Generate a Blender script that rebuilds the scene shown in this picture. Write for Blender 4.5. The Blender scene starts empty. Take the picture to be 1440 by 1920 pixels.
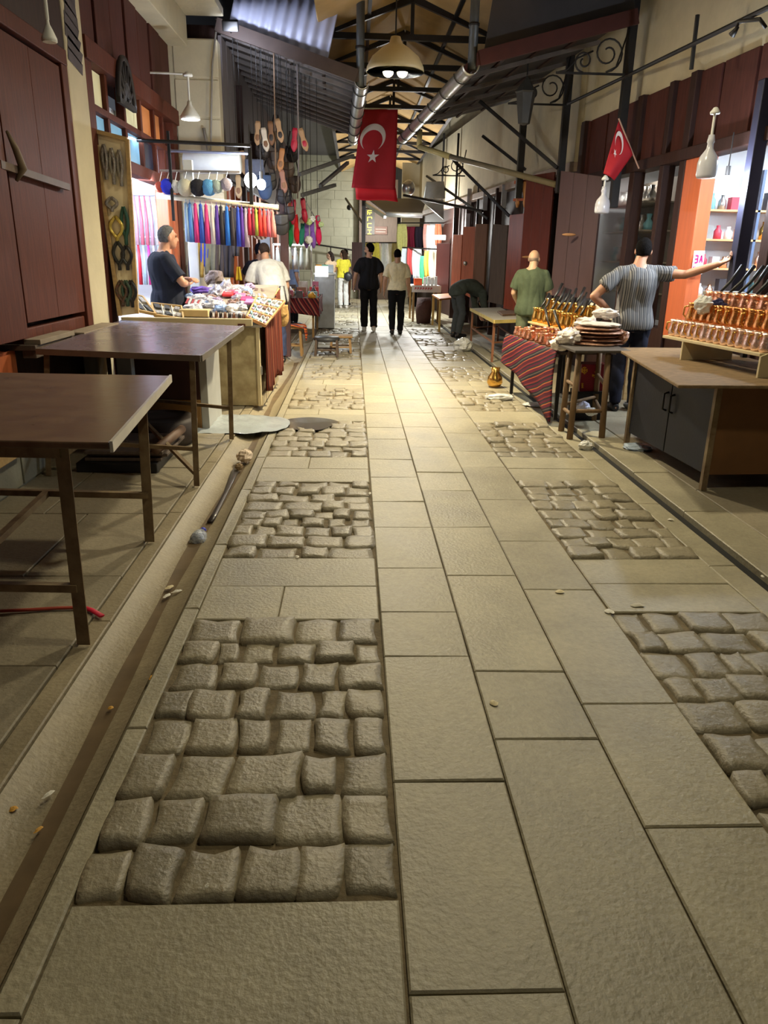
import bpy, math, random
import numpy as np
from mathutils import Vector, Matrix, noise, Quaternion
rnd = random.Random(7)
sc = bpy.context.scene
COL = sc.collection
PI = math.pi

# ------------------------------------------------------------------ camera
FPX, CXP, CYP, EYE = 1400.0, 720.0, 960.0, Vector((0, 0, 1.55))
def _axes():
    dy = Vector((663 - CXP, CYP - 480, -FPX)).normalized()      # street direction in camera axes
    dz = -Vector((640 - CXP, CYP - 4900, -FPX))                 # up
    dz = (dz - dz.dot(dy) * dy).normalized()
    dx = dy.cross(dz)
    return Matrix((dx, dy, dz))                                 # rows: world axes in camera coords
RW_ = _axes()
cam_d = bpy.data.cameras.new('camera')
cam = bpy.data.objects.new('camera', cam_d); COL.objects.link(cam)
cam_d.sensor_fit = 'VERTICAL'; cam_d.sensor_height = 36.0; cam_d.sensor_width = 27.0
cam_d.lens = FPX / 1920 * 36.0
cam_d.clip_start = 0.05; cam_d.clip_end = 200
cam.matrix_world = Matrix.Translation(EYE) @ RW_.to_4x4()
sc.camera = cam
def ray(px, py): return RW_ @ Vector((px - CXP, CYP - py, -FPX))
def onX(px, py, X): r = ray(px, py); return EYE + r * ((X - EYE.x) / r.x)
def onY(px, py, Y): r = ray(px, py); return EYE + r * ((Y - EYE.y) / r.y)
def onZ(px, py, Z=0.0): r = ray(px, py); return EYE + r * ((Z - EYE.z) / r.z)

# ------------------------------------------------------------------ colour management, world
sc.view_settings.view_transform = 'Standard'
try: sc.view_settings.look = 'None'
except Exception: pass
sc.view_settings.gamma = 1.0
sc.view_settings.use_curve_mapping = False
sc.view_settings.exposure = 0.0
W = bpy.data.worlds.new('night'); sc.world = W; W.use_nodes = True
W.node_tree.nodes['Background'].inputs[0].default_value = (0.55, 0.6, 0.7, 1)
W.node_tree.nodes['Background'].inputs[1].default_value = 0.12

def light(kind, name, loc, power, col, size=0.1, rot=None, spread=None, sy=None, blend=0.5, angle=120):
    d = bpy.data.lights.new(name, kind); o = bpy.data.objects.new(name, d); COL.objects.link(o)
    d.energy = power; d.color = col; o.location = loc
    if kind == 'AREA':
        d.size = size
        if sy: d.shape = 'RECTANGLE'; d.size_y = sy
    else: d.shadow_soft_size = size
    if kind == 'SPOT': d.spot_size = math.radians(angle); d.spot_blend = blend
    if rot: o.rotation_euler = rot
    return o
WARM = (1.0, 0.80, 0.46); COOL = (0.80, 0.90, 1.0); WHITE = (1.0, 0.95, 0.88)
# street lamps of the row plus an added mid-lane fill (the fixtures themselves are built further down)
light('POINT', 'lane_light', (0.43, 9.0, 3.36), 130, (1.0, 0.82, 0.50), 0.09)
light('SPOT', 'lane_light', (0.43, 9.0, 3.36), 1250, (1.0, 0.87, 0.60), 0.09, (0, 0, 0), angle=172, blend=1.0)
light('SPOT', 'lane_light', (0.95, 2.6, 3.80), 128, (1.0, 0.90, 0.62), 0.12, (0, 0, 0), angle=179, blend=0.35)
light('SPOT', 'lane_light', (1.25, 5.9, 4.3), 380, (1.0, 0.89, 0.62), 0.12, (0, 0, 0), angle=165, blend=0.8)  # unseen fill added to brighten the middle of the lane
light('SPOT', 'lane_light', (0.55, -3.6, 3.70), 25, (1.0, 0.89, 0.60), 0.12, (0, 0, 0), angle=165, blend=1.0)
light('SPOT', 'lane_light', (0.45, 20.5, 3.45), 1300, (0.93, 1.0, 0.97), 0.12, (0, 0, 0), angle=170, blend=1.0)  # far lane light under the added pendant behind the flag
# shop lighting
light('AREA', 'shop_light', (-3.3, 9.5, 2.75), 60, (0.78, 0.88, 1.0), 1.8, (0, 0, 0), sy=0.5)
light('AREA', 'shop_light', (-2.80, 9.2, 2.30), 105, (0.62, 0.73, 1.0), 1.4, (math.radians(52), 0, math.radians(35)), sy=0.12)  # added near the doorway to throw bluish light on the second table
light('POINT', 'shop_bulb_light', (-1.28, 9.75, 2.42), 110, (0.80, 0.88, 1.0), 0.06)
light('POINT', 'shop_bulb_light', (3.42, 7.45, 2.22), 80, (0.80, 0.90, 1.0), 0.06)
light('AREA', 'shop_light', (4.7, 7.6, 2.75), 105, (0.82, 0.92, 1.0), 1.2, (0, 0, 0), sy=0.5)
light('AREA', 'shop_light', (4.0, 10.9, 2.75), 22, (1.0, 0.95, 0.85), 0.9, (0, 0, 0), sy=0.4)
light('POINT', 'stall_bulb_light', (-1.5, 15.5, 2.2), 60, (0.85, 0.94, 1.0), 0.08)
light('POINT', 'stall_bulb_light', (1.9, 21.2, 2.3), 330, (1.0, 0.98, 0.94), 0.08)
light('POINT', 'stall_bulb_light', (0.9, 28.0, 2.5), 260, (1.0, 0.98, 0.9), 0.1)
light('SPOT', 'flood_light', (-1.55, 10.75, 4.0), 60, (0.72, 0.80, 1.0), 0.05, (math.radians(115), 0, math.radians(-25)), angle=110, blend=0.8)

# ------------------------------------------------------------------ materials
def S(r, g, b):
    f = lambda c: (c / 255) / 12.92 if c / 255 <= 0.04045 else ((c / 255 + 0.055) / 1.055) ** 2.4
    return (f(r), f(g), f(b))
MATS = {}
def M(name, rgb, rough=0.6, metal=0.0, var=0.18, scale=5.0, bump=0.0, bscale=40.0, stretch=(1, 1, 1), rgb2=None, spec=0.5, emit=0.0, alpha=None, trans=0.0, rvar=0.0, emcol=None):
    if name in MATS: return MATS[name]
    m = bpy.data.materials.new(name); m.use_nodes = True; MATS[name] = m
    nt = m.node_tree; N = nt.nodes; L = nt.links
    b = N['Principled BSDF']
    b.inputs['Roughness'].default_value = rough; b.inputs['Metallic'].default_value = metal
    b.inputs['Specular IOR Level'].default_value = spec
    if trans: b.inputs['Transmission Weight'].default_value = trans
    if alpha is not None: b.inputs['Alpha'].default_value = alpha
    tc = N.new('ShaderNodeTexCoord'); mp = N.new('ShaderNodeMapping'); mp.inputs['Scale'].default_value = stretch
    L.new(tc.outputs['Object'], mp.inputs[0])
    nz = N.new('ShaderNodeTexNoise'); nz.inputs['Scale'].default_value = scale; nz.inputs['Detail'].default_value = 6; nz.inputs['Roughness'].default_value = 0.6
    L.new(mp.outputs[0], nz.inputs[0])
    cr = N.new('ShaderNodeValToRGB'); cr.color_ramp.elements[0].position = 0.3; cr.color_ramp.elements[1].position = 0.72
    lo = tuple(c * (1 - var) for c in rgb) if rgb2 is None else rgb2
    hi = tuple(min(1, c * (1 + var)) for c in rgb) if rgb2 is None else rgb
    cr.color_ramp.elements[0].color = (*lo, 1); cr.color_ramp.elements[1].color = (*hi, 1)
    L.new(nz.outputs[0], cr.inputs[0]); L.new(cr.outputs[0], b.inputs['Base Color'])
    if rvar:
        mr = N.new('ShaderNodeMapRange'); mr.inputs[3].default_value = max(0.02, rough - rvar); mr.inputs[4].default_value = min(1, rough + rvar)
        L.new(nz.outputs[0], mr.inputs[0]); L.new(mr.outputs[0], b.inputs['Roughness'])
    if emit:
        b.inputs['Emission Strength'].default_value = emit
        b.inputs['Emission Color'].default_value = (*(emcol or rgb), 1)
    if bump:
        n2 = N.new('ShaderNodeTexNoise'); n2.inputs['Scale'].default_value = bscale; n2.inputs['Detail'].default_value = 5
        L.new(mp.outputs[0], n2.inputs[0])
        bp = N.new('ShaderNodeBump'); bp.inputs['Strength'].default_value = bump; bp.inputs['Distance'].default_value = 0.01
        L.new(n2.outputs[0], bp.inputs['Height']); L.new(bp.outputs[0], b.inputs['Normal'])
    return m
def stripes(name, axis, period, stops, rough=0.8, wob=0.0, skew=None, bump=0.0):
    """woven stripes: stops = [(pos, rgb)...] repeated along an axis of the object's own coordinates"""
    if name in MATS: return MATS[name]
    m = bpy.data.materials.new(name); m.use_nodes = True; MATS[name] = m
    nt = m.node_tree; N = nt.nodes; L = nt.links; b = N['Principled BSDF']; b.inputs['Roughness'].default_value = rough
    b.inputs['Specular IOR Level'].default_value = 0.2
    tc = N.new('ShaderNodeTexCoord')
    dt = N.new('ShaderNodeVectorMath'); dt.operation = 'DOT_PRODUCT'
    dt.inputs[1].default_value = tuple(a / period for a in axis)
    L.new(tc.outputs['Object'], dt.inputs[0])
    src = dt.outputs['Value']
    if wob:
        nz = N.new('ShaderNodeTexNoise'); nz.inputs['Scale'].default_value = 3.0; L.new(tc.outputs['Object'], nz.inputs[0])
        ma = N.new('ShaderNodeMath'); ma.operation = 'MULTIPLY_ADD'; ma.inputs[1].default_value = wob
        L.new(nz.outputs[0], ma.inputs[0]); L.new(src, ma.inputs[2]); src = ma.outputs[0]
    fr = N.new('ShaderNodeMath'); fr.operation = 'FRACT'; L.new(src, fr.inputs[0])
    cr = N.new('ShaderNodeValToRGB'); cr.color_ramp.interpolation = 'CONSTANT'
    e = cr.color_ramp.elements
    while len(e) < len(stops): e.new(0.5)
    for k, (p, c) in enumerate(stops): e[k].position = p; e[k].color = (*c, 1)
    L.new(fr.outputs[0], cr.inputs[0]); L.new(cr.outputs[0], b.inputs['Base Color'])
    return m

# ------------------------------------------------------------------ mesh building
WL = {}                                     # world location of every parent
class MB:
    def __init__(s): s.v = []; s.f = []
    def add(s, v, f):
        k = len(s.v); s.v += [Vector(p) for p in v]; s.f += [tuple(i + k for i in q) for q in f]; return s
    def hexa(s, p):                          # 4 bottom, 4 top, both counter-clockwise from above
        return s.add(p, [(3, 2, 1, 0), (4, 5, 6, 7), (0, 1, 5, 4), (1, 2, 6, 5), (2, 3, 7, 6), (3, 0, 4, 7)])
    def box(s, x0, x1, y0, y1, z0, z1):
        return s.hexa([(x0, y0, z0), (x1, y0, z0), (x1, y1, z0), (x0, y1, z0), (x0, y0, z1), (x1, y0, z1), (x1, y1, z1), (x0, y1, z1)])
    def cbox(s, c, size, rot=None):
        h = [Vector((sx * size[0] / 2, sy * size[1] / 2, sz * size[2] / 2)) for sz in (-1, 1) for sx, sy in ((-1, -1), (1, -1), (1, 1), (-1, 1))]
        R = rot.to_3x3() if rot is not None else Matrix.Identity(3)
        return s.hexa([Vector(c) + R @ q for q in h])
    def beam(s, a, b, w, h, up=(0, 0, 1)):   # box section from a to b
        a, b = Vector(a), Vector(b); t = (b - a).normalized(); u = Vector(up)
        if abs(t.dot(u)) > 0.98: u = Vector((0, 1, 0))
        r = t.cross(u).normalized(); u = r.cross(t).normalized()
        q = lambda p: [p - r * w / 2 - u * h / 2, p + r * w / 2 - u * h / 2, p + r * w / 2 + u * h / 2, p - r * w / 2 + u * h / 2]
        return s.add(q(a) + q(b), [(0, 1, 2, 3), (7, 6, 5, 4), (0, 4, 5, 1), (1, 5, 6, 2), (2, 6, 7, 3), (3, 7, 4, 0)])
    def plate(s, c4, th):                    # four corners, thickness along the normal
        c = [Vector(p) for p in c4]; n = (c[1] - c[0]).cross(c[3] - c[0]).normalized() * th
        return s.hexa([p - n for p in c] + c)
    def tube(s, pts, r, n=8, right=None, cap=True):
        pts = [Vector(p) for p in pts]; k = len(pts)
        if not isinstance(r, (list, tuple)): r = [r] * k
        ring = []; prev = None
        for i in range(k):
            t = (pts[min(i + 1, k - 1)] - pts[max(i - 1, 0)])
            t = t.normalized() if t.length > 1e-9 else Vector((0, 0, 1))
            ref = Vector(right) if right is not None else (prev if prev is not None else (Vector((1, 0, 0)) if abs(t.x) < 0.9 else Vector((0, 1, 0))))
            a = ref - t * ref.dot(t)
            if a.length < 1e-6: a = Vector((0, 1, 0)) - t * t.y
            a.normalize(); prev = a; b = t.cross(a)
            ra, rb = r[i] if isinstance(r[i], (tuple, list)) else (r[i], r[i])
            ring.append([pts[i] + a * ra * math.cos(2 * PI * j / n) + b * rb * math.sin(2 * PI * j / n) for j in range(n)])
        v = [p for q in ring for p in q]; f = []
        for i in range(k - 1):
            for j in range(n):
                f.append((i * n + j, i * n + (j + 1) % n, (i + 1) * n + (j + 1) % n, (i + 1) * n + j))
        if cap: f.append(tuple(range(n))[::-1]); f.append(tuple((k - 1) * n + j for j in range(n)))
        return s.add(v, f)
    def lathe(s, prof, c=(0, 0, 0), n=16, rot=None):
        R = rot.to_3x3() if rot is not None else Matrix.Identity(3); c = Vector(c)
        v = []; f = []; k = len(prof)
        for r, z in prof:
            for j in range(n): v.append(c + R @ Vector((r * math.cos(2 * PI * j / n), r * math.sin(2 * PI * j / n), z)))
        for i in range(k - 1):
            for j in range(n): f.append((i * n + j, i * n + (j + 1) % n, (i + 1) * n + (j + 1) % n, (i + 1) * n + j))
        if prof[0][0] > 1e-5: f.append(tuple(range(n))[::-1])
        if prof[-1][0] > 1e-5: f.append(tuple((k - 1) * n + j for j in range(n)))
        return s.add(v, f)
    def ell(s, c, r, rot=None, n=16, m=10, fn=None):
        R = rot.to_3x3() if rot is not None else Matrix.Identity(3); c = Vector(c); v = []; f = []
        if not isinstance(r, (tuple, list)): r = (r, r, r)
        for i in range(m + 1):
            th = PI * i / m
            for j in range(n):
                d = Vector((math.sin(th) * math.cos(2 * PI * j / n), math.sin(th) * math.sin(2 * PI * j / n), -math.cos(th)))
                k = fn(d) if fn else 1.0
                v.append(c + R @ Vector((d.x * r[0] * k, d.y * r[1] * k, d.z * r[2] * k)))
        for i in range(m):
            for j in range(n): f.append((i * n + j, i * n + (j + 1) % n, (i + 1) * n + (j + 1) % n, (i + 1) * n + j))
        return s.add(v, f)
    def sheet(s, fn, nu, nv, th=0.0):        # fn(u, v) -> point, u, v in 0..1
        P = [[Vector(fn(i / nu, j / nv)) for j in range(nv + 1)] for i in range(nu + 1)]
        v = [p for q in P for p in q]; w = nv + 1
        f = [(i * w + j, (i + 1) * w + j, (i + 1) * w + j + 1, i * w + j + 1) for i in range(nu) for j in range(nv)]
        if th:
            nrm = []
            for i in range(nu + 1):
                for j in range(nv + 1):
                    du = P[min(i + 1, nu)][j] - P[max(i - 1, 0)][j]; dv = P[i][min(j + 1, nv)] - P[i][max(j - 1, 0)]
                    q = du.cross(dv); nrm.append(q.normalized() if q.length > 1e-12 else Vector((0, 0, 1)))
            k = len(v); v = v + [p - q * th for p, q in zip(v, nrm)]
            f += [tuple(k + x for x in q[::-1]) for q in f]
            edge = [i * w for i in range(nu + 1)] + [nu * w + j for j in range(1, w)] + [i * w + nv for i in range(nu - 1, -1, -1)] + [j for j in range(nv - 1, 0, -1)]
            for a, b in zip(edge, edge[1:] + edge[:1]): f.append((b, a, k + a, k + b))
        return s.add(v, f)
    def build(s, name, mat, parent=None, smooth=False, bev=0.0, label=None, kind=None, cat=None, group=None, origin=None, local=False):
        v = s.v
        if parent is not None: o0 = Vector((0, 0, 0)) if local else WL[parent.name]
        elif origin is not None: o0 = Vector(origin)
        elif v:
            xs = [p.x for p in v]; ys = [p.y for p in v]; o0 = Vector(((min(xs) + max(xs)) / 2, (min(ys) + max(ys)) / 2, min(p.z for p in v)))
        else: o0 = Vector()
        me = bpy.data.meshes.new(name); me.from_pydata([tuple(p - o0) for p in v], [], s.f); me.validate(); me.update()
        mats = mat if isinstance(mat, (list, tuple)) else [mat]
        for q in mats: me.materials.append(q)
        if smooth: me.polygons.foreach_set('use_smooth', [True] * len(me.polygons))
        o = bpy.data.objects.new(name, me); COL.objects.link(o)
        if parent is not None: o.parent = parent; WL[o.name] = WL[parent.name]
        else: o.location = o0; WL[o.name] = o0.copy()
        if bev:
            md = o.modifiers.new('bevel', 'BEVEL'); md.width = bev; md.segments = 2; md.limit_method = 'ANGLE'; md.angle_limit = math.radians(40)
        tag(o, label, cat, group, kind); return o
def tag(o, label=None, cat=None, group=None, kind=None):
    for k, x in (('label', label), ('category', cat), ('group', group), ('kind', kind)):
        if x: o[k] = x
    return o
def T(name, label, cat, loc, rz=0.0, group=None):
    o = bpy.data.objects.new(name, None); COL.objects.link(o); o.location = loc; o.rotation_euler = (0, 0, rz)
    o.empty_display_size = 0.1; WL[o.name] = Vector(loc); return tag(o, label, cat, group)
def struct(mb, name, mat, **k): return mb.build(name, mat, kind='structure', **k)
def kids(o): return [c for c in COL.objects if c.parent == o]
def dup(root, loc, rot=None, label=None, group=None, scale=None):
    def cp(o, par):
        c = o.copy(); COL.objects.link(c)
        if par is not None: c.parent = par
        for ch in KID.get(o.name, []): cp(ch, c)
        return c
    r = cp(root, None); r.location = loc
    if rot is not None: r.rotation_euler = rot
    if scale is not None: r.scale = scale if isinstance(scale, (tuple, list)) else (scale,) * 3
    if label: r['label'] = label
    if group: r['group'] = group
    return r
KID = {}
def note(root):                              # remember a thing's children so that copies stay quick
    def go(o):
        KID[o.name] = [c for c in o.children]
        for c in KID[o.name]: go(c)
    bpy.context.view_layer.update() if False else None
    go(root)
ORD = ['first', 'second', 'third', 'fourth', 'fifth', 'sixth', 'seventh', 'eighth', 'ninth', 'tenth', 'eleventh', 'twelfth', 'thirteenth', 'fourteenth', 'fifteenth', 'sixteenth', 'seventeenth', 'eighteenth', 'nineteenth', 'twentieth',
       'twenty-first', 'twenty-second', 'twenty-third', 'twenty-fourth', 'twenty-fifth', 'twenty-sixth']

# palette
def stoneM(name, rgb, rough, bump, patch, isl):
    m = M(name, rgb, rough, var=0.18, scale=2.6, bump=bump, bscale=60, rvar=0.12); nt = m.node_tree; N = nt.nodes; L = nt.links; b = N['Principled BSDF']
    src = b.inputs['Base Color'].links[0].from_socket
    tc = N.new('ShaderNodeTexCoord'); n1 = N.new('ShaderNodeTexNoise'); n1.inputs['Scale'].default_value = 34; n1.inputs['Detail'].default_value = 8; n1.inputs['Roughness'].default_value = 0.75; L.new(tc.outputs['Object'], n1.inputs[0])
    g = N.new('ShaderNodeNewGeometry'); mr = N.new('ShaderNodeMapRange'); mr.inputs[3].default_value = 1 - isl; mr.inputs[4].default_value = 1 + isl; L.new(g.outputs['Random Per Island'], mr.inputs[0])
    m2 = N.new('ShaderNodeMapRange'); m2.inputs[1].default_value = 0.3; m2.inputs[2].default_value = 0.7; m2.inputs[3].default_value = 1 - patch; m2.inputs[4].default_value = 1 + patch; L.new(n1.outputs[0], m2.inputs[0])
    mu = N.new('ShaderNodeMath'); mu.operation = 'MULTIPLY'; L.new(mr.outputs[0], mu.inputs[0]); L.new(m2.outputs[0], mu.inputs[1])
    vs = N.new('ShaderNodeVectorMath'); vs.operation = 'SCALE'; L.new(src, vs.inputs[0]); L.new(mu.outputs[0], vs.inputs['Scale']); L.new(vs.outputs[0], b.inputs['Base Color'])
    return m
stone = stoneM('worn_paving_stone', S(158, 150, 126), 0.46, 0.4, 0.16, 0.10)
cobble = stoneM('worn_cobble_stone', S(144, 135, 113), 0.42, 0.5, 0.22, 0.13)
dirt = M('joint_dirt', S(106, 93, 69), 0.9, var=0.35, scale=12, bump=.5, bscale=60)
concrete = stoneM('grey_pavement', S(140, 130, 108), 0.62, 0.35, 0.16, 0.06)
gutter_m = stoneM('gutter_concrete', S(146, 134, 108), 0.5, 0.35, 0.16, 0.05)
mud = M('gutter_stain', S(104, 86, 60), 0.6, var=0.25, scale=6)
black = M('dark_gap', S(20, 19, 18), 0.9)
wood_red = M('red_brown_wood', S(86, 40, 25), 0.65, var=0.3, scale=4, stretch=(9, 9, 0.8), bump=0.15, bscale=12, spec=.25)
wood_dark = M('dark_brown_wood', S(50, 30, 26), 0.6, var=0.3, scale=4, stretch=(9, 9, 0.8), bump=0.15, bscale=12, spec=.25)
wood_or = M('orange_wood', S(176, 92, 52), 0.5, var=0.2, scale=4, stretch=(9, 9, 0.8), bump=0.1, bscale=12)
wood_lt = M('pale_pine_wood', S(190, 160, 110), 0.6, var=0.18, scale=4, stretch=(2, 9, 9), bump=0.1)
wood_grey = M('grey_brown_wood', S(92, 78, 68), 0.65, var=0.22, scale=4, stretch=(9, 9, 0.8), bump=0.15, bscale=12)
plaster = M('cream_plaster', S(196, 186, 158), 0.85, var=0.12, scale=2.2, bump=0.25, bscale=25)
plaster_gr = M('grey_green_block', S(170, 170, 152), 0.85, var=0.12, scale=2.2, bump=0.2, bscale=25)
black_metal = M('black_painted_steel', S(40, 38, 38), 0.5, 0.3, var=0.2)
rust = M('rusty_steel', S(150, 132, 100), 0.6, 0.1, var=0.35, scale=9, rgb2=S(100, 76, 52))
zinc = M('galvanised_sheet', S(188, 190, 190), 0.32, 0.85, var=0.15, scale=5)
white_paint = M('white_paint', S(222, 222, 216), 0.45, var=0.06)
cream_paint = M('cream_paint', S(206, 190, 150), 0.5, var=0.1, scale=3)
roof_sheet = M('tan_roof_board', S(190, 158, 104), 0.8, var=0.15, scale=2)
dark_sheet = M('dark_grey_sheet', S(74, 72, 76), 0.55, 0.2, var=0.15, scale=2)
glass = M('window_glass', (0.9, 0.95, 1.0), 0.08, trans=1.0, var=0.02)
plastic = M('clear_plastic', (0.92, 0.95, 1.0), 0.18, alpha=0.45, var=0.05, bump=0.8, bscale=30)
# ================================================================== GROUND
HX = [0.13, 0.485, 0.85, 1.205]
mb = MB(); mb.box(-2.9, 5.5, -6, 46, -0.2, -0.05)
struct(mb, 'floor', dirt)
mb = MB(); mb.box(-0.775, 2.085, -6, 46, -0.05, -0.012)
struct(mb, 'floor', dirt)
def slab(mb, x0, x1, y0, y1, z=0.0, gap=0.0018, tilt=0.003, r=rnd):
    g = gap
    hz = [z + r.uniform(-tilt, tilt) for _ in range(4)]
    e = 0.005
    P = [(x0 + g, y0 + g), (x1 - g, y0 + g), (x1 - g, y1 - g), (x0 + g, y1 - g)]
    I = [(x0 + g + e, y0 + g + e), (x1 - g - e, y0 + g + e), (x1 - g - e, y1 - g - e), (x0 + g + e, y1 - g - e)]
    v = [(p[0], p[1], -0.05) for p in P] + [(p[0], p[1], h - e) for p, h in zip(P, hz)] + [(p[0], p[1], h) for p, h in zip(I, hz)]
    f = [(0, 1, 5, 4), (1, 2, 6, 5), (2, 3, 7, 6), (3, 0, 4, 7), (4, 5, 9, 8), (5, 6, 10, 9), (6, 7, 11, 10), (7, 4, 8, 11), (8, 9, 10, 11)]
    mb.add(v, f)
mb = MB()
joints = [[-5.4, -4.6, -3.7, -2.9, -2.1, -1.3, -0.5, 0.35, 1.22, 1.93, 2.70, 3.10, 3.62, 4.25, 4.75],
          [-5.0, -4.1, -3.2, -2.4, -1.5, -0.6, 0.2, 1.05, 2.14, 2.58, 3.52, 4.25, 5.0],
          [-5.2, -4.3, -3.4, -2.5, -1.6, -0.7, 0.15, 1.0, 1.72, 2.35, 3.35, 4.02, 4.8]]
for k in range(3):
    js = joints[k][:]
    while js[-1] < 44: js.append(js[-1] + rnd.uniform(0.45, 0.85))
    for a, b in zip(js, js[1:]): slab(mb, HX[k], HX[k + 1], a, b, 0.002 * rnd.random(), gap=0.002)
bandL = [(-5.6, -4.1), (-3.4, -1.9), (-1.2, 0.3), (1.48, 3.03), (3.75, 5.2), (5.9, 7.3), (7.9, 9.2)]
y = 9.9
while y < 42: bandL.append((y, y + 1.4)); y += 2.05
bandR = [(-5.6, -4.1), (-3.4, -1.9), (-0.6, 0.7), (1.0, 3.1), (3.75, 5.25), (5.95, 7.3), (7.9, 9.2)]
y = 9.9
while y < 42: bandR.append((y, y + 1.4)); y += 2.05
def flats(mb, x0, x1, bands, first):
    prev = first
    for a, b in bands + [(44, 45)]:
        w = a - prev
        if w > 0.1:
            n = max(1, round(w / 0.36)) if w < 0.9 else max(2, round(w / 0.55))
            for q in range(n):
                ya, yb = prev + w * q / n, prev + w * (q + 1) / n
                if rnd.random() < 0.5 and ya > 2: 
                    xm = x0 + (x1 - x0) * rnd.uniform(0.3, 0.5); slab(mb, x0, xm, ya, yb); slab(mb, xm, x1, ya, yb)
                else: slab(mb, x0, x1, ya, yb)
        prev = b
flats(mb, -0.70, 0.125, bandL, -6); flats(mb, 1.21, 1.93, bandR, -6)
# narrow edging stones either side, kerb
def edging(x0, x1, z, ln):
    y = -6.0
    while y < 44:
        l = rnd.uniform(*ln); slab(mb, x0, x1, y, y + l, z, gap=0.003, tilt=0.003); y += l
edging(-0.775, -0.70, 0.002, (0.8, 1.3)); edging(1.93, 2.085, 0.0, (0.8, 1.4))
edging(2.165, 2.46, 0.012, (0.9, 1.6))
struct(mb, 'floor', stone)
# cobbles
def stone_top(mb, c4, h, r):
    """one irregular pillow-topped cobble over the quad c4"""
    n = 6
    bow = [r.uniform(-0.016, 0.016) for _ in range(4)]; sd = r.random() * 50
    def P(u, v):
        a = c4[0].lerp(c4[1], u); b = c4[3].lerp(c4[2], u); p = a.lerp(b, v)
        return p + Vector((bow[0] * math.sin(PI * v) * (1 - u) + bow[1] * math.sin(PI * v) * u, bow[2] * math.sin(PI * u) * (1 - v) + bow[3] * math.sin(PI * u) * v, 0))
    v = []; f = []
    us = [0, 0.045, 0.2, 0.5, 0.8, 0.955, 1]
    for i in us:
        for j in us:
            p = P(i, j); e = min(i, 1 - i, j, 1 - j)
            z = h if e > 0.15 else (h - 0.0025 if e > 0.01 else h - 0.022)
            z += 0.010 * noise.noise(Vector((p.x * 11 + sd, p.y * 11, sd))) + 0.004 * noise.noise(Vector((p.x * 30, p.y * 30, sd))) if e > 0.01 else 0
            # round the corners
            if (i in (0, 1)) and (j in (0, 1)):
                p = P(0.04 if i == 0 else 0.96, 0.04 if j == 0 else 0.96); z = h - 0.024
            v.append((p.x, p.y, z))
    m = 7
    f = [(i * m + j, (i + 1) * m + j, (i + 1) * m + j + 1, i * m + j + 1) for i in range(6) for j in range(6)]
    k = len(v)
    edge = [i * m for i in range(m)] + [6 * m + j for j in range(1, m)] + [i * m + 6 for i in range(5, -1, -1)] + [j for j in range(5, 0, -1)]
    v += [(v[e][0], v[e][1], -0.06) for e in edge]
    for q in range(len(edge)):
        q2 = (q + 1) % len(edge); f.append((edge[q2], edge[q], k + q, k + q2))
    mb.add(v, f)
mb = MB()
def cobbles(x0, x1, y0, y1, r):
    nr = max(3, round((y1 - y0) / (0.19 if y0 < 3.4 else 0.17)))
    ys = [y0 + (y1 - y0) * k / nr + (r.uniform(-0.02, 0.02) if 0 < k < nr else 0) for k in range(nr + 1)]
    far = y0 > 12
    for k in range(nr):
        n = r.choice([4, 5, 5, 6]) if x1 - x0 > 0.78 else r.choice([4, 4, 5])
        w = [r.uniform(0.7, 1.35) for _ in range(n)]; t = sum(w); xs = [x0]
        for q in w: xs.append(xs[-1] + q / t * (x1 - x0))
        off = [r.uniform(-0.022, 0.022) for _ in range(n + 1)]
        for q in range(n):
            g = r.uniform(0.001, 0.007)
            j = lambda: r.uniform(-0.012, 0.012)
            a, b = xs[q] + g, xs[q + 1] - g
            ya, yb = ys[k] + g, ys[k + 1] - g
            sl = 0.010
            c4 = [Vector((a + j(), ya + off[q] * 0.5 + j(), 0)), Vector((b + j(), ya + off[q + 1] * 0.5 + j(), 0)), Vector((b + j(), yb + off[q + 1] * 0.5 + j(), 0)), Vector((a + j(), yb + off[q] * 0.5 + j(), 0))]
            stone_top(mb, c4, 0.006 + r.uniform(-0.010, 0.012), r)
rc = random.Random(21)
for a, b in bandL: cobbles(-0.70, 0.125, a, b, rc)
for a, b in bandR: cobbles(1.21, 1.93, a, b, rc)
struct(mb, 'floor', cobble, smooth=True)
# left gutter: a shallow dished channel
mb = MB()
def gut(u, v):
    yy = -6 + 50 * u; x = -1.05 + 0.275 * v
    return (x, yy, 0.004 - 0.045 * math.sin(PI * v) ** 0.8 + 0.003 * noise.noise(Vector((x * 8, yy * 2, 0))))
mb.sheet(gut, 160, 10)
struct(mb, 'floor', gutter_m, smooth=True)
mb = MB()
y = -6.0
while y < 44:
    l = rnd.uniform(0.9, 1.5); slab(mb, -1.14, -1.05, y, y + l, 0.02, gap=0.003); y += l
struct(mb, 'trim_1', gutter_m)
# pavements
mb = MB()
y = -6.0
while y < 24:
    l = rnd.uniform(0.7, 1.1); xm = -1.75 + rnd.uniform(-0.15, 0.15)
    slab(mb, -2.55, xm, y, y + l, 0.024, gap=0.004); slab(mb, xm, -1.14, y, y + l, 0.024, gap=0.004); y += l
y = -6.0
while y < 30:
    l = rnd.uniform(1.0, 1.8); slab(mb, 2.46, 3.25, y, y + l, 0.014, gap=0.003); slab(mb, 3.25, 4.2, y, y + l, 0.014, gap=0.003); y += l
struct(mb, 'floor', concrete)
# dark slot of the drain along the kerb
mb = MB(); mb.box(2.085, 2.165, -6, 44, -0.08, -0.03)
struct(mb, 'floor', black)

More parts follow.
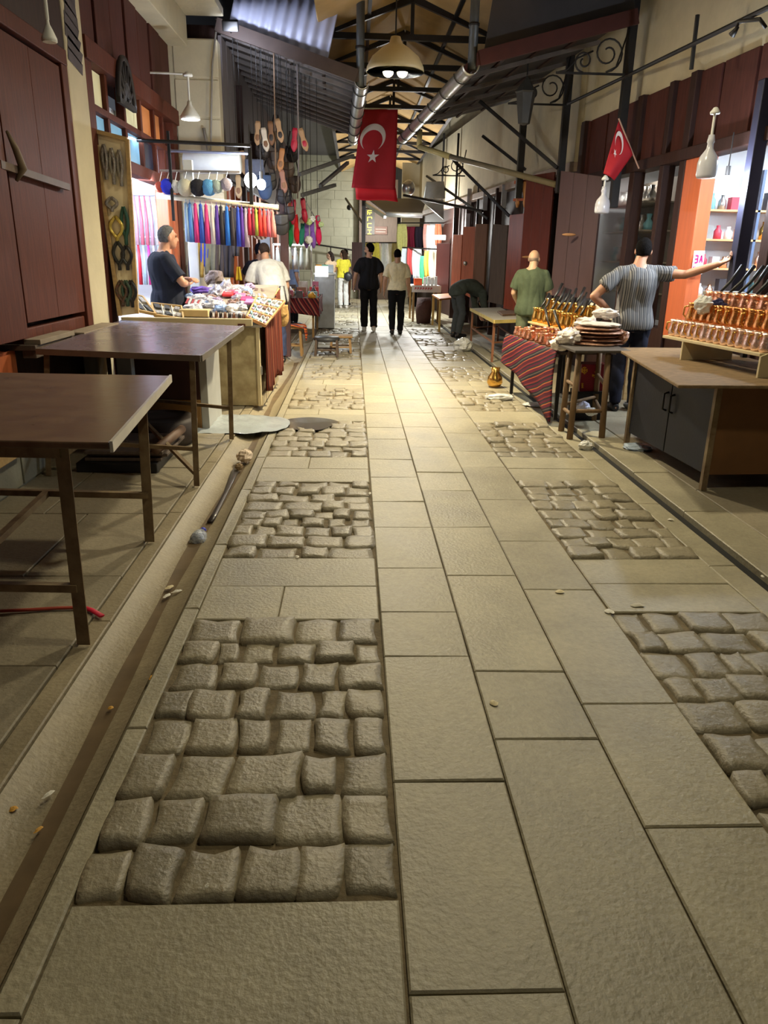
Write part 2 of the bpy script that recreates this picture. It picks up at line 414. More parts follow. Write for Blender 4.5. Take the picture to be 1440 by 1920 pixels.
# ================================================================== LEFT BUILDINGS
XL = -2.4
mb = MB()                                            # solid wall behind the shutters of the near shop
mb.box(-2.95, -2.75, -6, 7.3, 0, 4.6)
struct(mb, 'wall_left', wood_dark)
mb = MB(); mb.box(-2.95, XL + 0.02, -6, 7.12, 3.05, 4.7)   # wooden fascia above the shutters
struct(mb, 'wall_left', wood_dark)
mb = MB(); mb.box(-2.75, XL - 0.06, -6, 5.62, 0.0, 0.86)
for k in range(14): mb.box(XL - 0.06, XL - 0.045, 5.5 - 0.34 * k - 0.31, 5.5 - 0.34 * k, 0.02, 0.84)
struct(mb, 'wall_left', wood_or)
mb = MB(); mb.box(-2.75, XL - 0.1, 5.62, 7.12, 0.0, 0.86)
struct(mb, 'wall_left', wood_dark)
mb = MB(); mb.box(-2.75, XL + 0.12, 5.55, 7.1, 0.86, 0.90)
mb.box(XL + 0.0, XL + 0.1, 5.6, 7.05, 0.80, 0.86)
struct(mb, 'trim_2', wood_grey, bev=0.006)
# frame posts round the shutters
mb = MB(); mb.box(XL - 0.12, XL + 0.03, 6.98, 7.12, 0.86, 3.1); mb.box(XL - 0.12, XL + 0.03, 5.60, 5.68, 0.86, 3.05)
mb.box(XL - 0.12, XL + 0.04, 1, 7.1, 2.98, 3.10); mb.box(XL - 0.1, XL + 0.0, 5.68, 6.98, 0.9, 1.0)
struct(mb, 'trim_3', wood_red, bev=0.008)
# cream pillar
mb = MB(); mb.box(-2.95, XL + 0.03, 7.12, 7.60, 0, 4.6)
struct(mb, 'wall_left', plaster, bev=0.02)
# shop with the bead strings: posts, transom, upper boards
mb = MB()
mb.box(XL - 0.5, XL - 0.06, 7.6, 11.3, 3.28, 4.9)
for k in range(7): mb.box(XL - 0.08, XL - 0.03 + 0.012 * (k % 2), 7.66 + 0.52 * k, 7.66 + 0.52 * k + 0.47, 3.28, 4.9)
struct(mb, 'wall_left', M('dull_red_panel', S(76, 40, 34), 0.65, var=0.25, scale=4, stretch=(9, 9, .8), spec=.25), bev=0.008)
mb = MB()
for a, b in ((7.62, 7.80), (11.02, 11.26)): mb.box(XL - 0.14, XL + 0.02, a, b, 0, 3.3)
mb.box(XL - 0.12, XL + 0.05, 7.6, 11.3, 3.16, 3.34); mb.box(XL - 0.10, XL + 0.0, 7.8, 11.0, 2.78, 2.84)
mb.box(XL - 0.12, XL + 0.04, 7.8, 11.0, 2.34, 2.46)
for yy in (8.3, 8.9, 9.55, 10.15, 10.6): mb.box(XL - 0.1, XL - 0.01, yy - 0.035, yy + 0.035, 2.46, 3.2)
struct(mb, 'trim_4', wood_red, bev=0.006)
mb = MB()
for a, b in ((10.45, 10.62), (10.78, 10.95)): mb.box(XL - 0.14, XL + 0.02, a, b, 0.0, 2.4)
struct(mb, 'trim_5', wood_or, bev=0.01)
pane_cream = M('cream_frosted_pane', S(214, 210, 170), 0.5, var=0.08, emit=0.22)
pane_blue = M('blue_lit_pane', S(120, 170, 205), 0.3, var=0.12, emit=0.38)
pane_or = M('amber_pane', S(196, 124, 70), 0.4, var=0.12, emit=0.10)
n = 0
for (a, b), z0, z1, mm in (((7.82, 8.27), 2.85, 3.15, pane_cream), ((8.93, 9.52), 2.85, 3.15, pane_cream), ((9.58, 10.12), 2.85, 3.15, pane_or), ((10.18, 10.57), 2.85, 3.15, pane_or),
                          ((7.82, 8.27), 2.47, 2.77, pane_blue), ((8.33, 8.87), 2.47, 2.77, pane_blue), ((8.93, 9.52), 2.47, 2.77, pane_blue), ((9.58, 10.12), 2.47, 2.77, M('dark_pane', S(44, 50, 66), 0.2, var=0.1))):
    n += 1; struct(MB().box(XL - 0.07, XL - 0.055, a, b, z0, z1), 'window_%d' % n, mm)
mb = MB(); mb.box(-4.75, -4.65, 7.6, 11.3, 0, 2.9)
struct(mb, 'wall_left', M('white_shop_wall', S(226, 228, 232), 0.6, var=0.05))
mb = MB(); mb.box(-4.75, XL - 0.12, 11.2, 11.3, 0, 3.3); mb.box(-4.75, XL - 0.14, 7.6, 7.7, 0, 3.3)
struct(mb, 'wall_left', MATS['white_shop_wall'])
mb = MB(); mb.box(-4.75, XL - 0.12, 7.6, 11.3, 2.85, 2.95)
struct(mb, 'ceiling', MATS['white_shop_wall'])
mb = MB(); mb.box(-4.75, XL - 0.14, 7.6, 11.3, 0.0, 0.05)
struct(mb, 'floor', concrete)
# cream concrete eaves beam along the top of the near shops
mb = MB(); mb.hexa([(XL - 0.45, 1, 4.05), (XL + 0.12, 1, 4.05), (XL + 0.22, 11.3, 4.10), (XL - 0.45, 11.3, 4.10), (XL - 0.45, 1, 4.4), (XL + 0.12, 1, 4.4), (XL + 0.22, 11.3, 4.45), (XL - 0.45, 11.3, 4.45)])
mb.box(XL - 0.5, -1.7, 8.0, 11.3, 4.45, 4.55)
struct(mb, 'trim_6', plaster, bev=0.01)
# block pier that juts into the lane
mb = MB()
mb.box(-2.6, -1.80, 11.3, 11.55, 0, 4.2)
z = 0.0
for k in range(9):
    h = 4.2 / 9; off = 0.0 if k % 2 else -0.35
    mb.box(-2.38, -1.795, 11.285, 11.32, z + 0.012, z + h - 0.012); z += h
struct(mb, 'wall_left', plaster, bev=0.012)
# wall of the following shops: grey plank strip, dark doors, orange posts
XM = -1.78
mb = MB(); mb.box(-2.6, XM - 0.08, 11.5, 24, 0, 4.4)
struct(mb, 'wall_left', wood_dark)
mb = MB()
for k in range(3): mb.box(XM - 0.08, XM - 0.03, 11.75 + 0.42 * k, 11.75 + 0.42 * k + 0.39, 2.5, 4.35)
struct(mb, 'wall_left', M('weathered_plank', S(108, 98, 96), 0.7, var=0.15, scale=3, stretch=(9, 9, 0.8)), bev=0.006)
mb = MB()
for a, w, dz in ((11.6, 0.16, 2.5), (12.15, 0.12, 2.5), (12.75, 0.2, 2.5), (13.3, 0.14, 2.6), (13.9, 0.2, 2.6), (14.6, 0.25, 2.6), (15.3, 0.2, 2.6), (16.2, 0.3, 2.5), (17.2, 0.3, 2.5), (18.6, 0.4, 2.5)): mb.box(XM - 0.1, XM + 0.0, a, a + w, 0.05, dz)
struct(mb, 'trim_7', wood_or, bev=0.01)
mb = MB()
mb.box(XM - 0.1, XM + 0.05, 13.05, 13.2, 0, 4.0); mb.box(XM - 0.1, XM + 0.02, 15.0, 15.12, 0, 3.6); mb.box(XM - 0.1, XM + 0.03, 11.55, 20, 2.55, 2.68)
struct(mb, 'trim_8', wood_dark, bev=0.01)
# pale block building closing the left side far down the lane
mb = MB(); mb.box(-4.0, 0.18, 30.0, 30.3, 0, 5.5)
rr = random.Random(4)
for k in range(17):
    z = k * 0.32; x = -4.0 + (0.3 if k % 2 else 0)
    while x < 0.18:
        x2 = min(0.18, x + rr.uniform(0.5, 0.8)); mb.box(x + 0.006, x2 - 0.006, 29.985, 30.02, z + 0.006, z + 0.314); x = x2
struct(mb, 'wall_back', plaster_gr, bev=0.006)
mb = MB(); mb.box(0.2, 6.0, 36.0, 36.2, 0, 5.0)
struct(mb, 'wall_back', wood_grey)
mb = MB(); mb.box(-2.9, -2.6, 20, 30.0, 0, 5.5)
struct(mb, 'wall_left', plaster_gr)

# ================================================================== RIGHT BUILDINGS (plane leans in a little down the lane)
RK = 0.081
def RX(y): return 3.75 - RK * (y - 7.0)
def R2(px, py):                                       # point of the right-hand shop front seen at a pixel -> (Y, z)
    r = ray(px, py); t = (3.75 + RK * 7.0) / (r.x + RK * r.y); p = r * t + EYE; return p.y, p.z
def rbox(mb, y0, y1, d0, d1, z0, z1):                 # d is depth into the building
    return mb.hexa([(RX(y0) + d0, y0, z0), (RX(y0) + d1, y0, z0), (RX(y1) + d1, y1, z0), (RX(y1) + d0, y1, z0),
                    (RX(y0) + d0, y0, z1), (RX(y0) + d1, y0, z1), (RX(y1) + d1, y1, z1), (RX(y1) + d0, y1, z1)])
mb = MB(); rbox(mb, 1, 34, 0.05, 0.35, 3.45, 5.6)
struct(mb, 'wall_right', plaster)
mb = MB(); rbox(mb, -6, 5.4, 0.12, 0.3, 0, 3.45); rbox(mb, -6, 12.0, 0.02, 0.25, 0, 0.8); rbox(mb, 12.0, 34, 0.10, 0.3, 0, 3.45)
struct(mb, 'wall_right', wood_dark)
mb = MB()                                             # upper panels under the plaster
y = 5.5; k = 0
while y < 14.5:
    w = 0.62 if k % 3 else 0.5; rbox(mb, y, y + w - 0.05, 0.03, 0.10, 2.72, 3.45); y += w; k += 1
struct(mb, 'wall_right', M('dull_red_panel', S(76, 40, 34), 0.65, var=0.25, scale=4, stretch=(9, 9, .8), spec=.25), bev=0.008)
mb = MB(); rbox(mb, 5.4, 14.8, 0.08, 0.16, 2.6, 3.5)
struct(mb, 'wall_right', wood_dark)
mb = MB()
for a, w in ((5.4, 0.12), (6.98, 0.14), (8.75, 0.13), (9.25, 0.10), (10.02, 0.14), (11.9, 0.14), (13.1, 0.16), (14.5, 0.16)): rbox(mb, a, a + w, -0.025, 0.12, 0.0, 3.46)
rbox(mb, 5.4, 14.8, -0.05, 0.1, 2.60, 2.72)
struct(mb, 'trim_9', wood_dark, bev=0.008)
mb = MB(); rbox(mb, 8.36, 8.74, -0.02, 0.13, 0.75, 2.60)
struct(mb, 'trim_10', M('lit_orange_board', S(196, 100, 58), 0.45, var=0.1, scale=3, stretch=(9, 9, 0.8)), bev=0.006)
# right shop interior 
mb = MB(); mb.box(5.6, 5.7, 5.2, 12.0, 0, 3.0)
struct(mb, 'wall_right', MATS['white_shop_wall'])
mb = MB(); mb.hexa([(RX(8.8) + 0.14, 8.8, 0), (5.7, 8.8, 0), (5.7, 8.9, 0), (RX(8.9) + 0.14, 8.9, 0), (RX(8.8) + 0.14, 8.8, 3), (5.7, 8.8, 3), (5.7, 8.9, 3), (RX(8.9) + 0.14, 8.9, 3)])
mb.box(RX(11.9) + 0.1, 5.7, 11.9, 12.0, 0, 3); mb.box(RX(5.2) + 0.1, 5.7, 5.2, 5.3, 0, 3)
struct(mb, 'wall_right', MATS['white_shop_wall'])
mb = MB(); mb.box(3.9, 5.7, 5.2, 12.0, 2.9, 3.0)
struct(mb, 'ceiling', MATS['white_shop_wall'])
def winr(n, y0, y1, z0, z1): struct(rbox(MB(), y0, y1, 0.06, 0.068, z0, z1), 'window_%d' % n, glass)
winr(9, 5.52, 6.98, 0.82, 2.58); winr(10, 10.16, 11.9, 0.82, 2.58)
# dark-blue post between shop window and its doorway, handled by the man in the striped shirt
mb = MB(); mb.box(3.60, 3.72, 7.30, 7.42, 0.8, 3.1)
struct(mb, 'trim_11', M('dark_navy_paint', S(38, 38, 58), 0.5, var=0.15), bev=0.008)
# plaster wall and doors of the farther shops are added with the doors

# ================================================================== ROOF OVER THE LANE
mb = MB()
RZ, RE = 5.02, 4.50                                   # ridge and eaves heights
for x0, z0, x1, z1 in ((-0.5, RE, 0.80, RZ), (0.80, RZ, 2.1, RE)):
    mb.plate([(x0, 3.0, z0), (x1, 3.0, z1), (x1, 30, z1), (x0, 30, z0)], 0.05)
struct(mb, 'ceiling', roof_sheet)
mb = MB()
mb.box(-3.0, -0.48, -6, 30, 5.0, 5.1); mb.box(2.08, 5.7, -6, 36, 5.6, 5.7); mb.box(-0.5, 2.1, -6, 3.0, 5.1, 5.2)
mb.box(-0.54, -0.46, 11.6, 30, 4.45, 5.1); mb.box(2.06, 2.14, 3, 30, 4.45, 5.6)
struct(mb, 'ceiling', dark_sheet)
# ================================================================== TRUSSES, CANOPIES, GUTTERS
def truss(Y, lab):
    t = T('roof_truss', lab, 'roof truss', (0.8, Y, RE - 0.06), group='steel trusses under the roof')
    MB().beam((-0.46, Y, RE - 0.05), (2.06, Y, RE - 0.05), 0.06, 0.075).build('tie_beam', black_metal, t)
    for x0, x1 in ((-0.46, 0.8), (2.06, 0.8)): MB().beam((x0, Y, RE - 0.03), (x1, Y, RZ - 0.10), 0.06, 0.09).build('rafter', black_metal, t)
    MB().beam((0.8, Y, RE - 0.04), (0.8, Y, RZ - 0.1), 0.05, 0.05).build('king_post', black_metal, t)
    return t
for k in range(9):
    truss(12.0 + 1.7 * k, 'black steel roof truss, %s one beyond the hanging warm lamp' % ORD[k])
mb = MB()
for x in (0.2, 1.4): mb.beam((x, 8, RE + 0.22), (x, 29, RE + 0.22), 0.05, 0.05)
struct(mb, 'trim_12', black_metal)

# canopy on the left: gable edge beam, sloping sheet, many thin battens, eaves gutter
def canopy(name, lab, xa, za, xb, zb, y0, y1, shift, sheetm, beamm, nb, group=None):
    t = T(name, lab, 'canopy', ((xa + xb) / 2, y0, min(za, zb)))
    sh = lambda y: shift * (y - y0) / (y1 - y0)
    P = lambda f, y, dz=0: Vector((xa + (xb - xa) * f + sh(y), y, za + (zb - za) * f + dz))
    m = MB(); m.plate([P(0, y0, .07), P(1, y0, .07), P(1, y1, .07), P(0, y1, .07)] if xb > xa else [P(1, y0, .07), P(0, y0, .07), P(0, y1, .07), P(1, y1, .07)], 0.02)
    m.build('roof_sheet', sheetm, t)
    m = MB(); m.beam(P(0, y0), P(1, y0), 0.05, 0.16); m.build('gable_beam', beamm, t)
    m = MB(); m.beam(P(1, y0), P(1, y1), 0.05, 0.14); m.build('eaves_board', beamm, t)
    for k in range(1, nb):
        y = y0 + (y1 - y0) * k / nb
        MB().beam(P(0, y), P(1, y), 0.035, 0.05).build('batten', M('grey_batten', S(104, 96, 92), 0.6, var=0.2), t)
    for f in (0.25, 0.5, 0.75): MB().beam(P(f, y0, 0.04), P(f, y1, 0.04), 0.04, 0.04).build('purlin', wood_dark, t)
    return t
canopy('lane_canopy', 'dark sloping canopy with grey battens over the bead and slipper stalls', -1.80, 4.36, 0.03, 3.82, 11.3, 16.7, -0.12, wood_dark, M('brown_beam', S(66, 52, 46), 0.6, var=0.2), 12)
canopy('lane_canopy', 'dark canopy with red-brown edge board over the copper side of the lane', 3.30, 4.26, 1.47, 3.78, 10.0, 15.6, -0.46, M('dark_felt', S(46, 40, 40), 0.8, var=0.2), M('dark_red_board', S(74, 34, 30), 0.6, var=0.2, scale=3), 5)
def gutter(name, lab, a, b, r):
    a, b = Vector(a), Vector(b); t = (b - a).normalized(); s = t.cross(Vector((0, 0, 1))).normalized()
    g = T(name, lab, 'gutter', tuple(a))
    m = MB()
    def fn(u, v):
        an = PI * (1.0 + v); p = a.lerp(b, u)
        rr = r * (1 + 0.04 * (math.sin(u * 50) > 0.97))
        return p + s * (rr * math.cos(an)) + Vector((0, 0, rr * math.sin(an)))
    m.sheet(fn, 40, 12, 0.006); m.build('trough', zinc, g, smooth=True)
    for k in range(6):
        p = a.lerp(b, (k + 0.5) / 6); m = MB()
        m.tube([p + s * ((r + .01) * math.cos(PI * (1 + j / 10))) + Vector((0, 0, (r + .01) * math.sin(PI * (1 + j / 10)))) for j in range(11)], 0.008, 6); m.build('bracket', black_metal, g)
    return g
gutter('roof_gutter', 'short bright metal gutter beside the hanging red flag', (0.10, 11.25, 3.76), (-0.03, 16.7, 3.76), 0.10)
gutter('roof_gutter', 'long bright metal gutter along the red-brown canopy edge', (1.37, 9.95, 3.70), (0.92, 15.6, 3.68), 0.10)
def downpipe(lab, x, y, z0, z1, r=0.055):
    t = T('downpipe', lab, 'downpipe', (x, y, z0))
    MB().tube([(x, y, z0), (x, y, z1)], r, 14).build('pipe', M('grey_pipe', S(92, 96, 98), 0.45, 0.4, var=0.15), t, smooth=True)
    for z in (z0 + 0.45, z1 - 0.25): MB().tube([(x, y, z), (x, y, z + 0.03)], r + 0.01, 14).build('collar', black_metal, t, smooth=True)
downpipe('grey vertical pipe ending in the short gutter beside the flag', 0.075, 11.36, 3.70, 5.0)
downpipe('grey vertical pipe ending in the long gutter of the red-brown canopy', 1.40, 10.1, 3.68, 5.0)
t = T('drain_pipe', 'cream elbow pipe turning from the gutter end towards the doors', 'drain pipe', (1.0, 15.5, 2.9))
p0, p1 = onY(787, 243, 15.4), onY(786, 275, 15.4); p2 = onY(845, 294, 14.6); p3 = onY(1042, 346, 12.3)
MB().tube([p0, p1], 0.05, 10).build('elbow', M('yellowed_pipe', S(214, 200, 140), 0.5, var=0.08), t, smooth=True)
MB().tube([p1, p2], 0.05, 10).build('upper_pipe', MATS['yellowed_pipe'], t, smooth=True)
MB().tube([p2, p3], 0.045, 10).build('lower_pipe', M('tan_pipe', S(150, 138, 108), 0.55, var=0.12), t, smooth=True)
# sheets that close the ends of the canopies
mb = MB(); P = [onY(x, y, 11.42) for x, y in ((428, 52), (612, 121), (640, -8), (440, -8))]
def corr(u, v):
    a = P[0].lerp(P[1], u); b = P[3].lerp(P[2], u); p = a.lerp(b, v); return p + Vector((0, 0.012 * math.sin(u * 60), 0))
mb.sheet(corr, 90, 2, 0.01); tag(mb.build('metal_sheet', M('pale_blue_sheet', S(176, 178, 200), 0.5, 0.1, var=0.06, scale=2), smooth=True), 'pale bluish upright sheet lit from below above the canopy', 'metal sheet')
mb = MB(); P = [onY(x, y, 10.12) for x, y in ((905, 112), (1190, 38), (1190, -8), (925, -8))]
mb.plate(P, 0.02); tag(mb.build('metal_sheet', dark_sheet), 'dark grey upright sheet above the red-brown canopy edge', 'metal sheet')
# small flood lamp that lights the pale sheet
c = onY(432, 48, 10.9)
t = T('flood_lamp', 'small flood lamp glowing under the pale bluish sheet', 'lamp', tuple(c))
MB().cbox(c, (0.2, 0.07, 0.12), Matrix.Rotation(0.5, 3, 'X')).build('housing', black_metal, t, bev=0.01)
MB().tube([c + Vector((0, .03, .03)), c + Vector((-.05, .35, .02)), c + Vector((-.05, .62, -.02))], .012, 6).build('bracket', black_metal, t)
MB().cbox(c + Vector((0, 0.045, 0.02)), (0.17, 0.015, 0.09), Matrix.Rotation(0.5, 3, 'X')).build('lens', M('blue_white_glow', (0.72, 0.8, 1), emit=6), t)

# right-hand steel post and scroll brackets
def scroll_bracket(lab, x, y, z, s=1.0):
    t = T('scroll_bracket', lab, 'bracket', (x, y, z), group='wrought iron scroll brackets')
    m = MB(); m.beam((x, y, z), (x - 0.85 * s, y, z), 0.02, 0.025); m.build('rail', black_metal, t)
    def spiral(cx, cz, r, turns, a0, flip=1):
        return [Vector((cx + flip * r * (1 - 0.75 * k / 26) * math.cos(a0 + turns * 2 * PI * k / 26), y, cz + r * (1 - 0.75 * k / 26) * math.sin(a0 + turns * 2 * PI * k / 26))) for k in range(27)]
    m = MB(); m.tube(spiral(x - 0.24 * s, z + 0.22 * s, 0.2 * s, 1.6, -PI / 2), 0.011, 6); m.build('scroll', black_metal, t, smooth=True)
    m = MB(); m.tube(spiral(x - 0.52 * s, z + 0.13 * s, 0.12 * s, 1.4, -PI / 2, -1), 0.011, 6); m.build('scroll', black_metal, t, smooth=True)
    m = MB(); m.tube([(x - 0.85 * s, y, z), (x - 0.72 * s, y, z + 0.03), (x - 0.6 * s, y, z + 0.16 * s), (x - 0.42 * s, y, z + 0.24 * s)], 0.011, 6); m.build('strut', black_metal, t, smooth=True)
    m = MB(); m.tube([(x, y, z + 0.62 * s), (x - 0.03, y, z + 0.4 * s), (x - 0.12 * s, y, z + 0.08 * s), (x - 0.24 * s, y, z + 0.02)], 0.011, 6); m.build('strut', black_metal, t, smooth=True)
a = onY(1172, 140, 10.2); scroll_bracket('large iron scroll bracket under the near red-brown canopy edge', a.x, 10.2, a.z)
a = onY(1062, 197, 12.0); scroll_bracket('smaller iron scroll bracket beyond the near one, by the second post', a.x, 12.0, a.z)
a = onY(872, 330, 17.0); scroll_bracket('farthest iron scroll bracket, above the row of doors', a.x, 17.0, a.z, 0.8)
for px, y, z0, lab in ((1172, 10.25, 2.2, 'black square post carrying the near iron scroll bracket'), (1064, 12.05, 2.5, 'black square post carrying the smaller scroll bracket'), (985, 13.2, 2.5, 'black square post behind the crossing struts')):
    q = onY(px, 180, y); m = MB(); m.box(q.x - 0.05, q.x + 0.05, y - 0.05, y + 0.05, z0, q.z + (1.6 if y < 11 else .9)); m.build('steel_post', black_metal, label=lab, cat='post', bev=0.006)
def strut(lab, a, b, r=0.022):
    MB().beam(a, b, r * 2, r * 2).build('steel_strut', black_metal, label=lab, cat='strut', group='steel struts of the canopies')
strut('upper slanting black strut in front of the plaster wall', onY(900, 190, 13.0), onY(1045, 315, 11.9))
strut('middle slanting black strut ending at a bent foot', onY(905, 255, 14.6), onY(985, 318, 14.0))
strut('lower slanting black strut crossing before the dark doors', onY(850, 300, 16.5), onY(955, 405, 15.2))
strut('far slanting black strut above the row of dark doors', onY(800, 330, 20), onY(915, 410, 17))
# long black rail along the top of the near copper shop
t = T('wall_rail', 'long black rail running along the plaster above the copper shop', 'rail', tuple(onY(1440, 20, 6.9)))
MB().tube([onY(1445, 12, 6.6), onY(1180, 140, 10.1), onY(1065, 195, 11.9)], 0.022, 8).build('bar', black_metal, t)
MB().tube([onY(1308, 28, 8.2), onY(1296, 130, 8.2)], 0.022, 8).build('upright', black_metal, t)
t = T('wall_spotlight', 'grey bent wall fitting on the plaster above the copper shop', 'lamp', tuple(onY(1400, 45, 7.0)))
MB().tube([onY(1378, 62, 7.05), onY(1385, 40, 7.0), onY(1425, 36, 6.8), onY(1436, 52, 6.8)], 0.016, 8).build('arm', black_metal, t, smooth=True)
MB().tube([onY(1372, 66, 7.05), onY(1384, 50, 7.0)], [0.03, 0.012], 10).build('horn', black_metal, t, smooth=True)
# lantern hanging from the canopy
t = T('hanging_lantern', 'dark iron street lantern hanging under the red-brown canopy', 'lantern', tuple(onY(982, 235, 11.2)))
c = onY(982, 235, 11.2)
MB().lathe([(0.03, 0), (0.08, 0.02), (0.13, 0.38), (0.15, 0.40), (0.10, 0.46), (0.03, 0.56), (0.0, 0.6)], c, 6).build('body', M('lantern_iron', S(66, 66, 66), 0.5, 0.3), t)
MB().tube([c + Vector((0, 0, 0.6)), c + Vector((0, 0, 1.0))], 0.01, 6).build('chain', black_metal, t)

# ================================================================== LAMPS
bulb_warm = M('warm_bulb_glow', (1.0, 0.86, 0.55), emit=30)
bulb_cool = M('cool_bulb_glow', (0.82, 0.9, 1.0), emit=25)
def pendant(lab, x, y, z):
    t = T('pendant_lamp', lab, 'lamp', (x, y, z))
    MB().lathe([(0.31, 0.0), (0.30, 0.05), (0.25, 0.14), (0.15, 0.22), (0.07, 0.27), (0.05, 0.33), (0.045, 0.33), (0.06, 0.26), (0.14, 0.21), (0.24, 0.13), (0.292, 0.045), (0.30, 0.0), (0.31, 0.0)], (x, y, z), 32).build('lamp_shade', M('enamel_shade', S(222, 206, 160), 0.35, var=0.05), t, smooth=True)
    for dx in (-0.075, 0.075):
        b = MB().ell((x + dx, y - 0.02, z + 0.0), (0.055, 0.05, 0.05), n=14, m=8).build('bulb', bulb_warm, t, smooth=True)
        MB().tube([(x + dx, y - 0.02, z + 0.03), (x + dx * 0.6, y, z + 0.2)], 0.02, 8).build('socket', white_paint, b, local=False)
    MB().tube([(x, y, z + 0.3), (x, y, z + 1.5)], 0.008, 6).build('cord', black_metal, t)
    return t
pendant('domed street lamp with two warm glowing bulbs over the lane', 0.43, 9.0, 3.40)
pendant('domed street lamp hanging above the near part of the lane', 0.95, 2.6, 3.86)
pendant('added unseen domed lamp above the gap between the near tables and the copper counter', 1.25, 5.9, 4.36)  # unseen fixture added to go with the mid-lane fill
pendant('added domed lamp far down the lane, hidden behind the large flag', 0.45, 20.5, 3.5)  # shade added to keep the far light off the roof
def hang_lamp(lab, c, r, h, glow, cord, mat, flare=True):
    t = T('hanging_lamp', lab, 'lamp', tuple(c))
    z = Vector((0, 0, 1))
    if flare:
        MB().lathe([(r, 0), (r * 0.98, h * 0.12), (r * 0.55, h * 0.42), (r * 0.25, h * 0.6), (r * 0.2, h * 0.75), (0.01, h * 0.78)], c, 20).build('lamp_shade', mat, t, smooth=True)
        MB().lathe([(r * 0.9, -0.004), (r * 0.9, 0.01)], c, 20).build('diffuser', M('white_diffuser_on', (1, 1, 0.97), emit=glow) if glow else white_paint, t)
    else:
        MB().lathe([(r * 0.9, 0), (r, h * 0.06), (r, h * 0.35), (r * 0.85, h * 0.5), (r * 0.35, h * 0.68), (r * 0.3, h * 0.8), (r * 0.38, h * 0.84), (r * 0.28, h), (0.0, h)], c, 20).build('bulb', mat, t, smooth=True)
    MB().lathe([(r * 0.45, 0), (r * 0.5, 0.015), (r * 0.2, 0.05), (0.0, 0.055)], c + z * cord, 12).build('ceiling_rose', white_paint, t, smooth=True)
    MB().tube([c + z * h * 0.75, c + z * cord], 0.012, 8).build('stem', white_paint, t)
c = onY(357, 224, 10.2); hang_lamp('white cone lamp, switched on, before the cream block pier', c, 0.12, 0.26, 5.0, 0.46, white_paint)
c = onY(93, 78, 5.2); hang_lamp('small white lamp hanging unlit above the closed shutters', c, 0.045, 0.15, 0, 0.32, white_paint)
MB().tube([onY(277, 136, 10.2), onY(360, 139, 10.2)], 0.012, 6).build('lamp_arm', white_paint, label='thin horizontal arm above the white cone lamp', cat='lamp arm')
milk = M('unlit_bulb_glass', S(190, 190, 196), 0.25, var=0.05, emit=0.08)  # faint emission added to the glass, though these bulbs are off
c = onY(1323, 334, 7.0); hang_lamp('big unlit white bulb before the copper shop window', c, 0.085, 0.34, 0, 0.5, milk, False)
c = onY(1128, 400, 9.4); hang_lamp('smaller unlit white bulb hanging below the little flag', c, 0.085, 0.29, 0, 0.36, milk, False)
def bare_bulb(lab, c, r, up):
    t = T('light_bulb', lab, 'lamp', tuple(c))
    MB().ell(c, (r, r, r * 1.15), n=16, m=10).build('glass', bulb_cool, t, smooth=True)
    MB().tube([c + Vector((0, 0, r)), c + Vector((0, 0, r + 0.09))], 0.022, 10).build('socket', black_metal, t)
    MB().tube([c + Vector((0, 0, r + 0.08)), c + Vector((0, 0, up))], 0.006, 6).build('cord', black_metal, t)
bare_bulb('glaring bare bulb over the rail of coloured tassels', onY(470, 338, 9.75), 0.075, 0.6)
bare_bulb('second bare bulb glaring beside the one over the tassel rail', onY(490, 346, 9.9), 0.055, 0.6)
bare_bulb('glaring bare bulb in the doorway of the copper shop', onY(1361, 347, 7.55), 0.075, 0.45)

# ================================================================== FLAGS
red = M('flag_red', S(178, 22, 38), 0.7, var=0.08, scale=3)
flag_white = M('flag_white', S(232, 222, 222), 0.7, var=0.04)
def crescent(mb, c, ux, uz, r, n, nrm, th=0.004):
    """crescent as a filled outline: outer arc and inner arc (centre shifted), opening along +ux"""
    out = []; d = 0.25 * r; ri = 0.80 * r
    # intersection angle of circles of radius r at 0 and ri at d
    ca = (r * r + d * d - ri * ri) / (2 * d * r); a0 = math.acos(ca); pt = (r * ca, r * math.sin(a0)); b0 = math.atan2(pt[1], pt[0] - d)
    O = [(r * math.cos(a0 + (2 * PI - 2 * a0) * k / n), r * math.sin(a0 + (2 * PI - 2 * a0) * k / n)) for k in range(n + 1)]
    I = [(d + ri * math.cos(b0 + (2 * PI - 2 * b0) * k / n), ri * math.sin(b0 + (2 * PI - 2 * b0) * k / n)) for k in range(n + 1)]
    V = [c + ux * x + uz * z + nrm * th for x, z in O] + [c + ux * x + uz * z + nrm * th for x, z in I]
    mb.add(V, [(k, k + 1, n + 2 + k, n + 1 + k) for k in range(n)])
def star(mb, c, ux, uz, r, nrm, rot=0.0, th=0.004):
    V = [c + nrm * th] + [c + nrm * th + ux * ((r if k % 2 == 0 else r * 0.382) * math.cos(rot + PI * k / 5)) + uz * ((r if k % 2 == 0 else r * 0.382) * math.sin(rot + PI * k / 5)) for k in range(10)]
    mb.add(V, [(0, 1 + k, 1 + (k + 1) % 10) for k in range(10)])
FY = 16.0
fl = T('hanging_flag', 'large red flag with white crescent and star hung over the lane', 'flag', tuple(onY(705, 380, FY)))
tl, tr, bl, br = onY(680, 205, FY), onY(746, 205, FY), onY(659, 352, FY), onY(741, 356, FY)
mb = MB(); mb.sheet(lambda u, v: tl.lerp(tr, u).lerp(bl.lerp(br, u), v) + Vector((0, 0.012 * math.sin(u * 9 + v * 3), 0)), 14, 20, 0.004); mb.build('cloth', red, fl, smooth=True)
ux = (tr - tl).normalized(); uz = (tl - bl).normalized(); nr = Vector((0, -1, 0))
mb = MB(); crescent(mb, onY(699, 258, FY - 0.03), -uz, ux, 0.245, 40, nr); mb.build('crescent', flag_white, fl)
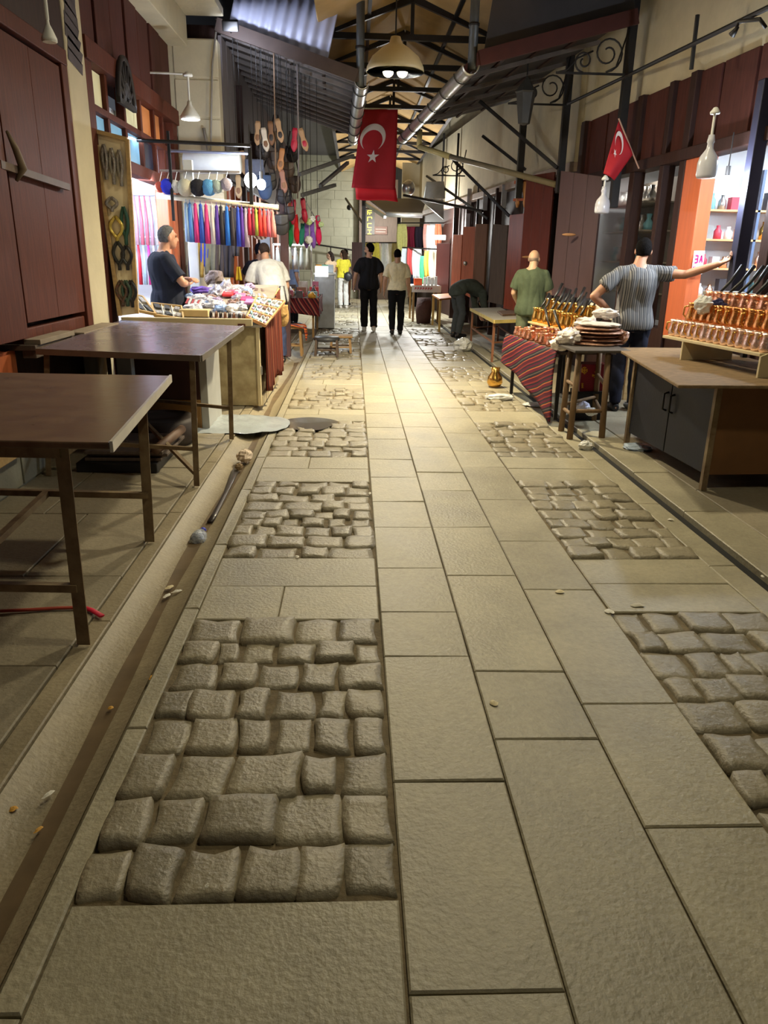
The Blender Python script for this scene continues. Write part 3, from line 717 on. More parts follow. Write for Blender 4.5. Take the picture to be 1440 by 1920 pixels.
mb = MB(); star(mb, onY(699, 294, FY - 0.03), ux, uz, 0.125, nr, PI / 2); mb.build('star', flag_white, fl)
MB().tube([tl + Vector((-0.06, 0, 0.01)), tr + Vector((0.06, 0, 0.01))], 0.012, 8).build('pole', white_paint, fl)
a, b, c, d = onY(666, 350, FY + 0.05), onY(742, 352, FY + 0.05), onY(746, 378, FY + 0.05), onY(668, 374, FY + 0.05)
mb = MB(); mb.sheet(lambda u, v: a.lerp(b, u).lerp(d.lerp(c, u), v) + Vector((0, 0.03 * math.sin(v * PI), -0.01 * math.sin(u * 7))), 12, 8, 0.004)
mb.build('hanging_banner', M('bright_red_cloth', S(224, 24, 44), 0.6, var=0.06), smooth=True, label='bright red cloth hem showing below the large flag', cat='banner')
# small flag on a stick
FS = 9.6
sf = T('small_flag', 'little red flag with crescent on a stick, by the copper shops', 'flag', tuple(onY(1150, 338, FS)))
tl, tr, bl, br = onY(1160, 226, FS), onY(1186, 290, FS), onY(1132, 325, FS), onY(1153, 338, FS)
mb = MB(); mb.sheet(lambda u, v: tl.lerp(tr, u).lerp(bl.lerp(br, u), v) + Vector((0, 0.02 * math.sin(u * 6 + v * 2), 0)), 12, 12, 0.003); mb.build('cloth', red, sf, smooth=True)
ux = (tr - tl).normalized(); uz = (tl - bl).normalized()
mb = MB(); crescent(mb, onY(1161, 268, FS - 0.04), -uz, ux, 0.095, 30, nr); mb.build('crescent', flag_white, sf)
mb = MB(); star(mb, onY(1153, 287, FS - 0.04), ux, uz, 0.04, nr, PI / 2); mb.build('star', flag_white, sf)
MB().tube([onY(1160, 222, FS + .01), onY(1198, 316, FS + .01)], 0.009, 8).build('stick', M('stick_wood', S(190, 150, 130), 0.6), sf)
# ================================================================== NEAR LEFT: SHUTTERS, TABLES
def shutter(n, y0, y1, z0, z1, x, mat, tilt=0.0):
    t = bpy.data.objects.new('door_%d' % n, None); COL.objects.link(t); t.location = (x, y0, z0); WL[t.name] = Vector((x, y0, z0)); t['kind'] = 'structure'
    m = MB(); k = 2
    for i in range(k):
        a = y0 + (y1 - y0) * i / k; b = y0 + (y1 - y0) * (i + 1) / k - 0.004
        m.hexa([(x - 0.03 + tilt * (a - y0), a, z0), (x + tilt * (a - y0), a, z0), (x + tilt * (b - y0), b, z0), (x - 0.03 + tilt * (b - y0), b, z0), (x - 0.03 + tilt * (a - y0), a, z1), (x + tilt * (a - y0), a, z1), (x + tilt * (b - y0), b, z1), (x - 0.03 + tilt * (b - y0), b, z1)])
    m.build('leaf', mat, t, bev=0.003)
    return t
d1 = shutter(1, 5.72, 6.95, 1.04, 2.95, XL + 0.02, wood_red)
d2 = shutter(2, 4.45, 5.58, 0.95, 2.95, XL + 0.07, wood_red)
b = MB(); b.beam((XL + 0.06, 5.5, 2.08), (XL + 0.06, 6.75, 2.04), 0.03, 0.05); b.build('bolt', M('dull_bolt_iron', S(88, 70, 58), .6, .2), d1)
b = MB(); b.tube([(XL + 0.07, 5.66, 2.3), (XL + 0.09, 5.72, 2.2), (XL + 0.1, 5.78, 2.08), (XL + 0.06, 5.74, 2.0)], [0.010, 0.024, 0.03, 0.012], 8); b.build('padlock', M('dull_brass', S(110, 92, 70), 0.6, 0.3), d1, smooth=True)
# rag of dark paint on the pillar
m = MB(); a = [onX(131, 30, XL + .034), onX(171, 105, XL + .034)]
rr = random.Random(3)
for k in range(7):
    y0 = 7.14 + rr.uniform(0, .06); z = 3.05 + 0.085 * k
    m.add([(XL + .034, y0, z), (XL + .034, 7.54 - rr.uniform(0, .1), z - 0.06), (XL + .034, 7.55 - rr.uniform(0, .1), z + 0.03), (XL + .034, y0 + .02, z + 0.1)], [(0, 1, 2, 3)])
m.build('torn_poster', M('dark_torn_paper', S(78, 70, 76), 0.8, var=0.3), label='torn dark poster remnant high on the cream pillar', cat='poster')
steel_top = M('dark_sheet_metal_top', S(116, 92, 72), 0.32, 0.0, rgb2=S(84, 64, 50), spec=.8, scale=9, rvar=0.12, bump=0.12, bscale=14)
def angle_leg(mb, a, b, w=0.042):
    a, b = Vector(a), Vector(b); mb.beam(a, b, w, 0.006); 
    o = Vector((-w / 2, w / 2, 0)); mb.beam(a + o, b + o, 0.006, w)
# ---- nearest table
zt = 0.885
c_fr, c_br = onZ(205, 830, zt), onZ(318, 704, zt)
c_bl = Vector((-2.22, c_br.y + 0.04, zt)); c_fl = Vector((-2.22, c_fr.y + 0.06, zt))
t1 = T('market_table', 'nearest bare market table, dark sheet-metal top on rusty legs', 'table', (-1.5, 3.4, 0.03))
m = MB(); q = 0.028
m.hexa([p - Vector((0, 0, q)) for p in (c_fl, c_fr, c_br, c_bl)] + [c_fl, c_fr, c_br, c_bl]); m.build('table_top', steel_top, t1, bev=0.006)
m = MB(); m.beam(c_fr + Vector((0.006, 0, -0.016)), c_br + Vector((0.006, 0, -0.016)), 0.012, 0.042); m.build('edge_strip', M('bare_steel_edge', S(200, 196, 186), 0.4, 0.3, var=0.12), t1)
lg = [((-1.085, 2.76, zt - .03), (-1.09, 2.75, 0.03)), ((-1.10, 3.92, zt - .03), (-1.12, 3.91, 0.03)), ((-2.15, 2.8, zt - .03), (-2.18, 2.8, 0.03)), ((-2.15, 3.96, zt - .03), (-2.18, 3.98, 0.03))]
for a, b in lg: m = MB(); angle_leg(m, a, b, 0.05); m.build('leg', rust, t1)
for a, b in (((-1.09, 2.76, zt - .05), (-2.15, 2.8, zt - .05)), ((-1.1, 3.92, zt - .05), (-2.15, 3.96, zt - .05)), ((-1.09, 2.78, zt - .05), (-1.1, 3.9, zt - .05))): MB().beam(a, b, 0.03, 0.04).build('apron', rust, t1)
for a, b in (((-1.11, 3.91, 0.30), (-2.16, 3.97, 0.30)), ((-2.16, 2.8, 0.3), (-2.16, 3.97, 0.3)), ((-1.62, 2.78, 0.26), (-1.66, 3.94, 0.30)), ((-1.09, 2.76, 0.28), (-2.16, 2.8, 0.28))): MB().beam(a, b, 0.032, 0.032).build('stretcher', rust, t1)
# ---- second table
zt = 0.905
f_r, b_r = onZ(376, 668, zt), onZ(455, 611, zt); f_l, b_l = onZ(68, 655, zt), onZ(226, 600, zt)
t2 = T('market_table', 'second bare market table, its dark top reflecting bluish light', 'table', (-1.6, 6.0, 0.03))
m = MB(); q = 0.022
m.hexa([p - Vector((0, 0, q)) for p in (f_l, f_r, b_r, b_l)] + [f_l, f_r, b_r, b_l]); m.build('table_top', M('worn_lacquer_top', S(104, 92, 104), 0.27, 0.0, spec=1.0, var=0.2, scale=3, rvar=0.08, bump=0.1, bscale=12), t2, bev=0.005)
m = MB(); m.beam(f_r + Vector((0.006, 0, -0.014)), b_r + Vector((0.006, 0, -0.014)), 0.012, 0.04); m.beam(f_l + Vector((0, -0.006, -0.014)), f_r + Vector((0, -0.006, -0.014)), 0.012, 0.04); m.build('edge_strip', M('dull_steel_edge', S(140, 132, 120), 0.45, 0.6, var=0.15), t2)
for a, b in (((-1.075, 5.10, zt - .03), (-1.07, 4.97, 0.03)), ((-1.03, 6.38, zt - .03), (-1.045, 6.36, 0.03)), ((-2.13, 5.36, zt - .03), (-2.16, 5.2, 0.03)), ((-2.2, 6.9, zt - .03), (-2.2, 6.9, 0.03))): m = MB(); angle_leg(m, a, b, 0.036); m.build('leg', rust, t2)
for a, b in (((-1.07, 5.02, .28), (-2.15, 5.24, .28)), ((-1.04, 6.37, .3), (-2.2, 6.9, .3)), ((-1.07, 5.0, .10), (-1.75, 6.0, .34))): MB().beam(a, b, 0.026, 0.026).build('stretcher', rust, t2)
# ---- things under and behind the tables
m = MB(); m.box(-2.38, -2.24, 2.6, 5.45, 0.024, 0.40)
for k in range(6): m.box(-2.24, -2.228, 2.62 + 0.47 * k, 3.06 + 0.47 * k, 0.04, 0.39)
struct(m, 'wall_left', M('grey_cement_block', S(128, 126, 112), 0.85, var=0.15, scale=3, bump=0.3), bev=0.008)
m = MB(); m.beam(onX(0, 862, -2.2) + Vector((0, -.3, 0)), onX(38, 838, -2.2), 0.07, 0.075); m.build('timber_offcut', wood_lt, bev=0.006, label='sawn pale timber lying on the cement block wall', cat='timber')
cb = T('low_cabinet', 'brown cabinet with pale metal side standing under the second table', 'cabinet', (-1.72, 7.1, 0.024))
MB().box(-2.1, -1.37, 6.74, 7.4, 0.30, 0.84).build('body', M('oxblood_board', S(66, 38, 34), 0.5, var=0.2), cb, bev=0.004)
MB().box(-2.1, -1.37, 6.735, 7.4, 0.03, 0.298).build('base', M('ochre_board', S(150, 112, 62), 0.6, var=0.15), cb, bev=0.004)
MB().box(-1.368, -1.30, 6.74, 7.4, 0.03, 0.86).build('side_panel', M('pale_grey_metal', S(188, 188, 182), 0.5, 0.2, var=0.08), cb, bev=0.004)
m = MB(); m.box(-1.98, -1.86, 6.4, 6.5, 0.03, 0.87); m.build('wooden_prop', M('bluish_grey_post', S(118, 124, 128), 0.6, var=0.15), bev=0.004, label='bluish grey post standing behind the second table', cat='post')
bs = [(-1.95, -1.40, 5.35, 5.95, 0.10, 0.125), (-1.92, -1.36, 5.38, 5.98, 0.128, 0.15), (-1.94, -1.38, 5.33, 5.93, 0.153, 0.178)]
labs = ['bottom board of the flat pile under the second table', 'middle board of the flat pile under the second table', 'top board of the flat pile under the second table']
m = MB(); m.box(-2.0, -1.42, 5.3, 5.95, 0.026, 0.098); m.build('rubber_mat', M('black_rubber', S(24, 24, 26), 0.5), bev=0.008, label='black rubber slab beneath the pile of boards', cat='mat')
for bb, lb in zip(bs, labs): MB().box(*bb).build('wooden_board', wood_grey, bev=0.004, label=lb, cat='board', group='boards piled under the second table')
m = MB(); m.tube([(-1.42, 5.30, 0.20), (-1.36, 5.9, 0.22)], 0.035, 10); m.build('wooden_roller', M('roller_wood', S(110, 84, 66), 0.6), smooth=True, label='thick round stick on the pile of boards', cat='stick')
m = MB(); m.lathe([(0.0, 0.026), (0.26, 0.026), (0.30, 0.08), (0.31, 0.22), (0.28, 0.25), (0.24, 0.235), (0.0, 0.22)], (-1.62, 6.25, 0), 24); m.build('rubber_basin', M('worn_rubber', S(60, 50, 44), 0.7, var=0.2), smooth=True, label='dark round basin on the ground under the second table', cat='basin')
for k, (a, b, c, d) in enumerate(((-2.36, -2.20, 6.35, 7.3), (-2.38, -2.26, 5.6, 6.3))):
    m = MB(); m.box(a, b, c, d, 0.90, 0.915 + 0.02 * k); m.build('cardboard_mat', M('grey_cardboard', S(136, 122, 104), 0.85, var=0.15), bev=0.003, label=('grey flat mat on the sill beside the cream pillar', 'grey flat mat on the sill under the closed shutter')[k], cat='mat')
# red strap on the ground by the near table leg
t = T('strap', 'red strap with a pink end lying by the nearest table leg', 'strap', (-1.3, 2.95, 0.03))
p = [onZ(x, y, 0.036) for x, y in ((-10, 1146), (60, 1143), (110, 1140), (150, 1139), (164, 1141))]
MB().tube(p, [(0.012, 0.006)] * 5, 8, right=(0, 1, 0)).build('webbing', M('faded_red_webbing', S(150, 54, 34), 0.7, var=0.25), t, smooth=True)
p = [onZ(x, y, 0.036) for x, y in ((160, 1140), (172, 1144), (191, 1155))]
MB().tube(p, [(0.014, 0.007)] * 3, 8, right=(0, 1, 0)).build('pink_end', M('pink_red_tape', S(218, 30, 66), 0.6), t, smooth=True)

# wet rounded doorstep over the gutter
m = MB(); rr = random.Random(8)
def step(u, v):
    a = 2 * PI * u; ce = (-1.22, 7.02); ex = 0.62 if math.cos(a) > 0 else 0.5; 
    cx, cy = math.cos(a), math.sin(a); k = (abs(cx) ** 2.6 + abs(cy) ** 2.6) ** (-1 / 2.6)
    return (ce[0] + ex * cx * k * v, ce[1] + 0.42 * cy * k * v, 0.026 + 0.022 * (1 - v ** 4) + 0.006 * math.sin(46 * (ce[0] + ex * cx * k * v) + 14 * cy * v))
m.sheet(step, 48, 14); struct(m, 'trim_13', M('wet_ribbed_slab', S(176, 184, 188), 0.18, var=0.18, scale=4, bump=0.2), smooth=True)
m = MB(); m.sheet(lambda u, v: (-0.42 + 0.26 * v * math.cos(2 * PI * u) * (1 + .15 * math.sin(6 * PI * u)), 7.12 + 0.30 * v * math.sin(2 * PI * u), 0.012 + 0.006 * (1 - v)), 30, 4)
m.build('wet_patch', M('wet_mud', S(86, 80, 74), 0.15, var=0.2), label='dark wet patch on the cobbles beside the rounded doorstep', cat='puddle')
# brown muddy streak down the middle of the gutter
m = MB()
def streak(u, v):
    y = 0.3 + 11.5 * u; w = 0.030 + 0.016 * noise.noise(Vector((y * 1.4, 0, 3))); x = -0.885 + 0.02 * math.sin(y * 1.3) + w * (2 * v - 1)
    vv = (x + 1.05) / 0.275
    return (x, y, 0.004 - 0.045 * math.sin(PI * min(1, max(0, vv))) ** 0.8 + 0.0045)
m.sheet(streak, 120, 4); m.build('gutter_sludge', mud, smooth=True, label='brown muddy streak along the bottom of the gutter', cat='mud', kind='stuff')

# ================================================================== LITTER
def scrap(name, lab, cat, px, py, w, l, mat, z=0.004, rz=0.0, th=0.006):
    c = onZ(px, py, z); m = MB(); r1 = random.Random(int(px * 7 + py))
    a = [r1.uniform(0.75, 1.2) for _ in range(10)]
    def fn(u, v):
        k = a[int(u * 10) % 10]; an = 2 * PI * u + rz
        x = math.cos(2 * PI * u) * w / 2 * v * k; y = math.sin(2 * PI * u) * l / 2 * v * k
        return (c.x + x * math.cos(rz) - y * math.sin(rz), c.y + x * math.sin(rz) + y * math.cos(rz), z + th * (1 - v * v) + 0.002 * math.sin(9 * v + 6 * u))
    m.sheet(fn, 14, 4); return m.build(name, mat, smooth=True, label=lab, cat=cat)
paper = M('scrap_paper', S(222, 218, 204), 0.7, var=0.06); peel = M('orange_peel', S(214, 160, 66), 0.7, var=0.1); shell = M('pale_shell', S(214, 200, 160), 0.7, var=0.1)
for name, lab, px, py, w, l, mm, rz in (
    ('paper_scrap', 'small white square paper on the front cobbles', 388, 1664, .022, .022, paper, 0.2),
    ('peel_scrap', 'orange peel scrap at the gutter edge beside the cobbles', 287, 1270, .05, .04, peel, 0.3),
    ('peel_scrap', 'small yellow scrap lower in the gutter', 207, 1328, .022, .022, peel, 0),
    ('seed_husk', 'white husk lying nearest in the gutter', 90, 1490, .015, .05, paper, -0.4),
    ('seed_husk', 'yellow husk nearest the frame edge by the gutter', 25, 1517, .025, .025, peel, 0),
    ('seed_husk', 'thin yellow husk in the gutter below the white one', 72, 1556, .012, .035, peel, -0.4),
    ('seed_husk', 'tan husk, topmost of the little group in the gutter', 318, 1101, .03, .06, shell, -0.5),
    ('seed_husk', 'white husk beside the tan one in the gutter', 331, 1109, .025, .05, paper, -0.9),
    ('seed_husk', 'lowest white husk of the little group in the gutter', 313, 1117, .025, .06, paper, -0.4),
    ('paper_scrap', 'white crumpled paper on the slab edge near the far cobbles', 1143, 1146, .04, .05, paper, 0.4),
    ('paper_scrap', 'pale flat paper on the plain slab beside the cobbles', 1196, 1135, .07, .04, M('dull_paper', S(190, 184, 164), 0.7), 0.1),
    ('peel_scrap', 'yellowish leaf flattened on the middle slabs', 1050, 1109, .05, .035, shell, 0),
    ('paper_scrap', 'pale scrap on the square slab in the middle strip', 926, 1318, .03, .04, shell, 0.5),
    ('seed_husk', 'white stub lying on the cobbles near the drain slot', 1257, 974, .04, .025, paper, 0),
    ('seed_husk', 'white stub wedged in the drain slot', 1430, 1081, .012, .03, paper, 0),
    ('seed_husk', 'small white husk between cobbles and slabs', 557, 1044, .025, .035, paper, .5),
    ('seed_husk', 'tiny white husk at the edge of the middle slabs', 693, 925, .02, .05, paper, 0)):
    scrap(name, lab, 'litter', px, py, w, l, mm, rz=rz, z=0.006 if 'gutter' not in lab else -0.02)
def crumple(name, lab, cat, c, r, mat, seed=0, amp=0.35):
    m = MB(); m.ell(c, r, n=18, m=12, fn=lambda d: 1 + amp * noise.noise(d * 2.2 + Vector((seed, seed * .7, 0))) + 0.12 * noise.noise(d * 6 + Vector((seed, 0, 0))))
    return m.build(name, mat, smooth=False, label=lab, cat=cat)
bagm = M('thin_white_plastic', S(214, 214, 208), 0.3, var=0.06)
crumple('paper_ball', 'crumpled whitish tissue in the gutter below the doorstep', 'litter', onZ(459, 855, 0.03), (.06, .08, .05), M('tissue', S(220, 200, 176), 0.8), 2)
crumple('paper_ball', 'small brown lump in the gutter under the tissue', 'litter', onZ(448, 875, 0.01), (.03, .03, .025), M('brown_lump', S(150, 126, 90), 0.8), 5)
c = onZ(868, 648, 0.09); crumple('plastic_bag', 'white plastic bag on the kerb by the white market table', 'bag', c, (.17, .2, .13), bagm, 3)
crumple('plastic_bag', 'crumpled clear bag by the foot of the striped cloth', 'bag', onZ(938, 745, 0.03), (.16, .07, .04), bagm, 9)
crumple('plastic_bag', 'small white bag on the kerb below the wooden high stool', 'bag', onZ(1098, 836, 0.03), (.06, .05, .045), bagm, 11)
crumple('plastic_bag', 'clear plastic scrap on the pavement under the big counter', 'bag', onZ(1195, 838, 0.03), (.12, .1, .03), M('bluish_plastic', S(176, 190, 206), 0.2, var=.1), 12)
crumple('plastic_bag', 'flattened clear bag beside the striped cloth hem', 'bag', onZ(1004, 758, 0.02), (.13, .10, .02), bagm, 14)
# bottle in the gutter
bt = T('plastic_bottle', 'crushed clear plastic bottle with blue cap lying in the gutter', 'bottle', tuple(onZ(375, 1003, -.03)))
c = onZ(371, 1012, -0.03); d = onZ(388, 982, -0.03); ax = (d - c).normalized()
m = MB(); m.tube([c - ax * .05, c - ax * .04, c, c + ax * .05, c + ax * .09, c + ax * .125, c + ax * .14], [.012, .042, .048, .045, .036, .016, .014], 14); m.build('bottle_body', M('clear_bottle', S(226, 234, 244), 0.08, .3, rgb2=S(90, 100, 120), scale=40, bump=1.0, bscale=45), bt, smooth=True)  # pale and dark mottling in the colour stands in for shiny glints
m = MB(); m.tube([c + ax * .14, c + ax * .165], .018, 12); m.build('bottle_cap', M('blue_cap', S(30, 50, 190), 0.4), bt, smooth=True)
m = MB(); m.tube([onZ(394, 978, -.02), onZ(402, 965, -.02), onZ(425, 920, -.022), onZ(440, 885, -.022), onZ(447, 868, -.022)], [(.02, .008), (.02, .008), (.018, .008), (.03, .008), (.012, .006)], 8, right=(1, 0, 0))
m.build('wet_rag', M('wet_dark_rag', S(60, 54, 52), 0.3, var=0.2), smooth=True, label='dark wet strip of rag along the gutter above the bottle', cat='rag')
# ================================================================== PEOPLE
def vremesh(mb, name, voxel, mat, parent, smooth=4, fold=0.0, fscale=9.0, seed=0.0, stretchz=0.5, cut=None):
    me = bpy.data.meshes.new(name); me.from_pydata([tuple(p) for p in mb.v], [], mb.f)
    o = bpy.data.objects.new(name, me); COL.objects.link(o)
    r = o.modifiers.new('r', 'REMESH'); r.mode = 'VOXEL'; r.voxel_size = voxel
    s = o.modifiers.new('s', 'SMOOTH'); s.factor = 0.5; s.iterations = smooth
    dg = bpy.context.evaluated_depsgraph_get(); me2 = bpy.data.meshes.new_from_object(o.evaluated_get(dg))
    o.modifiers.clear(); o.data = me2; bpy.data.meshes.remove(me); me2.name = name
    if fold:
        nv = len(me2.vertices); co = np.empty(nv * 3); no = np.empty(nv * 3)
        me2.vertices.foreach_get('co', co); me2.vertices.foreach_get('normal', no)
        co = co.reshape(-1, 3); no = no.reshape(-1, 3)
        d = np.array([noise.noise(Vector((p[0] * fscale + seed, p[1] * fscale, p[2] * fscale * stretchz + seed))) for p in co])
        d = np.abs(d) * 2 - 0.4
        co += no * (d * fold)[:, None]; me2.vertices.foreach_set('co', co.ravel()); me2.update()
    me2.materials.clear(); me2.materials.append(mat)
    me2.polygons.foreach_set('use_smooth', [True] * len(me2.polygons))
    o.parent = parent; WL[o.name] = WL[parent.name]
    return o
def catmull(P, u):
    n = len(P) - 1; i = min(int(u), n - 1); t = u - i
    p0, p1, p2, p3 = P[max(i - 1, 0)], P[i], P[i + 1], P[min(i + 2, n)]
    return 0.5 * ((2 * p1) + (p2 - p0) * t + (2 * p0 - 5 * p1 + 4 * p2 - p3) * t * t + (3 * p1 - p0 - 3 * p2 + p3) * t ** 3)
TPROF = [(0, .125, .095), (.35, .155, .112), (.7, .17, .12), (1, .172, .12), (1.5, .16, .112), (2, .145, .102), (2.5, .156, .11), (3, .176, .116), (3.4, .178, .110), (3.7, .150, .090), (3.88, .105, .072), (4, .072, .064), (4.5, .056, .058), (5, .054, .06)]
DEF = dict(crotch=(0, .0, .84), pelvis=(0, 0, .94), waist=(0, .01, 1.10), chest=(0, -.005, 1.31), neck=(0, -.02, 1.475), head0=(0, .01, 1.56), head=(0, .035, 1.635),
           shL=(-.178, -.02, 1.395), shR=(.178, -.02, 1.395), elL=(-.245, -.04, 1.14), elR=(.245, -.04, 1.14), wrL=(-.25, .04, .89), wrR=(.25, .04, .89),
           hipL=(-.092, 0, .92), hipR=(.092, 0, .92), knL=(-.10, .02, .50), knR=(.10, .02, .50), anL=(-.10, -.02, .09), anR=(.10, -.02, .09))
def person(lab, loc, rz=0.0, pose=None, scale=1.0, hyaw=0.0, hpitch=0.0, skin=(196, 150, 122), hair=(15, 13, 13), hairstyle='short', shirt=None, trousers=None, shoe=(30, 28, 28), sleeve=0.55, voxel=0.009,
           width=1.0, belly=0.0, hem=0.55, toe=(0, 1), handdir=None, curl=0.35, group=None, bag=None, tleg=1.0, lower=True, loose=0.0, beard=None):
    root = T('person', lab, 'person', loc, rz, group); root.scale = (scale,) * 3
    J = {k: Vector(v) for k, v in DEF.items()}
    for k, v in (pose or {}).items(): J[k] = Vector(v)
    spine = [J['crotch'], J['pelvis'], J['waist'], J['chest'], J['neck'], J['head0']]
    def torso(mb, u0, u1, inf=0.0, n=22, low=0.0):
        us = [u0 + (u1 - u0) * k / 18 for k in range(19)]; pts = []; rr = []
        for u in us:
            for (a, b) in zip(TPROF, TPROF[1:]):
                if a[0] <= u <= b[0] + 1e-9:
                    t = (u - a[0]) / (b[0] - a[0]); ra = a[1] + (b[1] - a[1]) * t; rb = a[2] + (b[2] - a[2]) * t; break
            w = width if u < 3.8 else 1 + (width - 1) * .4
            bel = belly * math.exp(-((u - 1.8) / .8) ** 2)
            k = low * max(0, (2.6 - u)) 
            pts.append(catmull(spine, u)); rr.append((ra * w + inf + bel * .6 + k, rb * w + inf + bel + k))
        tang = (J['shR'] - J['shL']).normalized()
        mb.tube(pts, rr, n, right=tang)
    def arm(mb, s, frac0=0.0, frac1=1.0, inf=0.0):
        a, e, w = J['sh' + s], J['el' + s], J['wr' + s]
        mb.ell(a + (J['neck'] - a) * .05, .054 * width + inf * .45, n=14, m=10)
        if frac1 <= 1.0:
            b = a.lerp(e, frac1); mb.tube([a, a.lerp(e, .45 * frac1 / 1), b], [.053 * width + inf * .5, .050 * width + inf, (.044 + (1 - frac1) * .008) * width + inf * 1.15], 14)
        if frac1 >= 1.0:
            mb.tube([a, a.lerp(e, .5), e], [.056 * width + inf, .049 * width + inf, .042 + inf], 14); mb.ell(e, .042 + inf, n=12, m=8)
            fr = min(1.0, frac1 - 1.0 if frac1 > 1 else 0)
            if fr > 0: mb.tube([e, e.lerp(w, .3 * fr), e.lerp(w, fr)], [.041 + inf, .043 + inf, .041 - .013 * fr + inf], 14)
    def leg(mb, s, inf=0.0, end=1.0, flare=0.0):
        h, k, a = J['hip' + s], J['kn' + s], J['an' + s]
        mb.ell(h, .088 * width + inf, n=14, m=10)
        mb.tube([h, h.lerp(k, .5), k], [.088 * width + inf, .073 * width + inf, .054 + inf + flare * .5], 16); mb.ell(k, .054 + inf + flare * .5, n=12, m=8)
        if end > 0: mb.tube([k, k.lerp(a, .3 * end), k.lerp(a, .65 * end), k.lerp(a, end)], [.053 + inf + flare * .5, .056 + inf + flare * .7, .044 + inf + flare, .036 + inf + flare], 16)
    td = Vector((toe[0], toe[1], 0)).normalized()
    def foot(mb, s, inf=0.0):
        a = J['an' + s]; t = td
        base = Vector((a.x, a.y, a.z - .05))
        pts = [base - t * .06, base - t * .03, base + t * .05, base + t * .13, base + t * .18]
        mb.tube(pts, [(.026 + inf, .03 + inf), (.036 + inf, .042 + inf), (.04 + inf, .036 + inf), (.043 + inf, .026 + inf), (.028 + inf, .018 + inf)], 14, right=(t.y, -t.x, 0))
        mb.tube([a, base], [.038 + inf, .038 + inf], 12)
    # head frame
    HR = Matrix.Rotation(hyaw, 3, 'Z') @ Matrix.Rotation(hpitch, 3, 'X'); hc = J['head']
    H = lambda x, y, z: hc + HR @ Vector((x, y, z))
    def head(mb):
        mb.ell(H(0, -.012, .018), (.074, .094, .098), HR, 20, 14)
        mb.ell(H(0, .028, -.045), (.056, .062, .075), HR, 18, 12)
        mb.ell(H(0, .05, -.088), (.034, .034, .028), HR, 12, 8)
        mb.tube([H(0, .086, .012), H(0, .104, -.018), H(0, .106, -.032), H(0, .086, -.04)], [.009, .013, .015, .010], 8)
        mb.ell(H(0, .082, .03), (.05, .016, .012), HR, 12, 6)
        mb.ell(H(0, .086, -.066), (.022, .010, .010), HR, 10, 6)
        for sx in (-1, 1): mb.ell(H(sx * .077, -.008, -.012), (.011, .02, .032), HR, 10, 8)
        mb.tube([J['neck'], J['head0'], H(0, -.02, -.04)], [(.062, .06), (.055, .057), (.054, .058)], 16, right=(1, 0, 0))
    def hand(mb, s):
        w = J['wr' + s]; e = J['el' + s]
        d = (w - e).normalized() if not (handdir and s in handdir) else Vector(handdir[s]).normalized()
        sx = -1 if s == 'L' else 1
        side = Vector((0, 1, 0)); side = side - d * side.dot(d)
        if side.length < .2: side = Vector((0, 0, 1)) - d * d.z
        side.normalize(); nrm = d.cross(side) * -sx              # side: towards the thumb, nrm: palm side
        if nrm.dot(Vector((-sx, 0, 0))) < 0: nrm = -nrm
        p = w + d * .045
        mb.tube([w - d * .01, w + d * .02, w + d * .055, w + d * .09], [(.027, .020), (.036, .018), (.043, .016), (.040, .014)], 14, right=side)
        L = (.070, .078, .073, .058)
        for q in range(4):
            o = w + d * .085 + side * (.030 - .020 * q)
            c1 = curl * (1 + .15 * q); d1 = (d * math.cos(c1) + nrm * math.sin(c1)); d2 = (d * math.cos(2.3 * c1) + nrm * math.sin(2.3 * c1))
            m1 = o + d1 * L[q] * .55
            mb.tube([o - d * .015, o, m1, m1 + d2 * L[q] * .45], [.0095, .0095, .009, .0075], 8); mb.ell(m1 + d2 * L[q] * .45, .0075, n=8, m=6)
        o = w + d * .025 + side * .030; dt = (d * .7 + side * .62 + nrm * .3).normalized(); dt2 = (d * .95 + side * .2 + nrm * .35).normalized()
        mb.tube([o - dt * .015, o + dt * .03, o + dt * .03 + dt2 * .032], [.013, .0115, .009], 8); mb.ell(o + dt * .03 + dt2 * .032, .009, n=8, m=6)
    skm = M('skin_%d_%d_%d' % skin, S(*skin), 0.5, var=0.08, scale=9)
    mb = MB(); torso(mb, 0.0, 5.0, 0)
    mb.tube([J['shL'], J['neck'].lerp(J['shL'], .4), J['neck'] + Vector((0, 0, .01)), J['neck'].lerp(J['shR'], .4), J['shR']], [.05, .054, .056, .054, .05], 14)
    head(mb)
    for s in 'LR':
        arm(mb, s, 0, 2.0); hand(mb, s)
        if lower: leg(mb, s); foot(mb, s)
    body = vremesh(mb, 'body', min(voxel, .0075), skm, root, 3)
    eye = M('eye_dark', S(30, 24, 22), 0.2)
    for sx in (-1, 1): MB().ell(H(sx * .031, .077, .008), (.013, .008, .007), HR, 10, 6).build('eye', eye, root, smooth=True, local=True)
    MB().ell(H(0, .090, -.066), (.024, .009, .006), HR, 10, 6).build('mouth', M('lip_%d' % skin[0], S(int(skin[0] * .82), int(skin[1] * .62), int(skin[2] * .62)), 0.5), root, smooth=True, local=True)
    # hair
    if hairstyle != 'bald':
        hm = M('hair_%d_%d_%d' % hair, S(*hair), 0.75, var=0.35, scale=40, bump=1.0, bscale=120, spec=.04)
        def hf(d):
            lim = .58 - .0 if d.y > .55 else (-.10 if d.y > -.1 else -.74)
            if .1 < d.y <= .55: lim = .12 + (d.y - .1) * .95
            inside = d.z > lim
            return (1.0 + .05 * noise.noise(d * 4) + .03 * noise.noise(d * 14) + (.10 * max(0, d.z) if hairstyle == 'full' else 0)) if inside else .80
        m = MB(); m.ell(H(0, -.014, .02), (.081, .101, .107) if hairstyle != 'crop' else (.0785, .0985, .1025), HR, 36, 26, hf)
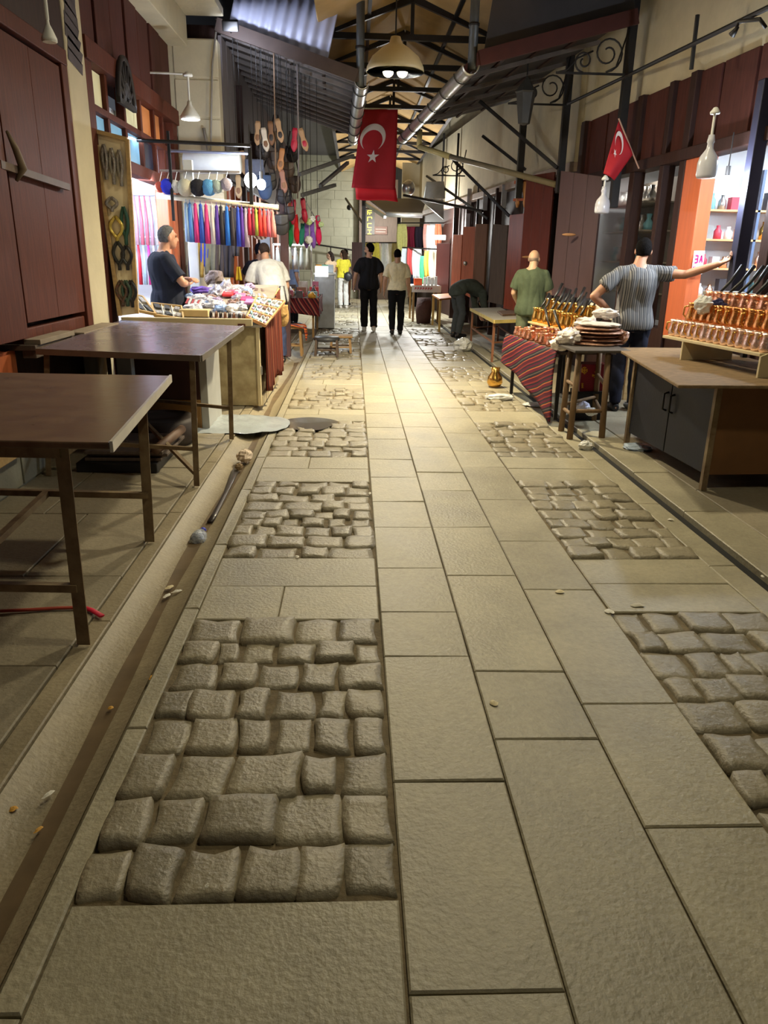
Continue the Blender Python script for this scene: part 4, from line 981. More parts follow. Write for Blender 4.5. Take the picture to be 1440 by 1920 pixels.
        if hairstyle == 'long':
            for q in (-1, 0, 1): m.tube([H(q * .045, -.06, .05), H(q * .055, -.10, -.06), H(q * .055, -.10, -.16), H(q * .045, -.09, -.26)], [(.05, .04), (.05, .035), (.045, .03), (.02, .015)], 12)
        m.build('hair', hm, root, smooth=True, local=True)
    else:
        hm = M('hair_%d_%d_%d' % hair, S(*hair), 0.6, var=0.2, scale=30)
        m = MB()
        def hf(d): return 1.0 if (-.62 < d.z < -.05 and d.y < -.05) else .82
        m.ell(H(0, -.014, .02), (.0765, .0965, .1005), HR, 36, 26, hf); m.build('hair', hm, root, smooth=True, local=True)
    if beard:
        m = MB()
        def bf(d): return 1.0 if (d.z < -.1 and d.y > -.45 and not (d.z > -.32 and d.y > .8)) else .8
        m.ell(H(0, .03, -.05), (.060, .068, .080), HR, 28, 20, bf); m.build('beard', M('beard_dark', S(*beard), .6, var=.3, scale=40), root, smooth=True, local=True)
    sd = loc[0] * 3.1 + loc[1]
    if shirt is not None:
        m = MB(); torso(m, hem, 3.98, .016 + loose, low=.006)
        m.tube([J['shL'], J['neck'].lerp(J['shL'], .45), J['neck'].lerp(J['shL'], .2)], [.058 + loose * .6, .060, .056], 14)
        m.tube([J['shR'], J['neck'].lerp(J['shR'], .45), J['neck'].lerp(J['shR'], .2)], [.058 + loose * .6, .060, .056], 14)
        if sleeve > 0:
            for s in 'LR': arm(m, s, 0, sleeve, .016 + loose * .8)
        vremesh(m, 'shirt', voxel, shirt, root, 3, fold=.012 + loose * .2, fscale=7, seed=sd)
    if trousers is not None and lower:
        m = MB(); torso(m, 0.0, 1.45, .012)
        for s in 'LR': leg(m, s, .014, tleg, loose * .8 if tleg > .9 else .01)
        vremesh(m, 'trousers', voxel, trousers, root, 3, fold=.010, fscale=8, seed=sd + 3, stretchz=.9)
    if lower and shoe is not None:
        sm = M('shoe_%d_%d_%d' % shoe, S(*shoe), 0.5, var=0.15)
        for s in 'LR':
            m = MB(); foot(m, s, .010); vremesh(m, 'shoe', .009, sm, root, 2)
    return root, J, H
cloth = lambda n, c, r=.85, var=.12: M(n, S(*c), r, var=var, scale=18, spec=.2)
black_cotton = cloth('black_cotton', (26, 26, 30)); black_twill = cloth('black_twill', (24, 24, 27))
walkA = dict(hipL=(-.09, .0, .92), hipR=(.09, 0, .92), knL=(-.09, .06, .50), anL=(-.085, .10, .09), knR=(.10, .03, .50), anR=(.11, -.16, .11),
             elL=(-.27, -.02, 1.15), wrL=(-.31, .10, .92), elR=(.255, -.07, 1.14), wrR=(.25, -.02, .89))
walkB = dict(knL=(-.09, .02, .50), anL=(-.085, -.08, .10), knR=(.10, .07, .50), anR=(.10, .10, .09),
             elL=(-.25, -.05, 1.14), wrL=(-.27, .02, .89), elR=(.25, .0, 1.14), wrR=(.26, .07, .89))
person('person in loose black t-shirt, black trousers and white shoes, walking away, glancing sideways', (0.33, 16.75, 0.0), 0.0, walkA, 1.03, hyaw=1.05, hairstyle='full', beard=(44, 34, 30), shirt=black_cotton, trousers=black_twill, shoe=(214, 212, 206), sleeve=.85, hem=.25, loose=.028)
person('person in a cream short-sleeved shirt and black trousers, walking away down the lane', (0.90, 16.15, 0.0), 0.0, walkB, 0.97, hairstyle='crop', shirt=cloth('cream_cotton', (240, 228, 192)), trousers=black_twill, shoe=(24, 22, 22), sleeve=.8, hem=.85, loose=.014, width=1.03)
# man in the striped shirt reaching for the post
strm = stripes('grey_vertical_stripes', (1, 0, 0), 0.040, [(0, S(124, 122, 120)), (.36, S(50, 52, 58)), (.55, S(114, 113, 114)), (.82, S(70, 71, 76))], wob=.5)
px_ = 2.93
lp = lambda x, y, z, X, Y: (x - X, y - Y, z)
hp = (3.59, 7.40, 1.60)
person('person in a grey striped shirt, one arm stretched to a post, hand on hip', (px_, 7.95, 0.014), 0.0,
       dict(shL=(-.20, -.01, 1.42), elL=(-.46, -.06, 1.19), wrL=(-.24, .06, 1.04), shR=(.185, -.01, 1.43), elR=(.40, -.20, 1.42), wrR=(hp[0] - px_ - .07, hp[1] - 7.95 + .02, 1.535), neck=(-.01, -.01, 1.475), head=(.03, .03, 1.645), head0=(.01, .01, 1.565)),
       1.0, hyaw=-.25, hairstyle='short', skin=(178, 128, 100), shirt=strm, trousers=cloth('dark_navy_denim', (30, 32, 46)), sleeve=.62, hem=.35, loose=.012, width=1.06, voxel=.008, handdir={'L': (.7, .5, -.3), 'R': (.6, -.3, .35)}, curl=.6)
# man in green by the brown shutter
gm = cloth('olive_cotton', (82, 92, 70))
person('person with a shaved head in an olive green shirt standing before the red door', (2.43, 10.55, 0.014), -.35,
       dict(elL=(-.25, .02, 1.15), wrL=(-.20, .22, .98), elR=(.25, .05, 1.15), wrR=(.16, .22, 1.0), head=(0, .05, 1.62)), .955, hyaw=-.25, skin=(206, 164, 130), hair=(150, 130, 110), hairstyle='bald', shirt=gm, trousers=cloth('olive_trousers', (98, 104, 80)), sleeve=.75, hem=.2, loose=.018, width=1.04, shoe=(60, 50, 44))
# man bending down behind the white table
person('person in dark grey clothes bent over with the head down behind the white table', (2.12, 15.6, 0.014), -1.2,
       dict(crotch=(0, -.02, .80), pelvis=(0, -.03, .90), waist=(0, .12, 1.0), chest=(0, .34, .98), neck=(0, .50, .86), head0=(0, .56, .79), head=(0, .60, .72),
            shL=(-.18, .44, .90), shR=(.18, .44, .90), elL=(-.2, .50, .63), elR=(.2, .50, .63), wrL=(-.14, .60, .42), wrR=(.14, .60, .42), hipL=(-.09, -.03, .88), hipR=(.09, -.03, .88), knL=(-.11, .05, .48), knR=(.11, .05, .48)),
       1.0, hpitch=-1.2, shirt=cloth('charcoal_green_knit', (76, 82, 76)), trousers=cloth('faded_grey_jeans', (78, 82, 84)), sleeve=1.9, hem=.5, loose=.012, shoe=(36, 34, 36))
# man behind the jewellery stall, arms folded
nm = cloth('navy_tee', (38, 42, 56))
person('person with grey hair and navy t-shirt, arms folded, behind the bead stall', (-2.13, 9.0, 0.024), -1.15,
       dict(elL=(-.27, .10, 1.17), wrL=(.06, .25, 1.20), elR=(.27, .12, 1.17), wrR=(-.05, .24, 1.15), chest=(0, -.03, 1.31), neck=(0, -.01, 1.475), head=(0, .05, 1.635)), 1.03, hyaw=.12, skin=(190, 140, 112), hair=(104, 104, 106), hairstyle='short', shirt=nm, trousers=black_twill, sleeve=.8, hem=.4, loose=.016, width=1.1, belly=.03, voxel=.008, handdir={'L': (1, .25, .1), 'R': (-1, .25, -.05)})
# man in white t-shirt leaning over the goods + the one behind him
person('person in a white t-shirt leaning over the goods with the back turned', (-1.16, 11.35, 0.024), .45,
       dict(waist=(0, .03, 1.08), chest=(0, .15, 1.25), neck=(0, .26, 1.38), head0=(0, .31, 1.45), head=(0, .35, 1.53), shL=(-.19, .20, 1.33), shR=(.19, .20, 1.33), elL=(-.26, .26, 1.05), wrL=(-.22, .40, .88), elR=(.27, .18, 1.06), wrR=(.25, .34, .90)),
       1.02, hpitch=-.5, hair=(62, 50, 44), hairstyle='crop', shirt=cloth('white_tee', (206, 206, 204)), trousers=cloth('blue_jeans', (62, 70, 96)), sleeve=.75, hem=.35, loose=.02, width=1.05)
person('dark-haired person half hidden by the white t-shirt, holding out a yellow cloth', (-1.42, 12.1, 0.024), .3,
       dict(elL=(-.25, .16, 1.22), wrL=(-.24, .42, 1.26), neck=(0, .02, 1.45), head=(0, .06, 1.60)), .98, hair=(30, 32, 42), shirt=cloth('dark_tee', (48, 50, 62)), trousers=black_twill, sleeve=.7)
c = onY(447, 500, 12.0); m = MB(); m.sheet(lambda u, v: (c.x + .05 * (u - .5) * (1 + v), c.y + .02 * math.sin(6 * u), c.z - .20 * v), 8, 8, .004); m.build('yellow_cloth', cloth('yellow_scarf', (226, 196, 70)), smooth=True, label='small yellow cloth held out by the half hidden person', cat='cloth')
# women by the far stall
white_tr = cloth('white_trousers', (226, 228, 226))
person('person with long hair, yellow top and wide white trousers, dark bag on the back', (-.32, 24.2, 0.0), .4, dict(elL=(-.22, .12, 1.16), wrL=(-.2, .28, 1.0), elR=(.22, .10, 1.16), wrR=(.1, .28, 1.0)), .98, hyaw=.5, skin=(214, 172, 146), hair=(60, 46, 38), hairstyle='long', shirt=cloth('yellow_top', (220, 212, 70)), trousers=white_tr, shoe=(210, 206, 200), sleeve=.5, hem=.9, width=.9, loose=.03)
person('dark-haired person in a sleeveless beige top and dark skirt, beside the yellow top', (-.70, 23.9, 0.0), .7, dict(elL=(-.22, .14, 1.16), wrL=(-.16, .30, .98), elR=(.22, .12, 1.16), wrR=(.1, .3, .98)), .95, hyaw=.6, skin=(214, 172, 146), hair=(56, 46, 42), hairstyle='long', shirt=cloth('beige_top', (216, 190, 160)), trousers=cloth('dark_skirt', (46, 48, 64)), shoe=(60, 56, 54), sleeve=.1, hem=.8, width=.88)
person('person in a white shirt standing behind the yellow top', (-.26, 25.6, 0.0), -.3, {}, 1.0, hair=(52, 46, 42), shirt=cloth('white_shirt', (232, 234, 234)), trousers=cloth('tan_trousers', (170, 130, 104)), sleeve=.8)
bp = T('shoulder_bag', 'black shoulder bag hanging on the back of the yellow top', 'bag', (-.17, 24.1, .8))
m = MB(); m.ell((-.17, 24.05, .96), (.13, .08, .15), n=16, m=12, fn=lambda d: 1 - .15 * max(0, d.z)); m.build('pouch', M('black_leather', S(44, 46, 52), .4), bp, smooth=True)
m = MB(); m.tube([(-.28, 24.06, 1.02), (-.36, 24.12, 1.28), (-.36, 24.2, 1.42), (-.24, 24.28, 1.43)], .012, 6); m.build('strap', MATS['black_leather'], bp, smooth=True)
person('far person in a dark red top between the two walking men', (.55, 25.5, 0.0), .2, {}, 1.0, hair=(36, 36, 42), shirt=cloth('dark_red_top', (150, 40, 52)), trousers=black_twill, sleeve=.6)
person('person in a pale blue shirt and white cap behind the far goods', (-1.35, 17.6, 0.024), -1.0, {}, .95, hair=(232, 232, 232), shirt=cloth('pale_blue_shirt', (140, 160, 196)), trousers=black_twill, sleeve=.7)
person('far seated-height person in blue among the clothes stalls', (1.95, 25.5, -.15), .3, {}, .9, hair=(40, 38, 40), shirt=cloth('blue_shirt', (70, 96, 150)), trousers=black_twill, sleeve=.7)
person('person in dark clothes behind the glass of the copper shop', (4.55, 6.2, 0.05), 1.2, dict(elL=(-.25, .2, 1.15), wrL=(-.18, .38, 1.0)), 1.0, hair=(30, 28, 28), shirt=cloth('dark_sweater', (64, 60, 66)), trousers=black_twill, sleeve=1.6)
# ================================================================== BEAD STALL (left)
def onSlope(px, py, y0=7.85, z0=0.875, k=0.17):        # point on the sloping display board
    r = ray(px, py); t = (z0 + k * (0 - y0) - EYE.z) / (r.z - k * r.y); return EYE + r * t
grime = M('grimy_cream_paint', S(206, 192, 150), 0.55, scale=6, rgb2=S(150, 130, 92), bump=0.2, bscale=18)
st = T('display_counter', 'grimy cream display counter of the bead stall by the gutter', 'counter', (-1.35, 8.7, 0.024))
MB().box(-1.74, -0.985, 7.9, 9.7, 0.03, 0.84).build('body', grime, st, bev=0.004)
MB().box(-1.0, -0.965, 7.88, 7.95, 0.03, 0.86).build('corner_post', cream_paint, st, bev=0.004)
MB().box(-0.985, -0.955, 7.95, 9.7, 0.02, 0.12).build('kick_board', cream_paint, st, bev=0.004)
MB().hexa([(-1.78, 7.85, .842), (-.93, 7.85, .842), (-.93, 9.75, .842), (-1.78, 9.75, .842), (-1.78, 7.85, .865), (-.93, 7.85, .865), (-.93, 9.75, 1.19), (-1.78, 9.75, 1.19)]).build('sloping_top', M('grey_counter_top', S(150, 142, 130), .6), st)
MB().cbox((-.962, 7.915, 0.40), (.03, .03, .09)).build('latch', M('chrome_metal', S(200, 200, 200), .25, .9), st, bev=0.004)
rugm = stripes('brown_red_stripes', (0, 1, 0), 0.09, [(0, S(110, 48, 34)), (.2, S(62, 30, 26)), (.35, S(134, 78, 52)), (.5, S(88, 34, 30)), (.7, S(120, 62, 40)), (.85, S(52, 28, 26))], wob=.2)
m = MB(); m.sheet(lambda u, v: (-.905 + .025 * math.sin(u * 46) * (.3 + v) - .01, 8.0 + 1.62 * u, .90 - (.72 + .05 * math.sin(u * 9)) * v + .25 * u * (1 - v)), 70, 14, .006)
m.build('hanging_rug', rugm, smooth=True, label='brown and red striped fabric hanging down the side of the bead counter', cat='fabric')
m = MB(); m.box(-2.32, -1.02, 7.78, 7.84, 0.86, 0.93); m.build('front_board', cream_paint, bev=0.006, label='long cream board along the front of the bead stall', cat='board')
m = MB(); m.box(-2.36, -1.8, 7.82, 8.3, 0.03, 0.855); m.build('goods_box', M('dark_box', S(50, 42, 40), .7), bev=.006, label='dark box standing under the tilted necklace trays', cat='box')
# leaning pegboard
pb = T('necklace_board', 'tall pale pegboard hung with packaged necklaces beside the cream pillar', 'display panel', (-2.17, 7.72, 0.93))
c4 = [onY(226, 592, 7.72), onY(250, 572, 7.72), onY(240, 262, 7.80), onY(178, 246, 7.80)]
c4[1] = onY(258, 588, 7.72)
MB().plate(c4, 0.02).build('board', M('pegboard_tan', S(246, 230, 194), .7, var=.1), pb)
for a, b in ((c4[0], c4[3]), (c4[1], c4[2]), (c4[3], c4[2])): m = MB(); m.beam(a + Vector((0, -.02, 0)), b + Vector((0, -.02, 0)), .035, .03, (0, 1, 0)); m.build('rail', wood_lt, pb)
m = MB(); m.beam(onY(180, 246, 7.9), onY(216, 612, 7.72), .07, .05, (0, 1, 0)); m.build('leaning_strip', wood_dark, label='dark strip of wood leaning between the cream pillar and the pegboard', cat='strip')
def onPan(u, v): a = c4[3].lerp(c4[2], u); b = c4[0].lerp(c4[1], u); return a.lerp(b, v) + Vector((0, -.035, 0))
silver = M('silver_beads', S(170, 165, 158), .25, .6, var=.3, scale=60, bump=1, bscale=160); goldp = M('gold_foil', S(214, 190, 96), .25, .5, var=.3, scale=30)
darkb = M('dark_beads', S(48, 48, 46), .35, var=.6, scale=80, bump=1, bscale=160); redb = M('mixed_red_green_beads', S(128, 60, 48), .4, scale=60, rgb2=S(52, 82, 62), bump=1, bscale=140)
def strand(lab, p, l, w, mat, name='bead_necklace', cat='necklace', group=None):
    p = Vector(p); n = 9
    m = MB(); m.tube([p + Vector((-w * math.sin(PI * min(1, k / n * 1.25)) / 2, 0, -l * k / n)) for k in range(n + 1)] + [p + Vector((w * math.sin(PI * min(1, (n - k) / n * 1.25)) / 2, -.004, -l * (n - k) / n)) for k in range(n + 1)], .017, 6)
    return m.build(name, mat, smooth=True, label=lab, cat=cat, group=group)
for k, (u, v, l, w, mm, lab) in enumerate(((.25, .06, .30, .04, silver, 'silver packaged chain at the top of the pegboard, nearest the pillar'), (.48, .07, .31, .04, silver, 'silver packaged chain at the top middle of the pegboard'), (.72, .07, .31, .04, silver, 'silver packaged chain at the top of the pegboard, on the lane side'),
        (.30, .34, .12, .10, silver, 'grey bead packet midway up the pegboard'), (.38, .44, .24, .12, goldp, 'gold foil packet in the middle of the pegboard'), (.72, .38, .34, .06, M('green_ribbon', S(40, 84, 70), .6), 'thin green ribbon near the lane edge of the pegboard'),
        (.35, .58, .26, .10, darkb, 'dark grey bead strand low on the pegboard'), (.70, .60, .22, .09, M('black_beads', S(30, 30, 36), .3), 'black bead strand low on the lane side of the pegboard'), (.30, .80, .24, .10, redb, 'red and green bead strand at the foot of the pegboard'), (.55, .80, .24, .08, M('green_beads', S(58, 84, 70), .35, var=.4, scale=60), 'grey green bead strand at the foot of the pegboard'), (.80, .80, .25, .08, MATS['black_beads'], 'black tassel strand at the foot of the pegboard'))):
    strand(lab, onPan(u, v), l, w, mm)
# trays with wooden rims
def tray(lab, c4, nx, ny, goods, glab, ggroup, rim=wood_lt, h=.03):
    c = [Vector(p) for p in c4]; t = T('display_tray', lab, 'tray', tuple(c[0])); n = (c[1] - c[0]).cross(c[3] - c[0]).normalized()
    MB().plate([p + n * .006 for p in c], .008).build('base', M('tray_base', S(206, 200, 190), .6), t)
    for a, b in ((0, 1), (1, 2), (2, 3), (3, 0)): MB().beam(c[a] + n * h / 2, c[b] + n * h / 2, .016, h, n).build('rim', rim, t)
    for k in range(1, nx): a = c[0].lerp(c[1], k / nx); b = c[3].lerp(c[2], k / nx); MB().beam(a + n * .014, b + n * .014, .006, .016, n).build('divider', white_paint, t)
    rr = random.Random(int(c[0].x * 100)); 
    for i in range(nx):
        for j in range(ny):
            u0, v0 = (i + .5) / nx, (j + .5) / ny; p = c[0].lerp(c[1], u0).lerp(c[3].lerp(c[2], u0), v0) + n * .022
            mm = rr.choice(goods); m = MB(); sx = (c[1] - c[0]).length / nx * .36; sy = (c[3] - c[0]).length / ny * .38
            ex = (c[1] - c[0]).normalized(); ey = (c[3] - c[0]).normalized(); sdd = rr.random() * 9
            R = Matrix((ex, ey, n)).transposed()
            m.cbox(p, (sx * rr.uniform(1.2, 1.9), sy * rr.uniform(1.2, 1.8), .02), R @ Matrix.Rotation(rr.uniform(-.3, .3), 3, 'Z')); m.build('trinket_packet', mm, label=glab, cat='packet', group=ggroup)
pk = [M('packet_silver', S(196, 198, 208), .2, .3, var=.3, scale=40, bump=.8), M('packet_white', S(222, 224, 228), .3, var=.15, scale=30, bump=.8), M('packet_lilac', S(176, 166, 200), .3, var=.25, scale=40), M('packet_cyan', S(150, 200, 216), .3, var=.2, scale=40), M('packet_brown', S(120, 96, 92), .4, var=.3, scale=40)]
def q4(l0, r0, l1, r1, ya, yb, a, b):
    L0 = Vector((l0[0], l0[1])); L1 = Vector((l1[0], l1[1])); R0 = Vector((r0[0], r0[1])); R1 = Vector((r1[0], r1[1]))
    la, lb, ra, rb = L0.lerp(L1, a), L0.lerp(L1, b), R0.lerp(R1, a), R0.lerp(R1, b)
    return [Vector((0, 0, .02)) + onY(*la, ya + (yb - ya) * a), Vector((0, 0, .02)) + onY(*ra, ya + (yb - ya) * a), Vector((0, 0, .02)) + onY(*rb, ya + (yb - ya) * b), Vector((0, 0, .02)) + onY(*lb, ya + (yb - ya) * b)]
for k, nm_ in enumerate(('nearest', 'middle', 'rear')):
    tray('%s of the three stepped trinket trays at the lane corner of the bead counter' % nm_, q4((461, 601), (496, 617), (482, 562), (534, 571), 7.86, 8.75, k / 3, (k + .94) / 3), 5, 2, pk, 'small clear trinket packet in the %s stepped tray' % nm_, 'packets in the %s stepped tray' % nm_, rim=M('orange_pine', S(206, 150, 100), .5))
tray('flat tray of dark trinkets behind the three stepped trays', [onY(458, 560, 9.0), onY(508, 567, 9.0), onY(523, 545, 9.65), onY(466, 541, 9.65)], 5, 2, [pk[2], pk[4], pk[0]], 'dark trinket packet in the flat tray behind the stepped ones', 'packets in the rear flat tray')
tray('tilted wood-rimmed necklace tray nearest the pegboard', [onY(262, 586, 7.86), onY(292, 592, 7.86), onY(268, 560, 8.2), onY(236, 552, 8.2)], 2, 2, [darkb, silver], 'dark bead heap in the tilted tray nearest the pegboard', 'beads in the tray by the pegboard')
tray('tilted wood-rimmed tray in front of the person with folded arms', [onY(290, 594, 7.86), onY(344, 602, 7.86), onY(340, 578, 8.25), onY(284, 572, 8.25)], 3, 2, [silver, darkb], 'dull bead heap in the tilted tray before the folded arms', 'beads in the tray before the folded arms')
# heap of bagged goods on the sloping top
def heap(lab, px, py, r, mat, name='goods_bag', cat='bag', group=None, seed=0, amp=.4, lift=0.0):
    c = onSlope(px, py) + Vector((0, 0, lift)); return tag(crumple(name, lab, cat, c, r, mat, seed, amp), group=group)
clear = M('cellophane', S(206, 208, 222), .14, var=.15, scale=20, bump=1.0, bscale=40, spec=.8)
for k, (lab, px, py, r, mm) in enumerate((
    ('clear crackly bag nearest the folded arms', 362, 578, (.11, .10, .05), clear), ('clear crackly bag behind the nearest one', 372, 562, (.12, .11, .06), clear), ('wide clear bag in the middle of the bead counter', 400, 572, (.12, .12, .06), clear),
    ('bluish clear bag beside the pink packets', 418, 580, (.10, .09, .05), M('bluish_bag', S(150, 176, 226), .2, var=.3, scale=20, bump=1)), ('tall silvery bag at the top of the heap', 425, 548, (.10, .12, .14), M('silver_bag', S(190, 190, 204), .15, .3, var=.35, scale=24, bump=1, bscale=50)), ('silvery bag leaning against the tall one', 408, 552, (.09, .10, .10), MATS['silver_bag']),
    ('bundle of purple fabric at the back of the bead counter', 380, 545, (.14, .10, .05), M('purple_fabric', S(104, 78, 176), .8, var=.2)), ('white lace bundle between the bags', 436, 578, (.08, .08, .05), M('white_lace', S(224, 222, 226), .7, var=.1, bump=1)), ('crumpled white bag near the dark bracelets', 445, 592, (.09, .06, .045), clear), ('black fluffy trinket beside the stepped trays', 466, 578, (.045, .045, .03), M('black_fluff', S(26, 26, 28), .9)), ('grey fluffy bundle before the hanging bags', 402, 522, (.12, .1, .10), M('grey_brown_fluff', S(128, 112, 104), .9, var=.25, bump=1)))):
    heap(lab, px, py, r, mm, seed=k * 2.3 + 1)
r5 = random.Random(99)
bagc = [clear, MATS['silver_bag'], MATS['white_lace'], MATS['bluish_bag'], M('brown_trinkets', S(140, 110, 100), .4, var=.4, scale=40, bump=1), M('lilac_trinkets', S(170, 150, 190), .3, var=.4, scale=40, bump=1)]
for k in range(26):
    px, py = (r5.uniform(352, 455), r5.uniform(556, 598)) if k < 16 else (r5.uniform(425, 470), r5.uniform(535, 556))
    heap('small glinting trinket bag in the heap on the bead counter', px, py, (r5.uniform(.05, .08), r5.uniform(.05, .08), r5.uniform(.03, .05)), bagc[k % 6], name='trinket_bag', group='heap of trinket bags on the bead counter', seed=k * 1.7 + 40, lift=.01)
for k, (px, py, mm, lab) in enumerate(((428, 556, 'red', 'red'), (438, 553, 'rosepink', 'rose pink'), (450, 560, 'pink', 'pink'), (462, 566, 'hot pink', 'hot pink'), (470, 571, 'lilac', 'lilac'))):
    col = dict(red=(222, 58, 66), rosepink=(206, 90, 130), pink=(224, 120, 170), lilac=(196, 130, 190)).get(mm, (226, 60, 120)); c = onSlope(px, py) + Vector((0, 0, .03))
    m = MB(); m.cbox(c, (.12, .16, .03), Matrix.Rotation(.2, 3, 'X')); m.build('ribbon_packet', M('ribbon_' + lab.replace(' ', '_'), S(*col), .4, var=.12), bev=.008, label='%s ribbon packet lying on the bead counter' % lab, cat='packet', group='ribbon packets')
m = MB(); c = onSlope(366, 592); m.cbox(c + Vector((0, 0, .03)), (.30, .18, .07)); m.build('cardboard_box', M('pale_cardboard', S(204, 180, 130), .6), bev=.006, label='pale shallow box wrapped in plastic at the front of the bead counter', cat='box')
m = MB(); m.hexa([onSlope(390, 606) + Vector((0, 0, 0)), onSlope(460, 612), onSlope(462, 600), onSlope(396, 597)] + [p + Vector((0, 0, .02)) for p in (onSlope(390, 606), onSlope(460, 612), onSlope(462, 600), onSlope(396, 597))]); m.build('bracelet_board', M('brown_board', S(98, 50, 34), .5), label='brown board carrying the row of dark bracelets', cat='board')
for k in range(8):
    c = onSlope(396 + 8.6 * k, 600 + .8 * k) + Vector((0, 0, .05)); m = MB()
    m.tube([c + Vector((.008 * k % .01, .035 * math.cos(2 * PI * j / 14), .035 * math.sin(2 * PI * j / 14))) for j in range(15)], .011, 6, cap=False)
    m.build('bracelet', M(('dark_bracelet', 'brown_bracelet')[k % 2], S(*((40, 34, 36), (110, 72, 52))[k % 2]), .3), smooth=True, label='%s dark bracelet along the brown board, from the cardboard box' % ORD[k], cat='bracelet', group='row of dark bracelets')
for k in range(6):
    c = onSlope(349 + 5 * k, 574 + k * .9) + Vector((0, 0, .03)); m = MB(); m.beam(c, c + Vector((.02, .05, .05)), .02, .008); m.build('striped_stick', M(('striped_red', 'striped_white')[k % 2], S(*((190, 80, 80), (230, 226, 226))[k % 2]), .5), label='%s red-white stick by the folded arms, counted from them' % ORD[k], cat='stick', group='row of red and white sticks')

# ---- frame of rails, with tassels, pompoms, strings
frame = T('stall_frame', 'frame of rails and white posts above the bead counter', 'frame', (-1.7, 9.6, 0.03))
MB().tube([onY(238, 262, 9.45), onY(470, 273, 9.45)], .02, 8).build('top_rail', black_metal, frame)
MB().tube([onY(320, 283, 9.9), onY(470, 288, 9.9)], .016, 8).build('upper_rail', M('blue_grey_rail', S(120, 124, 146), .4, .4), frame)
pa, pb_ = onY(294, 367, 9.6), onY(522, 389, 9.6)
MB().tube([pa, pb_], .032, 10).build('tassel_rail', M('cream_tube', S(226, 216, 190), .5), frame, smooth=True)
MB().tube([onY(300, 320, 9.7), onY(450, 323, 9.7)], .014, 8).build('hook_rail', M('grey_rail', S(150, 140, 130), .5), frame)
for px in (468,): q = onY(px, 272, 9.55); MB().box(q.x - .02, q.x + .02, 9.53, 9.57, 2.1, q.z).build('upright', black_metal, frame)
q = onY(352, 300, 9.75); MB().box(q.x - .055, q.x + .055, 9.72, 9.78, .03, q.z).build('white_post', white_paint, frame, bev=.006)
q = onY(318, 300, 9.5); MB().box(q.x - .015, q.x + .015, 9.49, 9.52, 1.9, q.z + .3).build('hanger', black_metal, frame)
tas = [(349, 'pale blue', (150, 180, 214)), (356, 'sky blue', (86, 140, 214)), (366, 'hot pink', (222, 62, 136)), (376, 'cobalt', (54, 92, 196)), (386, 'magenta', (214, 60, 130)), (397, 'white', (214, 208, 204)), (406, 'violet', (98, 66, 170)), (414, 'black', (42, 38, 44)), (425, 'bright blue', (40, 118, 216)), (434, 'charcoal', (58, 52, 58)), (446, 'royal blue', (52, 84, 206)), (453, 'purple', (92, 54, 160)), (460, 'lilac grey', (176, 160, 180)), (467, 'crimson', (190, 36, 66)), (474, 'wine red', (150, 36, 60)), (480, 'yellow green', (170, 176, 74)), (487, 'scarlet', (216, 48, 44)), (495, 'coral red', (226, 76, 64)), (503, 'rose', (224, 110, 130)), (511, 'salmon', (226, 130, 124))]
def tassel(lab, top, l, r, col, cname, group):
    t = T('tassel', lab, 'tassel', tuple(top), group=group); fm = M('thread_' + cname, S(*col), .75, var=.22, scale=14, stretch=(8, 8, .6))
    MB().tube([top, top + Vector((0, 0, -.035))], .003, 6).build('loop', fm, t)
    m = MB(); z = top + Vector((0, 0, -.03)); m.tube([z, z + Vector((0, 0, -.02)), z + Vector((0, 0, -.045)), z + Vector((0, 0, -.06)), z + Vector((.004, 0, -l * .6)), z + Vector((.006, 0, -l))], [.006, r * .62, r * .5, r * .62, r, r * 1.08], 10); m.build('skirt', fm, t, smooth=True)
def along(a, b, px): t = (px - 294) / (522 - 294); return a.lerp(b, t)
for k, (px, cn, col) in enumerate(tas):
    p = along(pa, pb_, px) + Vector((0, -.045, -.01)); tassel('%s tassel hanging from the cream rail' % cn, p, .44 if px < 462 else .30, .034, col, cn.replace(' ', '_'), 'tassels on the cream rail')
for k, (px, py, cn, col, r) in enumerate(((300, 351, 'small orange red', (206, 92, 70), .06), (314, 350, 'cobalt blue', (40, 52, 200), .085), (329, 350, 'white', (214, 214, 214), .07), (347, 352, 'cream', (206, 202, 180), .095), (371, 352, 'black', (30, 30, 38), .095), (391, 352, 'light blue', (96, 166, 224), .09), (406, 350, 'pale grey green', (160, 178, 176), .075), (424, 346, 'lilac grey', (178, 170, 186), .07))):
    c = onY(px, py, 9.55); t = T('pompom', '%s pompom hanging in a row above the cream rail' % cn, 'pompom', tuple(c), group='pompoms above the cream rail')
    m = MB(); m.ell(c, r, n=18, m=12, fn=lambda d: 1 + .12 * noise.noise(d * 9)); m.build('ball', M('pompom_' + cn.replace(' ', '_'), S(*col), .9, var=.15, bump=1, bscale=120), t, smooth=True)
    MB().tube([c + Vector((0, 0, r * .9)), Vector((c.x, 9.7, onY(px, 321, 9.7).z))], .004, 5).build('cord', white_paint, t)
rs = random.Random(12)
XB0, XB1, YB = -3.45, -2.58, 10.95
